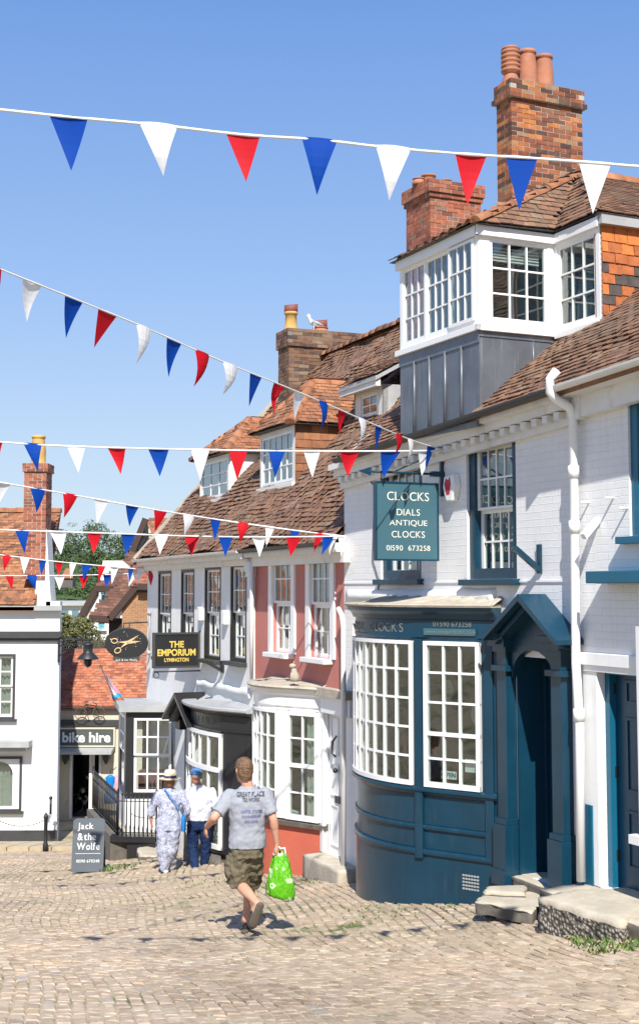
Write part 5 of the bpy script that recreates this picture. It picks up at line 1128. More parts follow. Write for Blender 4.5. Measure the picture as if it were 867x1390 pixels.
# ---------------- pale far building and hill with wood
fbz = thing('far_building', 'pale low building with a row of windows below the wooded hill', 'building', P(100, 850, 80)); F8 = Frame(0, 80, 1, 0)
a, b = P(70, 822, 80), P(130, 850, 80); mb = MB(F8); mb.box(a.x - 3, b.x + 1, 0, 6, b.z - 3, a.z); mb.build('wall', paint('pale_render', (.55, .6, .58), .7), fbz)
mb = MB(F8); mb.box(a.x - 3.2, b.x + 1.2, -.3, 6.3, a.z, a.z + .25); mb.build('roof', M['lead_light'], fbz)
for i in range(12):
    x = a.x + i * .62; mb = MB(F8); mb.box(x, x + .42, -.03, 0, a.z - 1.1, a.z - .3); mb.build('window', paint('far_glass', (.12, .2, .22), .2, bs=0), fbz)

fol = islands('woodland_leaf', [(0, (.028, .058, .018)), (.4, (.055, .105, .03)), (.75, (.085, .145, .045)), (1, (.13, .17, .06))], rough=.7, bs=0)
shr = islands('shrub_leaf', [(0, (.06, .09, .02)), (.5, (.13, .16, .04)), (.85, (.20, .19, .07)), (1, (.24, .15, .09))], rough=.7, bs=0)
def leaves(mb, c, r, n, sz, sq=(1, 1, 1), fill=.45):
    for _ in range(n):
        d = V((U(-1, 1), U(-1, 1), U(-1, 1)))
        while d.length > 1 or d.length < .1: d = V((U(-1, 1), U(-1, 1), U(-1, 1)))
        d.normalize(); rr = r * (1 - fill * R() ** 1.5) * (1 + .25 * noise.noise(c * .3 + d * 2.2))
        p = c + V((d.x * rr * sq[0], d.y * rr * sq[1], d.z * rr * sq[2])); nn = (d + V((U(-1, 1), U(-1, 1), U(-1, 1))) * .8).normalized(); t = nn.cross(V((U(-1, 1), U(-1, 1), U(-1, 1)))).normalized(); b = nn.cross(t); s_ = sz * U(.6, 1.3)
        mb.face([p - t * s_, p - b * s_ * .5, p + t * s_, p + b * s_ * .5])
YW = 170.0
mb = MB()
skyl = [(40, 728), (60, 722), (75, 716), (92, 722), (108, 724), (118, 712), (132, 710), (148, 720), (162, 726), (176, 728), (188, 745), (215, 770), (240, 780)]
for row, dv, dY in ((0, 0, 20), (1, 16, 12), (2, 34, 5), (3, 54, -4), (4, 74, -14), (5, 94, -24)):
    for i in range(15):
        u = 42 + i * 13.5 + U(-4, 4) + row * 3
        vv = 780
        for k in range(len(skyl) - 1):
            if skyl[k][0] <= u <= skyl[k + 1][0]: vv = skyl[k][1] + (skyl[k + 1][1] - skyl[k][1]) * (u - skyl[k][0]) / (skyl[k + 1][0] - skyl[k][0])
        Y_ = YW + dY + U(-3, 3); r = U(1.0, 1.7); c = P(u, vv + dv + r * 1800 / Y_ * .75, Y_)
        leaves(mb, c, r, 420, .17, (1.1, 1, .85))
for (u, v) in ((98, 712), (122, 708), (136, 712)): leaves(mb, P(u, v, YW + 20), .55, 60, .1, (1.6, 1, .7))
mb.build('woodland', fol, None, fixn=False); tag(bpy.data.objects['woodland'], 'dense green woodland covering the distant hillside behind the roofs', 'woodland', kind='stuff')
rn_ = thing('roof_in_trees', 'small distant red roofed house showing among the hillside trees', 'house', P(90, 784, 150))
F9 = Frame(0, 150, 1, 0); a, b = P(84, 776, 150), P(99, 785, 150); mb = MB(F9); mb.box(a.x, b.x, 0, 2, b.z - 1, b.z); mb.build('wall', paint('dark_gable', (.12, .1, .09)), rn_); mb = MB(F9); mb.slab([V((a.x - .1, 149.8, b.z)), V((b.x + .1, 149.8, b.z)), V((b.x - .3, 151, a.z + .3)), V((a.x + .3, 151, a.z + .3))], V((0, 0, .1))); mb.build('roof', M['tile_warm'], rn_)
# shrub behind the bike shop
sh = thing('garden_shrub', 'sunlit yellow-green shrub growing behind the bike shop roof', 'shrub', P(105, 885, 42)); mb = MB()
for (u, v, r) in ((92, 850, .42), (104, 858, .5), (118, 862, .5), (130, 872, .4), (84, 862, .4), (112, 850, .35), (98, 872, .5), (136, 880, .3), (86, 842, .22), (74, 862, .5)): leaves(mb, P(u, v, 42 + U(-.3, .3)), r, 700, .045)
mb.build('foliage', shr, sh, fixn=False)
mb = MB()
for k in range(9): b0 = P(105 + k * 4 - 12, 885, 42.2); mb.tube([b0, b0 + V((U(-.3, .3), 0, .5)), b0 + V((U(-.6, .6), 0, 1.0))], .02, 5)
mb.build('stems', M['bark'], sh)
# trellis
tl = thing('trellis_fence', 'dark woven twig trellis fence along the top of the red tiled roof', 'fence', P(110, 884, 39.6)); mb = MB(); Yt = 39.6
z0_, z1_ = P(100, 886, Yt).z, P(100, 870, Yt).z; xx0, xx1 = P(72, 880, Yt).x, P(166, 880, Yt).x
for i in range(5): mb.beam(V((xx0, Yt, z0_ + (z1_ - z0_) * (i + .5) / 5)), V((xx1, Yt, z0_ + (z1_ - z0_) * (i + .5) / 5 - .05)), .02, .025)
for i in range(30): x = xx0 + (xx1 - xx0) * i / 29; mb.beam(V((x - .08, Yt + .02, z0_)), V((x + .12, Yt + .02, z1_ + U(-.03, .06))), .02, .02); mb.beam(V((x + .1, Yt - .02, z0_)), V((x - .08, Yt - .02, z1_)), .02, .02)
mb.build('lattice', paint('weathered_twigs', (.09, .08, .07), .9), tl); mb = MB()
for i in range(4): x = xx0 + (xx1 - xx0) * i / 3; mb.beam(V((x, Yt, z0_ - .3)), V((x, Yt, z1_ + .05)), .05, .05)
mb.build('posts', M['bark'], tl)
# ================================================================== GROUND
def G(u, v, add=0):
    r = ray(u, v); Y = 5
    while Y < 120:
        p = EYEV + r * (Y / r.y)
        if p.z <= gz(p.x, p.y) + add: return p
        Y += .02
    return P(u, v, 40)
ys = [-300, -60, -25, -10, 0, 5, 8] + [8 + i * .4 for i in range(1, 80)] + [42, 45, 60, 100, 160, 300, 800]
xs = [-800, -200, -60, -25] + [-14 + i * .5 for i in range(0, 50)] + [14, 25, 60, 200, 800]
mb = MB(); nx_ = len(xs)
for y in ys:
    for x in xs: mb.v.append(V((x, y, gz(x, y) - .011)))
for j in range(len(ys) - 1):
    for i in range(nx_ - 1): a = j * nx_ + i; mb.f.append((a, a + 1, a + 1 + nx_, a + nx_)); mb.m.append(0); mb.sm.append(True)
m_, nt, b = mat('sandy_joint_ground'); v = coords(nt); n1 = noise_(nt, 1.2, v, 6, .7); n2 = noise_(nt, 14, v, 5, .7)
c = ramp(nt, [(.3, (.34, .27, .17)), (.55, (.44, .36, .24)), (.8, (.30, .24, .15))], n2); mr = nd(nt, 'ShaderNodeMapRange'); nt.links.new(n1, mr.inputs[0]); mr.inputs[1].default_value = .5; mr.inputs[2].default_value = .62
c = mixc(nt, c, (.10, .12, .035), mr.outputs[0]); nt.links.new(c, b.inputs['Base Color']); b.inputs['Roughness'].default_value = .95; bump(nt, b, noise_(nt, 45, v, 4), .8, .01)
gd = mb.build('ground', m_); tag(gd, kind='structure')
# the hill that carries the wood
mb = MB(); hx = [-60 + i * 4 for i in range(31)]; hy = [110, 125, 140, 155, 170, 185, 200, 240, 300]
def hz(x, y):
    t = max(0, min(1, (y - 115) / 80)); return -5.3 + 12.5 * t * t * (3 - 2 * t) * math.exp(-((x + 34) / 24) ** 2) * (1 if y < 220 else .4)
for y in hy:
    for x in hx: mb.v.append(V((x - 10, y, hz(x - 10, y))))
for j in range(len(hy) - 1):
    for i in range(len(hx) - 1): a = j * len(hx) + i; mb.f.append((a, a + 1, a + 1 + len(hx), a + len(hx))); mb.m.append(0); mb.sm.append(True)
tag(mb.build('hill', paint('hill_grass', (.05, .085, .02), .9, .3, .4)), kind='structure')

# setts
def side_of(x, y): 
    fr = FA if y < 17.9 else FB
    return (x - fr.o.x) * fr.n.x + (y - fr.o.y) * fr.n.y
mb = MB(); W_, L_ = .104, .175
k = 0; c0 = -9.5
while c0 < 11.5:
    y = 8.4 + U(0, .2)
    while y < 31.2:
        l = L_ * U(.6, 1.4)
        drift = lambda yy: c0 - (yy - 18) * .22 + .35 * sin(yy * .33 + c0 * .25) + .12 * sin(yy * .9 + c0 * .7)
        x = drift(y + l / 2)
        if -.27 * y - .6 < x < .27 * y + .6 and side_of(x, y) < .1 and not (y > 24.0 and x > -4.9 + (y - 27) * .0 and x > -3.8 - (y - 24.4) * .4) and not (y > 30.2):
            w = W_ * U(.82, 1.06); dx = drift(y + l) - drift(y); h = .0 + U(-.005, .004) + .012 * noise.noise(V((x * .9, y * .9, 2))); tx, ty = U(-.004, .004), U(-.004, .004)
            z = gz(x, y + l / 2); sl = (gz(x, y + l) - gz(x, y)) / l; g_ = .008; i_ = .014
            pts = []
            for (a_, b_, hh, ins) in [(-1, 0, -.045, 0), (1, 0, -.045, 0), (1, 1, -.045, 0), (-1, 1, -.045, 0), (-1, 0, -.009, .002), (1, 0, -.009, .002), (1, 1, -.009, .002), (-1, 1, -.009, .002), (-1, 0, 0, i_), (1, 0, 0, i_), (1, 1, 0, i_), (-1, 1, 0, i_)]:
                yy = y + g_ / 2 + ins + b_ * (l - g_ - 2 * ins); xx = x + a_ * (w / 2 - ins) + dx * (b_ - .5)
                pts.append(V((xx + U(-.003, .003), yy + U(-.003, .003), z + sl * (yy - y - l / 2) + hh + h + a_ * tx + (b_ - .5) * ty)))
            b0 = len(mb.v); mb.v.extend(pts)
            for f in ((8, 9, 10, 11), (4, 5, 9, 8), (5, 6, 10, 9), (6, 7, 11, 10), (7, 4, 8, 11), (0, 1, 5, 4), (1, 2, 6, 5), (2, 3, 7, 6), (3, 0, 4, 7)): mb.f.append(tuple(b0 + q for q in f)); mb.m.append(0); mb.sm.append(False)
        y += l
    c0 += W_
sett = islands('worn_stone_sett', [(0, (.39, .305, .22)), (.3, (.455, .36, .265)), (.7, (.50, .40, .30)), (.95, (.54, .445, .34)), (1, (.40, .36, .30))], lichen=(.40, .33, .21), la=.6, ls=1.5, bs=.8, bscale=30, broad=(.68, .66, .62))
tag(mb.build('cobbled_road', sett, fixn=False), kind='structure')
# pavement in front of the white building
mb = MB(); pvx = [-14 + i * .5 for i in range(20)]
for i in range(len(pvx) - 1):
    for (ya, yb) in ((30.3, 30.55), (30.55, 33.0)):
        a, b = pvx[i], pvx[i + 1]; k_ = .0 if ya < 30.4 else .004
        mb.hexa([V((a + .01, ya, gz(a, ya) - .2)), V((b - .01, ya, gz(b, ya) - .2)), V((b - .01, yb, gz(b, yb) - .2)), V((a + .01, yb, gz(a, yb) - .2)), V((a + .01, ya, gz(a, ya) + .09 + k_)), V((b - .01, ya, gz(b, ya) + .09 + k_)), V((b - .01, yb, gz(b, yb) + .09 + k_)), V((a + .01, yb, gz(a, yb) + .09 + k_))])
tag(mb.build('pavement', paint('sandy_paving', (.44, .36, .24), .9, .25, 3, .8, 12, dirt=(.22, .2, .1), dirtamt=.6)), kind='structure')
# gravel and weeds along wall feet
grs = islands('weed_leaf', [(0, (.05, .1, .015)), (.6, (.1, .19, .03)), (1, (.19, .26, .06))], rough=.7, bs=0)
mb = MB()
def tuft(c, n, h, sp):
    for _ in range(n):
        a = U(0, 2 * pi); o = c + V((U(-sp, sp), U(-sp, sp), 0)); o.z = gz(o.x, o.y) - .01; t = V((cos(a), sin(a), 0)); hh = h * U(.4, 1); tip = o + t * hh * U(.3, .9) + V((0, 0, hh)); s_ = V((-t.y, t.x, 0)) * .006
        mb.face([o - s_, o + s_, tip.lerp(o, .4) + s_ * 1.6, tip, tip.lerp(o, .4) - s_ * 1.6])
for (u, v, n, h, sp) in ((848, 1278, 420, .06, .4), (815, 1272, 160, .04, .3), (862, 1266, 160, .08, .25), (390, 1200, 120, .05, .4), (540, 1235, 90, .04, .6), (60, 1150, 60, .12, .3), (165, 1178, 110, .08, .3), (85, 1152, 80, .1, .3), (650, 1238, 50, .03, .4), (300, 1195, 60, .04, .6), (215, 1290, 50, .02, .9), (450, 1280, 50, .02, 1.2), (600, 1285, 50, .02, .9), (100, 1230, 60, .02, 1.0)):
    tuft(G(u, v), n, h, sp)
tag(mb.build('weeds', grs, None, fixn=False), 'small green weeds growing along the wall feet and cobble joints', 'weeds', kind='stuff')

# ---------------- steps and stone blocks
def block(name, label, top, h, mats, seed=0, group=None, sides_m=1, rough=.02, cat='step', lip_=0.0):
    """top: four world points (image order: back-left, back-right, front-right, front-left) ; h depth down"""
    c = sum((p for p in top), V((0, 0, 0))) / 4; o = thing(name, label, cat, V((c.x, c.y, c.z - h)), 0, group)
    mb = MB(); K = 14
    def pt(i, j, dz): 
        p = top[0].lerp(top[1], i / K).lerp(top[3].lerp(top[2], i / K), j / K); e = (i in (0, K)) or (j in (0, K)); f = .6 if e else 0
        nn = noise.noise_vector(p * 3.1 + V((seed, 0, 0))) * rough + noise.noise_vector(p * 11 + V((seed, dz, 0))) * rough * (1.0 if e else .35)
        return p + V((nn.x, nn.y, nn.z * .6 - (.012 if e and dz == 0 else 0) + dz))
    b = len(mb.v)
    for i in range(K + 1):
        for j in range(K + 1): mb.v.append(pt(i, j, 0))
    for i in range(K):
        for j in range(K): a = b + i * (K + 1) + j; mb.f.append((a, a + 1, a + K + 2, a + K + 1)); mb.m.append(0); mb.sm.append(True)
    rim = [(i, 0) for i in range(K)] + [(K, j) for j in range(K)] + [(K - i, K) for i in range(K)] + [(0, K - j) for j in range(K)]
    D = 8; prev = [b + i * (K + 1) + j for i, j in rim]
    for d in range(1, D + 1):
        cur = []
        for i, j in rim:
            p = pt(i, j, -h * d / D); q_ = (p - V((c.x, c.y, p.z))); q_ = q_.normalized() if q_.length > 0 else q_
            p = p + q_ * (noise.noise(p * 9 + V((seed, 0, 5))) * rough * 1.6); cur.append(len(mb.v)); mb.v.append(p)
        for k_ in range(len(rim)): mb.f.append((prev[k_], cur[k_], cur[(k_ + 1) % len(rim)], prev[(k_ + 1) % len(rim)])); mb.m.append(0 if h * d / D < lip_ else sides_m); mb.sm.append(True)
        prev = cur
    mb.build('stone', mats, o); return o
M['slab'] = paint('worn_slab', (.46, .41, .32), .9, .2, 5, .8, 20, dirt=(.26, .25, .2), dirtamt=.5)
m_, nt, b = mat('flint_rubble'); v = coords(nt); vo = nd(nt, 'ShaderNodeTexVoronoi', Scale=26.0); nt.links.new(v, vo.inputs['Vector'])
c = ramp(nt, [(0, (.60, .58, .54)), (.42, (.36, .33, .29)), (.55, (.07, .06, .05)), (1, (.04, .035, .03))], vo.outputs['Distance']); n_ = noise_(nt, 3, v, 5); c = mixc(nt, c, (.24, .21, .16), .35, 'MIX'); c = mixc(nt, c, ramp(nt, [(.35, (.35, .35, .3)), (.6, (1, 1, 1))], n_), .8, 'MULTIPLY')
nt.links.new(c, b.inputs['Base Color']); b.inputs['Roughness'].default_value = .9; iv = nt.nodes.new('ShaderNodeMath'); iv.operation = 'SUBTRACT'; iv.inputs[0].default_value = 1; nt.links.new(vo.outputs['Distance'], iv.inputs[1]); bump(nt, b, iv.outputs[0], 1.0, .03)
M['flint'] = m_
zB1 = P(780, 1216, 13.1).z
q = lambda u, v, z: hitplane(u, v, V((0, 0, z)), V((0, 0, 1)))
zt1 = -1.20; print('step z', zt1, 'ground there', gz(1.8, 12.3))
block('stone_step', 'big worn stone block step with rough flint front before the blue door at right', [q(790, 1206, zt1), q(905, 1200, zt1), q(846, 1250, zt1), q(727, 1217, zt1)], .5, [M['slab'], M['flint']], 1, lip_=.07)
zt2 = -1.45
block('stone_step', 'thin cracked stone slab lying between the bowed shopfront and the flint block', [q(655, 1214, zt2), q(760, 1206, zt2), q(722, 1238, zt2), q(645, 1223, zt2)], .12, [M['slab'], M['dark_stone']], 2, lip_=.03)
zt3 = -1.40
block('stone_step', 'small low stone slab against the left foot of the portico', [q(662, 1203, zt3), q(715, 1200, zt3), q(712, 1212, zt3), q(657, 1210, zt3)], .3, [M['slab'], M['dark_stone']], 3, lip_=.05)
zt4 = zA(735, 1190, .05)
ds = [FA.w(dr[0] - .02, .38, dr[2]), FA.w(dr[1] + .02, .38, dr[2]), FA.w(dr[1] + .02, -.12, dr[2]), FA.w(dr[0] - .02, -.12, dr[2])]
block('door_step', 'worn stone doorstep under the dark teal portico', ds, .35, [M['slab'], M['dark_stone']], 4, rough=.008)
block('door_step', 'shaded stone doorstep under the blue door at the right edge', [FA.w(nd_[0] - .3, .2, nd_[2]), FA.w(7.6, .2, nd_[2]), FA.w(7.6, -.55, nd_[2] - .02), FA.w(nd_[0] - .3, -.5, nd_[2] - .02)], .5, [M['slab'], M['dark_stone']], 6, rough=.008)
zt5 = zB(420, 1168, -.4)
block('stone_step', 'square stone step block beside the red base of the white bow window', [q(404, 1163, -2.2), q(470, 1160, -2.2), q(466, 1184, -2.2), q(390, 1166, -2.2)], .45, [M['slab'], M['stone']], 5, rough=.01)
block('door_step', 'narrow stone doorstep in front of the white door', [FB.w(pd[0] - .1, .1, pd[2]), FB.w(.5, .1, pd[2]), FB.w(.5, -.3, pd[2] - .01), FB.w(pd[0] - .1, -.3, pd[2] - .01)], .4, [M['slab'], M['stone']], 8, rough=.008)
block('kerb_stone', 'mossy stone kerb beside the black terrace wall behind the walking couple', [P(186, 1150, 24.2), P(222, 1146, 24.8), P(222, 1162, 23.6), P(190, 1162, 23.6)], .45, [M['stone'], M['dark_stone']], 9)
block('kerb_stone', 'stone block step at the foot of the black bowed shopfront', [P(250, 1150, 22.6), P(300, 1160, 21.6), P(300, 1172, 21.3), P(252, 1164, 22.2)], .4, [M['dark_stone'], M['dark_stone']], 10)

# ---------------- terrace with railings
tr = thing('terrace_wall', 'rough stone terrace wall with black painted end beside the slate board', 'wall', V((-3.8, 24.5, -3.9)))
zT = -2.86; pa, pb, pc_ = V((-3.78, 24.45, 0)), V((-4.75, 27.6, 0)), V((-5.3, 36.5, 0)); pd2 = V((-2.95, 24.35, 0))
mb = MB(); K = 20
mb.slab([V((pa.x, pa.y, -4)), V((pb.x, pb.y, -4.3)), V((pb.x, pb.y, zT - .02)), V((pa.x, pa.y, zT))], V((.3, .1, 0)))
mb.slab([V((pb.x, pb.y, -4.6)), V((pc_.x, pc_.y, -5.4)), V((pc_.x, pc_.y, zT - 1.6)), V((pb.x, pb.y, zT - .02))], V((.3, .05, 0)))
mb.build('stone_wall', M['dark_stone'], tr)
mb = MB(); mb.slab([V((pa.x + .3, pa.y, -4)), V((pd2.x, pd2.y, -4)), V((pd2.x, pd2.y, zT)), V((pa.x + .3, pa.y, zT))], V((0, .3, 0))); mb.slab([V((pa.x, pa.y - .02, zT - .09)), V((pd2.x, pd2.y - .02, zT - .09)), V((pd2.x, pd2.y - .02, zT + .01)), V((pa.x, pa.y - .02, zT + .01))], V((0, .25, 0)))
mb.build('black_wall', M['black'], tr)
mb = MB(); mb.slab([V((pa.x, pa.y + .2, zT - .05)), V((pd2.x + .2, pd2.y + .2, zT - .05)), V((-2.9, 27, zT - .05)), V((pb.x, pb.y, zT - .07))], V((0, 0, -.1))); mb.build('terrace_floor', M['stone'], tr)
rl = thing('railing', 'black iron railings on top of the terrace wall', 'railing', V((pa.x, pa.y, zT)))
mb = MB(); segs = [(pd2 + V((0, .1, 0)), pa + V((.12, .1, 0)), 9), (pa + V((.12, .1, 0)), pb + V((.12, 0, 0)), 17)]; nbar = 0
for a, b, n in segs:
    for i in range(n + 1):
        p = a.lerp(b, i / n); r = .014 if i not in (0, n) else .02; h = .72 if i not in (0, n) else .8
        o_b = MB(); o_b.tube([V((p.x, p.y, zT)), V((p.x, p.y, zT + h))], r, 6)
        if True: o_b.lathe(V((p.x, p.y, zT + h)), [(.012, 0), (.022, .02), (.012, .045), (.003, .075)], 8)
        o_b.build('baluster', M['iron'], rl)
    for zz in (.06, .62): mb.beam(V((a.x, a.y, zT + zz)), V((b.x, b.y, zT + zz)), .03, .012)
mb.build('rail', M['iron'], rl)
# hanging blue garment
gq = P(150, 1052, 26.9); gg = thing('hanging_dress', 'bright blue child dress hanging beside the railings at the bike shop', 'dress', gq + V((0, 0, -.6)))
mb = MB(); mb.rings([(gq + V((0, 0, -z)), V((w_, 0, 0)), V((0, .05, 0))) for z, w_ in ((.0, .04), (.05, .10), (.12, .09), (.24, .07), (.38, .11), (.56, .13))][::1], 14); mb.build('garment', cloth('blue_satin', (.01, .22, .62), .1), gg)
mb = MB(); mb.tube([gq + V((0, 0, .02)), gq + V((0, 0, .09)), gq + V((.03, 0, .13)), gq + V((.06, 0, .1))], .006, 6); mb.tube([gq + V((.06, .0, .1)), gq + V((.06, .4, .1))], .008, 5); mb.build('hanger', M['iron'], gg)
mb = MB(); mb.rings([(gq + V((.13, .02, -z)), V((w_, 0, 0)), V((0, .04, 0))) for z, w_ in ((.02, .05), (.2, .045), (.42, .06), (.5, .06))], 12); mb.build('pink_sleeve', cloth('pink_cotton', (.7, .35, .42), .1), gg)
# pride flag on a pole
f0, f1 = P(137, 904, 26.5), P(158, 955, 26.2); pf_ = thing('pride_flag', 'pastel striped pride flag hanging from a pole leaning on the bay roof', 'flag', f1)
mb = MB(); mb.tube([f1 + V((.03, 0, -.05)), f0], .012, 8); mb.ball(f0, .025); mb.build('pole', M['bark'], pf_)
flagc = []
for nm_, cc in (('pink', (.75, .42, .55)), ('pale', (.75, .62, .72)), ('white', (.8, .8, .8)), ('cyan', (.1, .5, .7)), ('blue', (.02, .2, .5)), ('orange', (.75, .25, .03)), ('red', (.6, .03, .03))): flagc.append(cloth('flag_' + nm_, cc, .3))
mb = MB(); tp = P(143.5, 914, 26.45); Lp = [(143.5, 914), (147, 928), (150, 940), (154, 952)]; Rp = [(144.5, 914), (155, 928), (164, 940), (171, 952)]
N_ = 12
for i in range(N_):
    for j in range(4):
        def fp_(ii, jj):
            t = ii / N_ * 3; k_ = min(2, int(t)); f = t - k_; l_ = (Lp[k_][0] + (Lp[k_ + 1][0] - Lp[k_][0]) * f, Lp[k_][1] + (Lp[k_ + 1][1] - Lp[k_][1]) * f); r_ = (Rp[k_][0] + (Rp[k_ + 1][0] - Rp[k_][0]) * f, Rp[k_][1] + (Rp[k_ + 1][1] - Rp[k_][1]) * f)
            return P(l_[0] + (r_[0] - l_[0]) * jj / 4, l_[1] + (r_[1] - l_[1]) * jj / 4 + jj * .4, 26.4 + .06 * sin(jj * 1.7 + ii * .3))
        mi = (1 if j < 2 else 0) if i < 8 else (2 if i == 8 and j < 2 else (3 if i < 10 else (4 if i == 10 and j < 2 else (5 if i == 10 else 6 if j > 1 else 5))))
        mb.face([fp_(i, j), fp_(i, j + 1), fp_(i + 1, j + 1), fp_(i + 1, j)], mi)
mb.build('flag_cloth', flagc, pf_)

# ================================================================== SIGNS
# hanging clock sign
KS = FA.side(FA.sz(600, 640, 0)[0] + 0, 0)
s0c = FA.sz(601, 640, 0)[0]; KS = FA.side(s0c, 0)
def kn(u, v): return FA.nz(u, v, s0c)
a_, zt_ = kn(509, 654); b_, _ = kn(592, 659); zbm = kn(550, 760)[1]; ztm = kn(550, 656)[1]
sg = thing('hanging_sign', 'teal hanging board of the clock shop with pale lettering on a wall bracket', 'sign', KS.w((a_ + b_) / 2, 0, zbm), KS.ang())
mb = MB(KS); mb.box(a_, b_, -.025, .025, zbm, ztm); bd = mb.build('board', M['sign_teal'], sg)
mb = MB(KS); frame_box(mb, a_ - .012, b_ + .012, zbm - .012, ztm + .012, .02, -.032, .032); mb.build('board_edge', M['teal'], sg)
bw_ = b_ - a_; px_ = bw_ / 83.0
for s_, v, wf_, hp_ in (('CLOCKS', 674, .68, 10.5), ('DIALS', 695.5, .38, 8), ('ANTIQUE', 710.5, .62, 8), ('CLOCKS', 725.5, .54, 8), ('01590  673258', 744, .71, 6.5)): serif_text(s_, bd, KS.w((a_ + b_) / 2 + .01, -.027, kn(550, v)[1]), KS.s, (0, 0, 1), M['cream_let'], (bw_ * wf_, hp_ * px_ * .97), bold=-.004)
def serifs(par, cx, z, w, h): pass
mb = MB(KS); zb_ = kn(560, 640)[1]; mb.tube([KS.w(a_ - .12, 0, zb_ - .02), KS.w(0, 0, zb_ - .02)], .014, 8); mb.beam(KS.w(-.02, 0, zb_ - .28), KS.w(-.02, 0, zb_ + .32), .04, .04, up=KS.s); mb.box(-.16, .0, -.04, .04, zb_ - .05, zb_ + .01)
mb.prism([(a_ - .22, zb_ - .02), (a_ - .06, zb_ + .03), (a_ - .06, zb_ - .07)], -.01, .01); mb.tube([KS.w(a_ + .25, 0, zb_ - .01), KS.w(a_ + .5, 0, zb_ + .1), KS.w(b_ - .15, 0, zb_ + .16)], .010, 6); mb.tube([KS.w(b_ - .1, 0, zb_ + .25), KS.w(-.02, 0, zb_ + .3)], .008, 6)
for x in (a_ + .08, b_ - .2): mb.tube([KS.w(x, 0, zb_ - .02), KS.w(x, 0, ztm)], .008, 6)
mb.build('bracket', M['teal'], sg)
# emporium sign
s0e = FB.sz(272, 880, 0)[0]; KE = FB.side(s0e, 0)
def ke(u, v): return FB.nz(u, v, s0e)
a_, b_ = ke(209, 880)[0], ke(269, 880)[0]; zb_, zt_ = ke(240, 905)[1], ke(240, 860)[1]
sg = thing('hanging_sign', 'black hanging board with gold emporium lettering on the white wall', 'sign', KE.w((a_ + b_) / 2, 0, zb_), KE.ang())
mb = MB(KE); mb.box(a_, b_, -.03, .03, zb_, zt_); bd = mb.build('board', M['black'], sg)
mb = MB(KE); frame_box(mb, a_ - .02, b_ + .02, zb_ - .02, zt_ + .02, .035, -.045, .045); mb.build('board_edge', M['charcoal'], sg)
for s_, wf_, hp_, v in (('THE', .33, 8.5, 874.5), ('EMPORIUM', .86, 9, 885.5), ('LYMINGTON', .55, 5, 895.5)): text(s_, .2, bd, KE.w((a_ + b_) / 2, -.033, ke(240, v)[1]), KE.s, (0, 0, 1), M['gold'], bold=.006, ext=.004, fit=((b_ - a_) * wf_, hp_ * (b_ - a_) / 60))
mb = MB(KE); mb.tube([KE.w(a_ - .0, 0, zb_ - .08), KE.w(.02, 0, zb_ - .08)], .014, 6); mb.tube([KE.w(b_ + .06, 0, zt_ - .0), KE.w(b_ + .06, 0, zb_ - .08)], .014, 6); mb.tube([KE.w(b_ + .02, 0, zt_ + .02), KE.w(.02, 0, zt_ + .05)], .014, 6)
mb.tube([KE.w(a_ + .05 + cos(t) * .05, 0, zb_ - .14 + sin(t) * .05) for t in [i * .5 for i in range(13)]], .008, 6); mb.build('bracket', M['iron'], sg)
# oval scissors sign
sc = P(172, 873, 26.2); so_ = thing('oval_sign', 'black oval board with crossed golden scissors and small name plate beneath', 'sign', sc + V((0, 0, -.3)))
rx_, rz_ = 28.5 / 1800 * 26.2, 20 / 1800 * 26.2
mb = MB(); mb.rings([(sc + V((0, y, 0)), V((rx_, 0, 0)), V((0, 0, rz_))) for y in (-.02, .02)], 40, sm=False); bd = mb.build('board', M['black'], so_)
mb = MB(); mb.tube([sc + V((cos(t) * rx_, 0, sin(t) * rz_)) for t in [2 * pi * i / 40 for i in range(41)]], .014, 6); mb.build('board_edge', M['charcoal'], so_)
mb = MB(); k_ = 26.2 / 1800
def sp_(u, v, y=-.03): return P(u, v, 26.2) + V((0, y, 0))
def ringt(cu, cv, ru, rv, a=0): return [sp_(cu + cos(t) * ru * cos(a) - sin(t) * rv * sin(a), cv + cos(t) * ru * sin(a) + sin(t) * rv * cos(a), -.032) for t in [2 * pi * i / 16 for i in range(17)]]
mb.tube(ringt(156, 870, 4.2, 3.2), .012, 6); mb.tube(ringt(160.5, 883, 4.4, 3.4, -.5), .012, 6); mb.tube([sp_(150, 867), sp_(153, 869)], .01, 6)
mb.slab([sp_(159.5, 871.5), sp_(175, 869.5), sp_(192, 870.5), sp_(176, 874)], V((0, -.006, 0))); mb.slab([sp_(163.5, 880), sp_(175, 873.5), sp_(190, 861.5), sp_(172, 870.5)], V((0, -.012, 0)))
mb.ball(sp_(174, 871.5, -.04), .018, 8); mb.build('scissors', plain('sandy_gold', (.6, .42, .22), .5), bd)
mb = MB()
for i in range(26): a = U(0, 2 * pi); r = U(.3, .88); mb.ball(sc + V((cos(a) * rx_ * r, -.022, sin(a) * rz_ * r)), U(.003, .008), 6)
mb.build('stars', M['white'], bd)
mb = MB(); arc = [(172 - 18 + i * 3.6, 893.5 + 5.5 - ((i - 5) / 5) ** 2 * 3) for i in range(11)]
for i in range(10): a, b = arc[i], arc[i + 1]; mb.slab([sp_(a[0], a[1], 0), sp_(b[0], b[1], 0), sp_(b[0], b[1] - 6, 0), sp_(a[0], a[1] - 6, 0)], V((0, -.02, 0)))
np_ = mb.build('name_plate', M['charcoal'], so_)
serif_text('Jack & the Wolfe', np_, sp_(172, 896.2, -.024), (1, 0, 0), (0, 0, 1), M['cream_let'], (.42, .055))
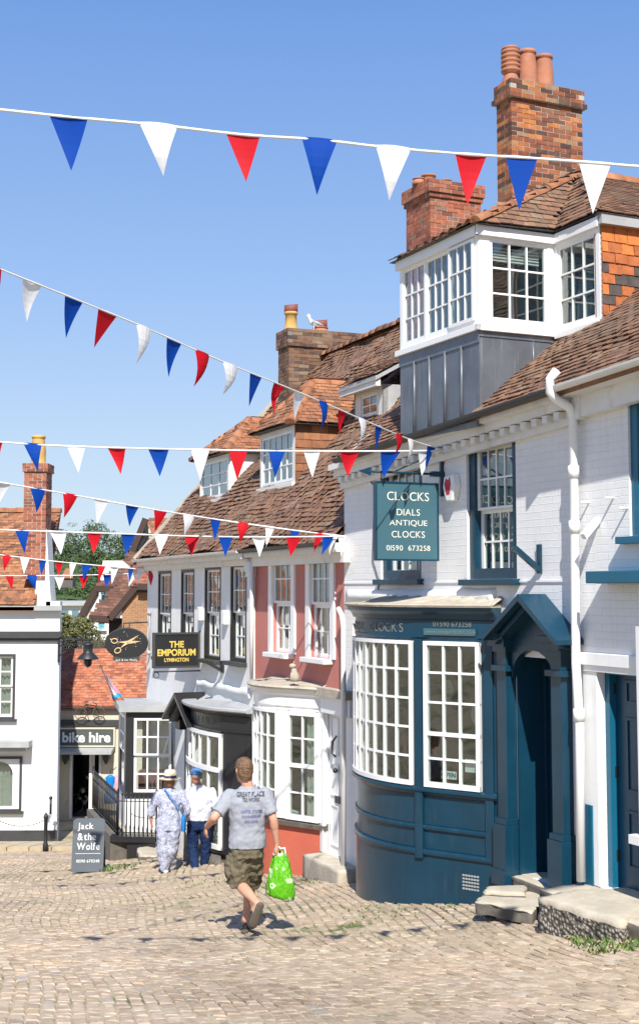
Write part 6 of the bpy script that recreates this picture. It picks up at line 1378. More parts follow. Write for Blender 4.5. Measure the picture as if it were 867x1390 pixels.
mb = MB(); mb.tube([sp_(176, 853, 0), sp_(176, 846, 0)], .01, 6); mb.tube([sp_(168, 846, 0), FB.w(SEL, 0, sp_(176, 846, 0).z)], .014, 6); mb.tube([sp_(168, 846, 0), sp_(168, 853.5, 0)], .01, 6); mb.build('bracket', M['iron'], so_)
# A board
ya = 22.6; q0, q1 = P(97, 1180, ya), P(140, 1180, ya); zg_ = gz(q0.x, ya); q0.z = q1.z = zg_ + .02; h_ = P(115, 1112, ya + .15).z - zg_
abd = thing('a_board', 'slate grey pavement sandwich board with white lettering standing on the cobbles', 'sandwich board', V(((q0.x + q1.x) / 2, ya + .2, zg_)))
FAb = Frame((q0.x + q1.x) / 2, ya, q1.x - q0.x, 0 + .03); hw = (q1.x - q0.x) / 2
up = V((0, .16, h_)).normalized()
def abp(x, t, off=0): p = FAb.w(x, 0, zg_ + .03) + up * (h_ * t) + V((0, -1, .16)).normalized() * off; return p
mb = MB(); ol = [(-hw, 0), (hw, 0), (hw, .95), (hw - .03, .985), (hw - .07, 1.0), (-hw + .07, 1.0), (-hw + .03, .985), (-hw, .95)]
mb.slab([abp(x, t) for x, t in ol], V((0, .025, 0))); bd = mb.build('front_board', M['slate'], abd)
mb = MB(); mb.slab([FAb.w(x * .98, .42 - .26 * t, zg_ + .03 + h_ * t * .985) for x, t in ol], V((0, .02, 0))); mb.build('back_board', M['black'], abd)
mb = MB()
for x in (-hw + .07, hw - .07): mb.beam(abp(x, 0) + V((0, 0, -.03)), abp(x, 0) + V((0, .03, .01)), .05, .03)
mb.build('feet', M['iron'], abd)
nf_ = V((0, -1, .16)).normalized()
for s_, w_, hh_, x, t in (('Jack', .50, .155, -.20, .835), ('&the', .58, .135, -.10, .655), ('Wolfe', .72, .135, .0, .475), ('01590 670248', .72, .055, .02, .20)): serif_text(s_, bd, abp(x * hw * 1.0, t, .003), FAb.s, up, M['white'], (hw * 2 * w_, h_ * hh_), bold=.006)
mb = MB(); mb.slab([abp(-hw * .78, .335, .002), abp(hw * .8, .335, .002), abp(hw * .8, .342, .002), abp(-hw * .78, .342, .002)], nf_ * .003); mb.build('rule', M['white'], bd)

# ================================================================== BUNTING
fl_mats = {'B': cloth('blue_bunting', (.0, .052, .34), .25, .7), 'R': cloth('red_bunting', (.55, .006, .016), .25, .6), 'W': cloth('white_bunting', (.80, .80, .80), .3, .4)}
M['tape'] = cloth('white_tape', (.78, .78, .78), .1)
def bunting(label, cord, flags, r, hang=.3, group='bunting strings across the street'):
    cw = [P(u, v, Y) for u, v, Y in cord]; us = [c[0] for c in cord]
    def cp(u):
        for i in range(len(us) - 1):
            if us[i] <= u <= us[i + 1] or i == len(us) - 2:
                f = (u - us[i]) / (us[i + 1] - us[i]); 
                # smooth interpolation through neighbours
                p0, p1, p2, p3 = cw[max(i - 1, 0)], cw[i], cw[i + 1], cw[min(i + 2, len(cw) - 1)]
                return .5 * ((2 * p1) + (p2 - p0) * f + (2 * p0 - 5 * p1 + 4 * p2 - p3) * f * f + (3 * p1 - p0 - 3 * p2 + p3) * f ** 3)
    o = thing('bunting', label, 'bunting', cw[len(cw) // 2], 0, group)
    k = 90; u0, u1 = us[0], us[-1]; pts = [cp(u0 + (u1 - u0) * i / k) for i in range(k + 1)]
    mb = MB()
    for i in range(k):     # flat twisted tape: thickness changes along the length
        pass
    mb.tube(pts, [r * (1 + .35 * noise.noise(V((i * .37, cord[0][1], 0)))) for i in range(k + 1)], 6); mb.build('cord', M['tape'], o)
    for (a, b, col, tip) in flags:
        A_, B_ = cp(a), cp(b); mid = (A_ + B_) / 2; um = (a + b) / 2; Yt = mid.y; T_ = P(tip[0], tip[1], Yt) if tip else mid + V((0, 0, -hang))
        w_ = (B_ - A_); nrm = w_.cross(T_ - mid).normalized(); N_ = 6; mb = MB(); rows = []; cu_ = U(-1, 1) * .16
        for i in range(N_ + 1):
            t = i / N_; L0 = A_.lerp(T_, t); R0_ = B_.lerp(T_, t); row = []
            n2 = 4
            for j in range(n2 + 1):
                s_ = j / n2; p = L0.lerp(R0_, s_); bend = cu_ * w_.length * (sin(pi * s_) * (1 - t) * .8 + sin(pi * t) * 1.1) ; row.append(p + nrm * bend)
            rows.append(row)
        for i in range(N_):
            for j in range(4):
                if i == N_ - 1: mb.face([rows[i][j], rows[i][j + 1], T_], sm=True)
                else: mb.face([rows[i][j], rows[i][j + 1], rows[i + 1][j + 1], rows[i + 1][j]], sm=True)
        # hem folded over the cord
        d_ = w_.normalized()
        for j in range(4):
            p, q_ = rows[0][j], rows[0][j + 1]; mb.face([p, q_, q_ + V((0, 0, r * 1.2)), p + V((0, 0, r * 1.2))])
        mb.build('flag', fl_mats[col], o, fixn=False)
    return o
def seq(items): return [(a, b, c, t) for a, b, c, t in items]
Y1 = 7.7
bunting('string of large red, white and blue flags crossing the top, nearest of all', [(-60, 144, Y1), (0, 149, Y1), (95, 159, Y1), (215, 170, Y1), (330, 183, Y1), (433, 190, Y1), (530, 201, Y1), (640, 210, Y1), (710, 214, Y1), (805, 221, Y1), (867, 226, Y1), (930, 229, Y1)],
    [(-45, 1, 'R', (-18, 222)), (70, 121, 'B', (97, 232)), (190, 240, 'W', (222, 239)), (306, 352, 'R', (334, 247)), (409, 457, 'B', (430, 265)), (511, 557, 'W', (528, 272)), (615, 658, 'R', (634, 278)), (686, 730, 'B', (704, 286)), (783, 826, 'W', (804, 290)), (880, 922, 'R', (900, 300))], .009)
bunting('string of flags slanting down from upper left to the clock shop bracket', [(-60, 338, 8.2), (0, 365, 8.55), (97, 404, 9.2), (200, 446, 10.0), (300, 490, 10.9), (380, 522, 11.8), (440, 547, 12.7), (500, 573, 13.7), (560, 598, 14.8), (607, 612, 15.5)],
    [(-15, 3, 'R', (-12, 425)), (34, 59, 'W', (37, 437)), (89, 113, 'B', (90, 459)), (134, 159, 'R', (128, 472)), (185, 206, 'W', (185, 494)), (226, 245, 'B', (229, 512)), (263, 283, 'R', (263, 525)), (302, 321, 'W', (302, 537)), (337, 353, 'B', (338, 552)), (371, 386, 'R', (373, 562)), (398, 413, 'W', (400, 570)), (432, 444, 'B', (434, 584)), (459, 470, 'R', (461, 591)), (486, 497, 'W', (487, 602)), (509, 518, 'B', (511, 612)), (535, 545, 'R', (535, 618)), (552, 561, 'W', (552, 627)), (577, 587, 'B', (578, 638)), (598, 607, 'R', (602, 632))], .0065)
Y3 = 14.6
bunting('level string of flags above the dormers, ending at the clock sign bracket', [(-60, 596, Y3), (0, 600, Y3), (100, 606, Y3), (300, 611, Y3), (450, 612.5, Y3 + .2), (606, 612, 15.3)],
    [(-20, 5, 'R', (-8, 637)), (40, 66, 'B', (52, 640)), (94, 120, 'W', (107, 642)), (152, 176, 'R', (164, 644)), (204, 230, 'B', (217, 647)), (258, 283, 'W', (272, 654)), (309, 333, 'R', (322, 652)), (361, 385, 'B', (373, 649)), (411, 435, 'W', (424, 648)), (461, 485, 'R', (472, 647)), (509, 533, 'B', (520, 650)), (556, 581, 'W', (572, 646))], .011)
bunting('string of flags sloping from mid left down to the pink house eaves', [(-50, 648, 15.6), (0, 655, 15.9), (100, 672, 16.6), (200, 690, 17.2), (300, 706, 17.9), (400, 720, 17.9), (450, 726, 17.5), (467, 728, 17.3)],
    [(-6, 18, 'W', (-4, 690)), (44, 64, 'B', (50, 696)), (86, 106, 'R', (87, 703)), (129, 148, 'W', (132, 711)), (171, 189, 'B', (176, 715)), (209, 227, 'R', (210, 722)), (248, 264, 'W', (250, 727)), (285, 300, 'B', (292, 734)), (321, 337, 'R', (326, 737)), (357, 369, 'W', (361, 743)), (392, 405, 'B', (397, 745)), (424, 439, 'R', (426, 750)), (446, 457, 'W', (447, 754))], .011)
bunting('level string of flags just under the brown roof of the left chimney', [(-50, 716, 18), (0, 719, 18), (150, 724, 18), (250, 727.5, 18), (350, 729, 17.9), (467, 728, 17.3)],
    [(-20, 0, 'R', (-10, 748)), (26, 46, 'B', (34, 751)), (71, 92, 'W', (83, 753)), (117, 137, 'R', (127, 752)), (162, 181, 'B', (171, 754)), (207, 228, 'W', (217, 753)), (250, 271, 'R', (260, 755)), (297, 317, 'B', (306, 756)), (342, 361, 'W', (352, 756)), (386, 404, 'R', (394, 756)), (430, 447, 'B', (436, 754)), (454, 472, 'W', (463, 757))], .011)
bunting('small far string of flags drooping towards the emporium wall, upper of two', [(-30, 750, 26.8), (0, 753, 27), (75, 762, 27), (150, 769, 27), (200, 773.5, 27), (246, 776, 25)],
    [(5, 20, 'R', (6, 775)), (31, 43, 'W', (33, 780)), (54, 64, 'B', (56, 782)), (75, 86, 'R', (79, 783)), (94, 103, 'W', (96, 786)), (110, 123, 'B', (113, 788)), (132, 143, 'R', (134, 791)), (150, 160, 'W', (152, 793)), (172, 180, 'B', (175, 790)), (186, 196, 'W', (187, 794)), (202, 213, 'R', (205, 795))], .011)
bunting('small far level string of flags ending at the emporium wall, lowest of all', [(-30, 782, 27), (0, 781.5, 27), (100, 781, 27), (200, 778, 27), (262, 775, 24.6)],
    [(10, 24, 'R', (17, 801)), (41, 55, 'B', (49, 801)), (75, 89, 'W', (81, 801)), (107, 120, 'R', (113, 800)), (138, 152, 'B', (144, 797)), (170, 185, 'W', (175, 796)), (198, 209, 'R', (203, 793)), (230, 243, 'B', (236, 793)), (245, 254, 'R', (249, 791))], .011)
# ================================================================== PEOPLE
from mathutils.bvhtree import BVHTree
def remeshed(mb, name, mt, par, voxel=.01, smooth=4, disp=0, dscale=.12, dtype='CLOUDS', bevelcut=None):
    o = mb.build('tmp', mt, par, fixn=True)
    r = o.modifiers.new('r', 'REMESH'); r.mode = 'VOXEL'; r.voxel_size = voxel; r.use_smooth_shade = True
    s = o.modifiers.new('s', 'SMOOTH'); s.factor = .5; s.iterations = smooth
    if disp:
        tx = bpy.data.textures.new('folds', 'CLOUDS'); tx.noise_scale = dscale; tx.noise_depth = 1
        d = o.modifiers.new('d', 'DISPLACE'); d.texture = tx; d.strength = disp; d.mid_level = .5; d.texture_coords = 'LOCAL'
    bpy.context.view_layer.update(); dg = bpy.context.evaluated_depsgraph_get()
    me = bpy.data.meshes.new_from_object(o.evaluated_get(dg)); bpy.data.objects.remove(o)
    me.name = name; me.materials.clear(); me.materials.append(mt)
    for p in me.polygons: p.use_smooth = True
    n = bpy.data.objects.new(name, me); COL.objects.link(n); n.parent = par; return n
def limb(mb, pts, rad, k=14):
    """tapered chain with ball joints"""
    for i in range(len(pts) - 1):
        a, b = V(pts[i]), V(pts[i + 1]); d = (b - a); x = d.cross(V((0, 1, .13))).normalized(); y = d.cross(x).normalized(); ra, rb = rad[i], rad[i + 1]
        bulge = (ra + rb) / 2 * 1.06
        mb.rings([(a, x * ra, y * ra), (a.lerp(b, .35), x * (ra * .65 + rb * .35) * 1.05, y * (ra * .65 + rb * .35) * 1.05), (b, x * rb, y * rb)], k)
        mb.ball(a, ra * .99, k)
    mb.ball(pts[-1], rad[-1] * .99, k)
def torso(mb, secs, fwd, k=20):
    """secs: (centre, half width, half depth)"""
    r = V((fwd.y, -fwd.x, 0)).normalized(); f = V((fwd.x, fwd.y, 0)).normalized()
    mb.rings([(V(c), r * w, f * d) for c, w, d in secs], k)
def hand(mb, wrist, d, nrm, side, curl=.5, s=1.0):
    """d: direction of the fingers, nrm: palm side, side: +1 thumb on the +x side"""
    d = d.normalized(); nrm = (nrm - d * nrm.dot(d)).normalized(); x = d.cross(nrm).normalized() * side
    L_ = .085 * s
    mb.rings([(wrist - d * .02, x * .027 * s, nrm * .021 * s), (wrist + d * .02, x * .033 * s, nrm * .018 * s), (wrist + d * .06 * s, x * .041 * s, nrm * .016 * s), (wrist + d * .09 * s, x * .040 * s, nrm * .013 * s)], 12)
    for i, (o, l, r) in enumerate(((.031, .072, .0085), (.0105, .082, .009), (-.0105, .076, .0088), (-.031, .060, .0078))):
        b = wrist + d * .08 * s + x * o * s; p = [b]; ang = 0; dd = d.copy()
        for q in range(3):
            ang += curl * (.5 + .35 * q); dd = d * cos(ang) + nrm * sin(ang); p.append(p[-1] + dd * l * s * (.42, .32, .26)[q])
        limb(mb, p, [r * s, r * .95 * s, r * .9 * s, r * .75 * s], 8)
    b = wrist + d * .02 * s + x * .026 * s; p = [b, b + (d * .6 + x * .75 + nrm * .2).normalized() * .035 * s, b + (d * .6 + x * .75 + nrm * .2).normalized() * .035 * s + (d * .85 + x * .25 + nrm * .35).normalized() * .032 * s, b + (d * .6 + x * .75 + nrm * .2).normalized() * .035 * s + (d * .85 + x * .15 + nrm * .5).normalized() * .058 * s]
    limb(mb, p, [.014 * s, .012 * s, .0105 * s, .008 * s], 8)
def head(mb, c, f, s=1.0):
    """skull, jaw, nose, ears; f: facing direction"""
    f = V((f.x, f.y, 0)).normalized(); r = V((f.y, -f.x, 0)); Z = V((0, 0, 1))
    mb.rings([(c + Z * z * s + f * o * s, r * w * s, f * d * s) for z, w, d, o in ((-.125, .02, .02, .055), (-.115, .038, .045, .04), (-.08, .056, .07, .02), (-.03, .068, .088, .005), (.02, .075, .098, -.004), (.06, .074, .096, -.008), (.095, .058, .076, -.01), (.115, .03, .04, -.01), (.12, .008, .01, -.01))], 20)
    mb.rings([(c + Z * (.01) * s + f * .09 * s, r * .008 * s, f * .006 * s), (c - Z * .025 * s + f * .108 * s, r * .014 * s, f * .014 * s), (c - Z * .042 * s + f * .098 * s, r * .018 * s, f * .012 * s)], 8)
    for q in (-1, 1): mb.rings([(c + r * q * .074 * s - Z * .035 * s - f * .005 * s, f * .008 * s, r * .006 * s), (c + r * q * .082 * s - Z * .005 * s - f * .008 * s, f * .018 * s, r * .009 * s), (c + r * q * .08 * s + Z * .022 * s - f * .01 * s, f * .014 * s, r * .008 * s)], 10)
def face_bits(c, f, par, s=1.0):
    f = V((f.x, f.y, 0)).normalized(); r = V((f.y, -f.x, 0)); Z = V((0, 0, 1))
    for q in (-1, 1): mb = MB(); mb.ball(c + f * .083 * s + r * q * .03 * s + Z * .008, .012 * s, 10); mb.build('eye', M['white'], par); mb = MB(); mb.beam(c + f * .09 * s + r * q * .018 * s + Z * .028, c + f * .088 * s + r * q * .045 * s + Z * .028, .006, .006); mb.build('eyebrow', hairm, par)
    mb = MB(); mb.rings([(c + f * .094 * s - Z * .068 * s - r * .024, f * .003, Z * .002), (c + f * .1 * s - Z * .068 * s, f * .006, Z * .006), (c + f * .094 * s - Z * .068 * s + r * .024, f * .003, Z * .002)], 8); mb.build('mouth', paint('lips', (.35, .1, .09), .5, bs=0), par)
def skinmat(name, c):
    m, nt, b = mat(name); v = coords(nt); n = noise_(nt, 9, v, 3); nt.links.new(ramp(nt, [(.3, L(c, .9)), (.7, L(c, 1.08))], n), b.inputs['Base Color']); b.inputs['Roughness'].default_value = .55
    b.inputs['Subsurface Weight'].default_value = .12; b.inputs['Subsurface Radius'].default_value = (.02, .008, .004); b.inputs['Subsurface Scale'].default_value = .3; return m
hairm = paint('brown_hair', (.17, .095, .05), .5, .5, 40, .9, 90)
skin = skinmat('skin', (.58, .30, .20)); skin2 = skinmat('ruddy_skin', (.50, .22, .15))
def C(r, g, b_): return V((r, g, b_))
# ---------------------------------------------------------------- man with the green bag
J = lambda u, v, Y: P(u, v, Y)
f1_ = G(333, 1256); Y0 = 14.0
print('man ground', f1_, gz(f1_.x, f1_.y)); dv = 0
man = thing('person', 'person in grey printed T-shirt and khaki cargo shorts carrying a green bag', 'person', V((f1_.x, f1_.y, f1_.z)))
fw = V((-.12, 1, 0)); hc = J(331, 1045.5, Y0)
mb = MB(); head(mb, hc, V((-.5, 1, 0)), 1.06)
nb_ = J(337, 1069, Y0)
limb(mb, [hc + V((.01, -.01, -.05)), nb_], [.056, .062])
torso(mb, [(J(335, 1146, Y0), .15, .10), (J(336, 1125, Y0), .155, .105), (J(337, 1100, Y0), .175, .11), (J(336, 1082, Y0), .185, .10), (J(336, 1073, Y0), .13, .08), (J(337, 1068, Y0), .06, .06)], fw)
sh_l, sh_r = J(312, 1080, Y0), J(360, 1078, Y0)
el_l, wr_l = J(291, 1110, Y0 - .12), J(281, 1122, Y0 + .07); el_r, wr_r = J(371, 1112, Y0 - .05), J(376, 1146, Y0 + .02)
limb(mb, [sh_l, el_l, wr_l], [.060, .045, .030]); limb(mb, [sh_r, el_r, wr_r], [.060, .044, .029])
limb(mb, [el_l, el_l.lerp(wr_l, .35)], [.043, .047]); limb(mb, [el_r, el_r.lerp(wr_r, .3)], [.042, .045])
hand(mb, wr_l, (J(278, 1131, Y0 + .14) - wr_l), V((.9, .2, -.2)), 1, .55, 1.05)
hand(mb, wr_r, V((.03, .02, -1)), V((-.9, .3, 0)), 1, 1.15, 1.05)
hp_l, hp_r = J(326, 1152, Y0), J(344, 1150, Y0); kn_l, kn_r = J(323, 1198, Y0 + .06), J(341, 1198, Y0 + .22)
an_l, an_r = J(350, 1227, Y0 - .28), J(333, 1248, Y0 + .16)
limb(mb, [hp_l, kn_l, an_l], [.090, .057, .038]); limb(mb, [hp_r, kn_r, an_r], [.090, .057, .037])
limb(mb, [kn_l.lerp(an_l, .12), kn_l.lerp(an_l, .35), kn_l.lerp(an_l, .7)], [.052, .06, .044]); limb(mb, [kn_r.lerp(an_r, .12), kn_r.lerp(an_r, .35), kn_r.lerp(an_r, .7)], [.052, .058, .042])
tl_l = J(343, 1256, Y0 - .30); hl_l = J(353, 1229, Y0 - .34)
limb(mb, [an_l, tl_l.lerp(an_l, .15)], [.036, .032]); gr = f1_ + V((0, 0, .05)); limb(mb, [an_r, an_r + V((-.02, .14, -.045)), an_r + V((-.03, .2, -.06))], [.037, .034, .022])
remeshed(mb, 'body', skin, man, .0075, 5)
face_bits(hc, V((-.5, 1, 0)), man)
# hair
mb = MB(); f_ = V((-.45, .89, 0)); r_ = V((.89, .45, 0)); Z = V((0, 0, 1))
mb.rings([(hc + Z * z - f_ * o, r_ * w, f_ * d) for z, w, d, o in ((-.085, .052, .05, .055), (-.06, .070, .070, .042), (-.02, .084, .085, .032), (.03, .090, .105, .016), (.07, .086, .108, .012), (.105, .068, .09, .01), (.13, .035, .05, .01), (.137, .01, .01, .01))], 22)
remeshed(mb, 'hair', hairm, man, .006, 2, disp=.016, dscale=.018)
mb = MB(); mb.tube([hc + V((-.075, -.02, .02)), hc + V((-.10, .07, .02))], .004, 6); mb.ball(hc + V((-.095, .085, .01)), .018, 8, sq=(.6, .3, 1)); mb.build('glasses', M['iron'], man)
# T-shirt
sm_ = cloth('grey_marl_cotton', (.29, .305, .345), .0, .85, .08)
mb = MB()
torso(mb, [(J(335.5, 1150, Y0), .197, .145), (J(335.5, 1140, Y0), .196, .145), (J(336, 1120, Y0), .185, .135), (J(337, 1100, Y0), .205, .14), (J(336.5, 1086, Y0), .222, .135), (J(336.5, 1077, Y0), .20, .115), (J(337, 1070, Y0), .10, .085), (J(337, 1067, Y0), .07, .07)], fw, 28)
for s_, e_, t in ((sh_l, el_l, .80), (sh_r, el_r, .78)):
    e2_ = s_.lerp(e_, t); d_ = (e2_ - s_); x = d_.cross(V((0, 1, 0))).normalized(); y = d_.cross(x).normalized(); mb.ball(s_, .075, 14); mb.rings([(s_, x * .075, y * .075), (s_.lerp(e2_, .5), x * .075, y * .072), (e2_, x * .074, y * .070)], 16)
shirt = remeshed(mb, 'shirt', sm_, man, .009, 4, disp=.022, dscale=.07)
# lettering printed on the shirt back
bv = BVHTree.FromPolygons([shirt.parent.matrix_basis @ v.co for v in shirt.data.vertices], [p.vertices[:] for p in shirt.data.polygons])
def print_on(s, size, u, v, mt, bold=.003):
    o = text(s, .1, shirt, J(u, v, Y0 - .12), (1, 0, 0), (0, 0, 1), mt, bold=bold, name='printed_lettering', ext=.0005, fit=size)
    Mi = man.matrix_basis.inverted()
    for vx in o.data.vertices:
        w_ = man.matrix_basis @ vx.co; w0 = V((w_.x, Y0 - 1, w_.z)); loc, nn, _, _ = bv.ray_cast(w0, V((0, 1, 0)))
        if loc: vx.co = Mi @ (loc + V((0, -.006, 0)))
    return o
dkp = plain('shirt_print_dark', (.10, .11, .13)); blp = plain('shirt_print_blue', (.16, .17, .42))
print_on('GREAT PLACE', (.285, .05), 340, 1078.5, dkp, .003); print_on('TO WORK', (.18, .04), 341, 1085.5, dkp, .003)
print_on('UNITED STATES', (.215, .030), 341.5, 1101.5, blp, .002); print_on('Il:lIl:lIlI:lI', (.19, .026), 341, 1108, blp, .002); print_on('lIl:lIlI', (.13, .026), 341, 1115, blp, .002)
# shorts
km = cloth('khaki_cotton', (.135, .115, .075), 0, .9, .2)
mb = MB(); torso(mb, [(J(335, 1140, Y0), .168, .125), (J(335, 1150, Y0), .178, .13), (J(335, 1163, Y0), .172, .13)], fw)
for a, b, r0, r1, q in ((hp_l, kn_l, .125, .115, 1.06), (hp_r, kn_r, .115, .098, 1.05)):
    e2_ = a.lerp(b, q); d_ = (e2_ - a); x = d_.cross(V((0, 1, 0))).normalized(); y = d_.cross(x).normalized(); mb.rings([(a, x * r0 * .85, y * r0), (a.lerp(e2_, .5), x * r0, y * r0), (e2_, x * r1, y * r1)], 18)
mb.rings([(hp_l.lerp(kn_l, .5) + V((-.10, 0, z)), V((.045, 0, 0)), V((0, .08, 0))) for z in (-.12, .10)], 12); mb.rings([(hp_r.lerp(kn_r, .5) + V((.07, 0, z)), V((.04, 0, 0)), V((0, .07, 0))) for z in (-.10, .10)], 12)
remeshed(mb, 'shorts', km, man, .009, 3, disp=.05, dscale=.07)
# sandals
shm = paint('taupe_sandal', (.10, .08, .06), .7)
mb = MB(); ax = (tl_l - hl_l).normalized(); sx_ = V((1, .1, .35)); sx_ = (sx_ - ax * sx_.dot(ax)).normalized(); ny_ = ax.cross(sx_).normalized()
bk_ = V((0, -.022, 0)); mb.rings([(hl_l - ax * .035 + bk_, sx_ * .026, ny_ * .014), (hl_l - ax * .01 + bk_, sx_ * .042, ny_ * .018), (hl_l.lerp(tl_l, .35) + bk_, sx_ * .042, ny_ * .018), (hl_l.lerp(tl_l, .75) + bk_, sx_ * .053, ny_ * .018), (tl_l + bk_, sx_ * .045, ny_ * .016), (tl_l + ax * .03 + bk_, sx_ * .02, ny_ * .010)], 18)
mb.tube([hl_l.lerp(tl_l, .5) + sx_ * .045, hl_l.lerp(tl_l, .45) + V((0, .09, .02)), hl_l.lerp(tl_l, .5) - sx_ * .045], .012, 8); mb.build('sandal', shm, man)
mb = MB(); b0 = an_r + V((-.005, -.05, -.055)); gzr = gz(b0.x, b0.y); 
mb.rings([(V((b0.x, b0.y + y, gz(b0.x, b0.y + y) + .012)), V((w_, 0, 0)), V((0, 0, .014))) for y, w_ in ((-.01, .02), (.0, .038), (.08, .036), (.18, .048), (.24, .04), (.27, .015))], 16); mb.tube([V((b0.x - .04, b0.y + .13, gzr + .0)), V((b0.x, b0.y + .12, gzr + .07)), V((b0.x + .04, b0.y + .13, gzr + .0))], .014, 8); mb.build('sandal', shm, man)
# green carrier bag
bt = wr_r + V((.03, .02, -.10)); bg = thing('carrier_bag', 'bright green plastic carrier bag with white blotches hanging from the hand', 'bag', bt + V((0, 0, -.52)))
m_, nt, b = mat('green_plastic'); v = coords(nt); n_ = noise_(nt, 9, v, 2, .4); nt.links.new(ramp(nt, [(.0, (.07, .34, .01)), (.56, (.12, .45, .012)), (.585, (.6, .72, .5)), (.63, (.6, .72, .5)), (.66, (.09, .40, .012))], n_), b.inputs['Base Color']); b.inputs['Roughness'].default_value = .22; bump(nt, b, noise_(nt, 14, coords(nt, scale=(2.2, 2.2, .6)), 4), 1.0, .04); gm_ = m_
mb = MB(); K = 40; base = len(mb.v); zz = [(.02, .045, .03), (-.04, .075, .045), (-.12, .10, .07), (-.22, .125, .09), (-.32, .145, .10), (-.40, .15, .10), (-.445, .135, .09), (-.46, .07, .04)]
for (z, w_, d_) in zz:
    for j in range(K):
        t = 2 * pi * j / K; fo_ = 1 + .10 * sin(t * 7 + z * 6) * max(0, 1 + z * 2) + .03 * sin(t * 13 + z * 20); tw = z * .25
        mb.v.append(bt + V((cos(t) * w_ * fo_ - tw * .0 + z * -.02, sin(t) * d_ * fo_, z + (.015 * sin(t * 5) if z > -.05 else 0) + (-.03 * cos(t * 1) if z < -.4 else 0))))
for i in range(len(zz) - 1):
    for j in range(K): a = base + i * K + j; c_ = base + i * K + (j + 1) % K; mb.f.append((a, c_, c_ + K, a + K)); mb.m.append(0); mb.sm.append(True)
mb.f.append(tuple(base + (len(zz) - 1) * K + j for j in range(K))); mb.m.append(0); mb.sm.append(False); mb.build('bag_body', gm_, bg)
mb = MB()
for s_ in (-1, 1): mb.tube([bt + V((s_ * .06, 0, -.03)), bt + V((s_ * .045, 0, .06)), wr_r + V((.015 + s_ * .02, 0, -.045)), wr_r + V((.015, 0, -.02))], [.012, .011, .010, .008], 8)
mb.build('bag_handles', M['white'], bg)

# ---------------------------------------------------------------- woman with the hat
Yw = 21.2; fwg = G(227, 1193); fw = V((0, 1, 0))
wo_ = thing('person', 'person in white and blue patterned jumpsuit and straw sun hat seen from behind', 'person', V((fwg.x, fwg.y, fwg.z)))
hc = J(231, 1059, Yw); mb = MB(); head(mb, hc, fw, 1.0); limb(mb, [hc + V((0, 0, -.06)), J(230, 1070, Yw)], [.048, .052])
torso(mb, [(J(229, 1120, Yw), .14, .10), (J(229, 1105, Yw), .12, .09), (J(229.5, 1090, Yw), .13, .09), (J(229.5, 1080, Yw), .13, .075), (J(230, 1073, Yw), .07, .05)], fw)
sl2, sr2_ = J(214, 1078, Yw), J(246, 1078, Yw); ell, wrl = J(205, 1101, Yw), J(205.5, 1117, Yw + .03); elr, wrr = J(255, 1100, Yw), J(251, 1117, Yw + .1)
limb(mb, [sl2 + V((0, 0, -.02)), ell, wrl], [.036, .034, .026]); limb(mb, [sr2_ + V((-.01, 0, -.02)), elr, wrr], [.036, .034, .026]); hand(mb, wrl, V((.02, .1, -1)), V((.9, .1, 0)), -1, .4, .9); hand(mb, wrr, V((-.05, .1, -1)), V((-.9, .1, 0)), 1, .4, .9)
hl2, hr2 = J(222, 1125, Yw), J(236, 1125, Yw); kl, kr = J(222, 1158, Yw), J(232, 1158, Yw + .05); al, ar = J(224, 1183, Yw - .02), J(232, 1184, Yw + .25)
limb(mb, [hl2, kl, al], [.085, .055, .036]); limb(mb, [hr2, kr, ar], [.085, .055, .036])
limb(mb, [al, V((al.x + .02, al.y - .02, fwg.z + .05)), V((al.x, al.y + .14, fwg.z + .025))], [.036, .036, .03]); limb(mb, [ar, ar + V((0, .12, -.06))], [.036, .03])
remeshed(mb, 'body', skin2, wo_, .009, 4); face_bits(hc, fw, wo_)
m_, nt, b = mat('patterned_fabric'); v = coords(nt); n_ = nd(nt, 'ShaderNodeTexNoise', Scale=17.0, Detail=2.0, Distortion=2.5); nt.links.new(v, n_.inputs['Vector']); nt.links.new(ramp(nt, [(.0, (.46, .48, .56)), (.44, (.50, .52, .60)), (.47, (.16, .18, .32)), (.52, (.16, .18, .32)), (.55, (.50, .52, .60)), (.61, (.48, .5, .58)), (.63, (.12, .14, .28)), (.66, (.48, .5, .58))], n_.outputs[0]), b.inputs['Base Color']); b.inputs['Roughness'].default_value = .85; pm = m_
mb = MB()
torso(mb, [(J(229, 1126, Yw), .20, .15), (J(229, 1112, Yw), .185, .14), (J(229, 1098, Yw), .165, .13), (J(229.5, 1086, Yw), .18, .125), (J(230, 1076, Yw), .175, .105), (J(230, 1070, Yw), .085, .06)], fw)
for a, b_, r0, r1 in ((sl2, ell, .062, .062), (sr2_, elr, .062, .062)): limb(mb, [a, b_], [r0, r1])
for a, b_ in ((ell, wrl), (elr, wrr)): 
    e_ = a.lerp(b_, .45); x = V((1, 0, 0)); mb.rings([(a, x * .060, V((0, .060, 0))), (e_, x * .055, V((0, .055, 0)))], 12)
for h_, k_, a_ in ((hl2, kl, al), (hr2, kr, ar)): x = V((1, 0, 0)); y = V((0, 1, 0)); mb.rings([(h_, x * .11, y * .14), (k_, x * .105, y * .12), (k_.lerp(a_, .6), x * .08, y * .09), (a_, x * .058, y * .062)], 16)
remeshed(mb, 'jumpsuit', pm, wo_, .010, 4, disp=.045, dscale=.10)
mb = MB(); mb.rings([(hc + V((0, -.03, z)), V((w_, 0, 0)), V((0, d_, 0))) for z, w_, d_ in ((-.11, .05, .04), (-.07, .08, .07), (-.01, .088, .085), (.05, .085, .09))], 16); remeshed(mb, 'hair', paint('auburn_hair', (.27, .12, .05), .6, .3, 30, .5, 60), wo_, .009, 2, disp=.02, dscale=.03)
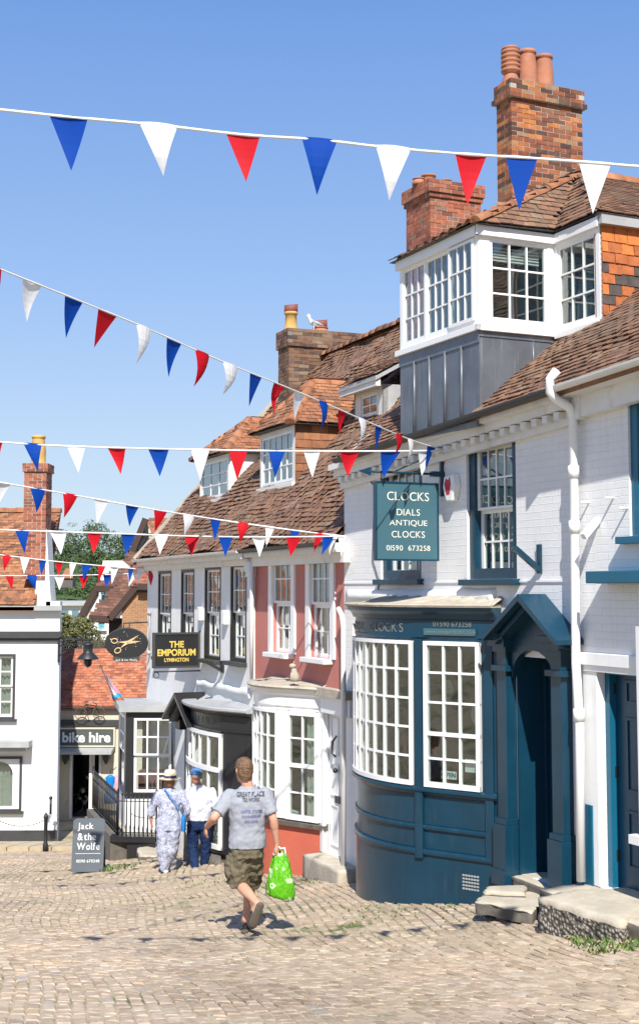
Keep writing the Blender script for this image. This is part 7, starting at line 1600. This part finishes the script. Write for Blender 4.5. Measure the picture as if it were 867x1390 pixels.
mb = MB(); hz_ = hc + V((0, 0, .025)); mb.lathe(hz_, [(.175, -.005), (.18, .008), (.15, .006), (.10, .02), (.098, .03), (.094, .10), (.08, .135), (.05, .14), (.02, .13)][::1], 30); hat = mb.build('sun_hat', paint('straw', (.62, .55, .40), .85, .08, 40, .4, 90), wo_)
mb = MB(); mb.lathe(hz_, [(.102, .022), (.1005, .05), (.097, .05), (.097, .022)], 30); mb.build('hat_band', paint('navy_band', (.03, .035, .16), .7), hat)
mb = MB(); so2 = [(al.x + .01, al.y - .05, fwg.z)]; 
for (bx_, by_, lift) in ((al.x + .02, al.y - .06, .0), (ar.x, ar.y - .03, .03)): mb = MB(); mb.rings([(V((bx_, by_ + y, gz(bx_, by_ + y) + .015 + lift)), V((w_, 0, 0)), V((0, 0, h_))) for y, w_, h_ in ((-.01, .018, .012), (.0, .034, .022), (.08, .033, .022), (.17, .042, .022), (.23, .02, .012))], 14); mb.build('shoe', M['white_old'], wo_)
sbg = thing('shoulder_bag', 'blue shoulder bag with a blue strap across the patterned jumpsuit', 'bag', J(249, 1127, Yw + .0)); bm2 = cloth('blue_canvas', (.02, .20, .55), 0, .6)
mb = MB(); bq = J(249.5, 1117, Yw - .02); mb.rings([(bq + V((0, 0, z)), V((w_, 0, 0)), V((0, .10, 0))) for z, w_ in ((-.12, .025), (-.11, .04), (.08, .038), (.11, .03))], 14); mb.build('bag_body', bm2, sbg)
mb = MB(); st_ = [J(223, 1070, Yw - .10), J(228, 1077, Yw - .15), J(237, 1088, Yw - .165), J(244, 1098, Yw - .15), J(249, 1108, Yw - .08)]
for i in range(4): mb.beam(st_[i], st_[i + 1], .017, .006, up=V((0, -1, 0)))
mb.build('strap', bm2, sbg)

# ---------------------------------------------------------------- man with the blue cap
Ym = 21.6; fg2 = G(276, 1186); fw = V((-.1, 1, 0))
m2 = thing('person', 'person in white shirt, navy trousers and blue baseball cap walking downhill', 'person', V((fg2.x, fg2.y, fg2.z)))
hc = J(266.5, 1053, Ym); mb = MB(); head(mb, hc, V((-.8, .6, 0)), 1.02); limb(mb, [hc + V((0, 0, -.06)), J(269, 1066, Ym)], [.055, .06])
torso(mb, [(J(270, 1112, Ym), .16, .12), (J(270, 1098, Ym), .165, .12), (J(271, 1082, Ym), .185, .11), (J(270, 1072, Ym), .17, .09), (J(269.5, 1066, Ym), .07, .06)], fw)
sl3, sr3 = J(255, 1075, Ym), J(287, 1075, Ym); el3, wl3 = J(251, 1098, Ym - .02), J(255, 1113, Ym + .1); er3, wr3 = J(295, 1097, Ym - .05), J(289, 1111, Ym + .08)
limb(mb, [sl3, el3, wl3], [.055, .042, .03]); limb(mb, [sr3, er3, wr3], [.055, .042, .03]); hand(mb, wl3, V((.05, .1, -1)), V((.9, .1, 0)), -1, .5); hand(mb, wr3, V((-.35, .1, -1)), V((-.9, .1, 0)), 1, .6)
hl3, hr3 = J(262, 1118, Ym), J(279, 1118, Ym); kl3, kr3 = J(262, 1150, Ym + .02), J(279, 1150, Ym + .03); al3, ar3 = J(265, 1178, Ym - .22), J(277, 1180, Ym + .05)
limb(mb, [hl3, kl3, al3], [.075, .048, .035]); limb(mb, [hr3, kr3, ar3], [.075, .048, .035])
limb(mb, [al3, al3 + V((-.03, .10, -.07))], [.038, .03]); limb(mb, [ar3, ar3 + V((0, .14, -.06))], [.038, .03])
remeshed(mb, 'body', skin2, m2, .009, 4); face_bits(hc, V((-.8, .6, 0)), m2)
ws = cloth('white_shirt_cotton', (.58, .60, .68), 0, .8, .03)
mb = MB(); torso(mb, [(J(270, 1113, Ym), .190, .14), (J(270, 1104, Ym), .195, .145), (J(270.5, 1090, Ym), .20, .14), (J(271, 1078, Ym), .205, .125), (J(270.5, 1071, Ym), .17, .10), (J(269.5, 1065, Ym), .07, .065)], fw, 24)
for a, b_, c_ in ((sl3, el3, wl3), (sr3, er3, wr3)): limb(mb, [a, b_], [.072, .064]); x = V((1, 0, 0)); mb.rings([(b_, x * .060, V((0, .06, 0))), (b_.lerp(c_, .8), x * .048, V((0, .048, 0)))], 12)
remeshed(mb, 'shirt', ws, m2, .010, 4, disp=.04, dscale=.10)
nv = cloth('navy_denim', (.010, .024, .075), 0, .85, .2)
mb = MB(); torso(mb, [(J(270, 1106, Ym), .165, .125), (J(270, 1118, Ym), .175, .13), (J(270, 1126, Ym), .165, .12)], fw)
for h_, k_, a_ in ((hl3, kl3, al3), (hr3, kr3, ar3)): d_ = (k_ - h_); x = V((1, 0, 0)); y = V((0, 1, 0)); mb.rings([(h_, x * .105, y * .12), (k_, x * .078, y * .085), (a_.lerp(k_, .05), x * .062, y * .068)], 16)
remeshed(mb, 'trousers', nv, m2, .010, 3, disp=.035, dscale=.07)
f_ = V((-.8, .6, 0)); r_ = V((.6, .8, 0)); capm = paint('blue_cap', (.07, .18, .38), .8, .2, 10, .3, 40)
mb = MB(); mb.rings([(hc + Z * z - f_ * .006, r_ * w_, f_ * d_) for z, w_, d_ in ((.02, .086, .108), (.05, .086, .108), (.09, .074, .094), (.12, .045, .06), (.132, .01, .015))], 22); mb.rings([(hc + Z * (.024 - o * .25) + f_ * (.09 + o), r_ * w_, Z * .006) for o, w_ in ((-.03, .07), (0, .07), (.04, .062), (.065, .04), (.075, .012))], 16)
mb.build('cap', capm, m2)
mb = MB(); mb.rings([(hc + Z * z - f_ * .025, r_ * w_, f_ * d_) for z, w_, d_ in ((-.05, .06, .06), (-.03, .077, .082), (.03, .079, .09))], 18); mb.build('hair', paint('grey_hair', (.25, .2, .17), .7), m2)
shm2 = paint('brown_shoe', (.22, .18, .14), .6)
mb = MB(); b0 = al3; mb.rings([(b0 + V((-.01, y - .05, -.05 - y * .35)), V((w_, 0, 0)), V((0, .2 * .04, .035))) for y, w_ in ((-.02, .025), (.0, .038), (.09, .036), (.18, .045), (.25, .02))], 14); mb.build('shoe', shm2, m2)
mb = MB(); b0 = V((ar3.x, ar3.y - .06, 0)); mb.rings([(V((b0.x, b0.y + y, gz(b0.x, b0.y + y) + .03)), V((w_, 0, 0)), V((0, 0, h_))) for y, w_, h_ in ((-.01, .025, .02), (.0, .038, .035), (.09, .037, .038), (.19, .045, .03), (.26, .02, .015))], 14); mb.build('shoe', shm2, m2)
# ------------------------------------------------------------------ light, sky, view
w = bpy.data.worlds.new('World'); scene.world = w; w.use_nodes = True; nt = w.node_tree
sky = nt.nodes.new('ShaderNodeTexSky'); sky.sky_type = 'NISHITA'; sky.sun_disc = False
Ld = V((-.045, 1.0, -1.03)).normalized(); S = -Ld
sky.sun_elevation = math.asin(S.z); sky.sun_rotation = atan2(S.x, S.y); sky.air_density = 1.0; sky.dust_density = .6; sky.ozone_density = 2.5
bg = nt.nodes['Background']; bg.inputs[1].default_value = .12
tc = nt.nodes.new('ShaderNodeTexCoord'); sp_x = nt.nodes.new('ShaderNodeSeparateXYZ'); nt.links.new(tc.outputs['Generated'], sp_x.inputs[0])
gr = ramp(nt, [(0, (.37, .44, .56)), (.10, (.33, .42, .565)), (.22, (.225, .35, .595)), (.42, (.108, .235, .55)), (1, (.04, .12, .40))], sp_x.outputs[2])
sc_ = nt.nodes.new('ShaderNodeVectorMath'); sc_.operation = 'SCALE'; sc_.inputs[3].default_value = 1 / .12; nt.links.new(gr, sc_.inputs[0])
nt.links.new(mixc(nt, sky.outputs[0], sc_.outputs[0], .75), bg.inputs[0])
sl_ = bpy.data.lights.new('sun', 'SUN'); sl_.energy = 5.0; sl_.angle = radians(.53); sl_.color = (1, .955, .88)
so_ = bpy.data.objects.new('sun', sl_); COL.objects.link(so_); so_.rotation_euler = Ld.to_track_quat('-Z', 'Y').to_euler(); so_.location = (5, -30, 30)
scene.render.engine = 'CYCLES'
vs = scene.view_settings; vs.view_transform = 'Standard'; vs.look = 'None'; vs.exposure = .55; vs.gamma = 1
scene.cycles.max_bounces = 8; scene.cycles.transparent_max_bounces = 12; scene.cycles.caustics_reflective = False; scene.cycles.caustics_refractive = False
scene.render.resolution_x = 638; scene.render.resolution_y = 1024
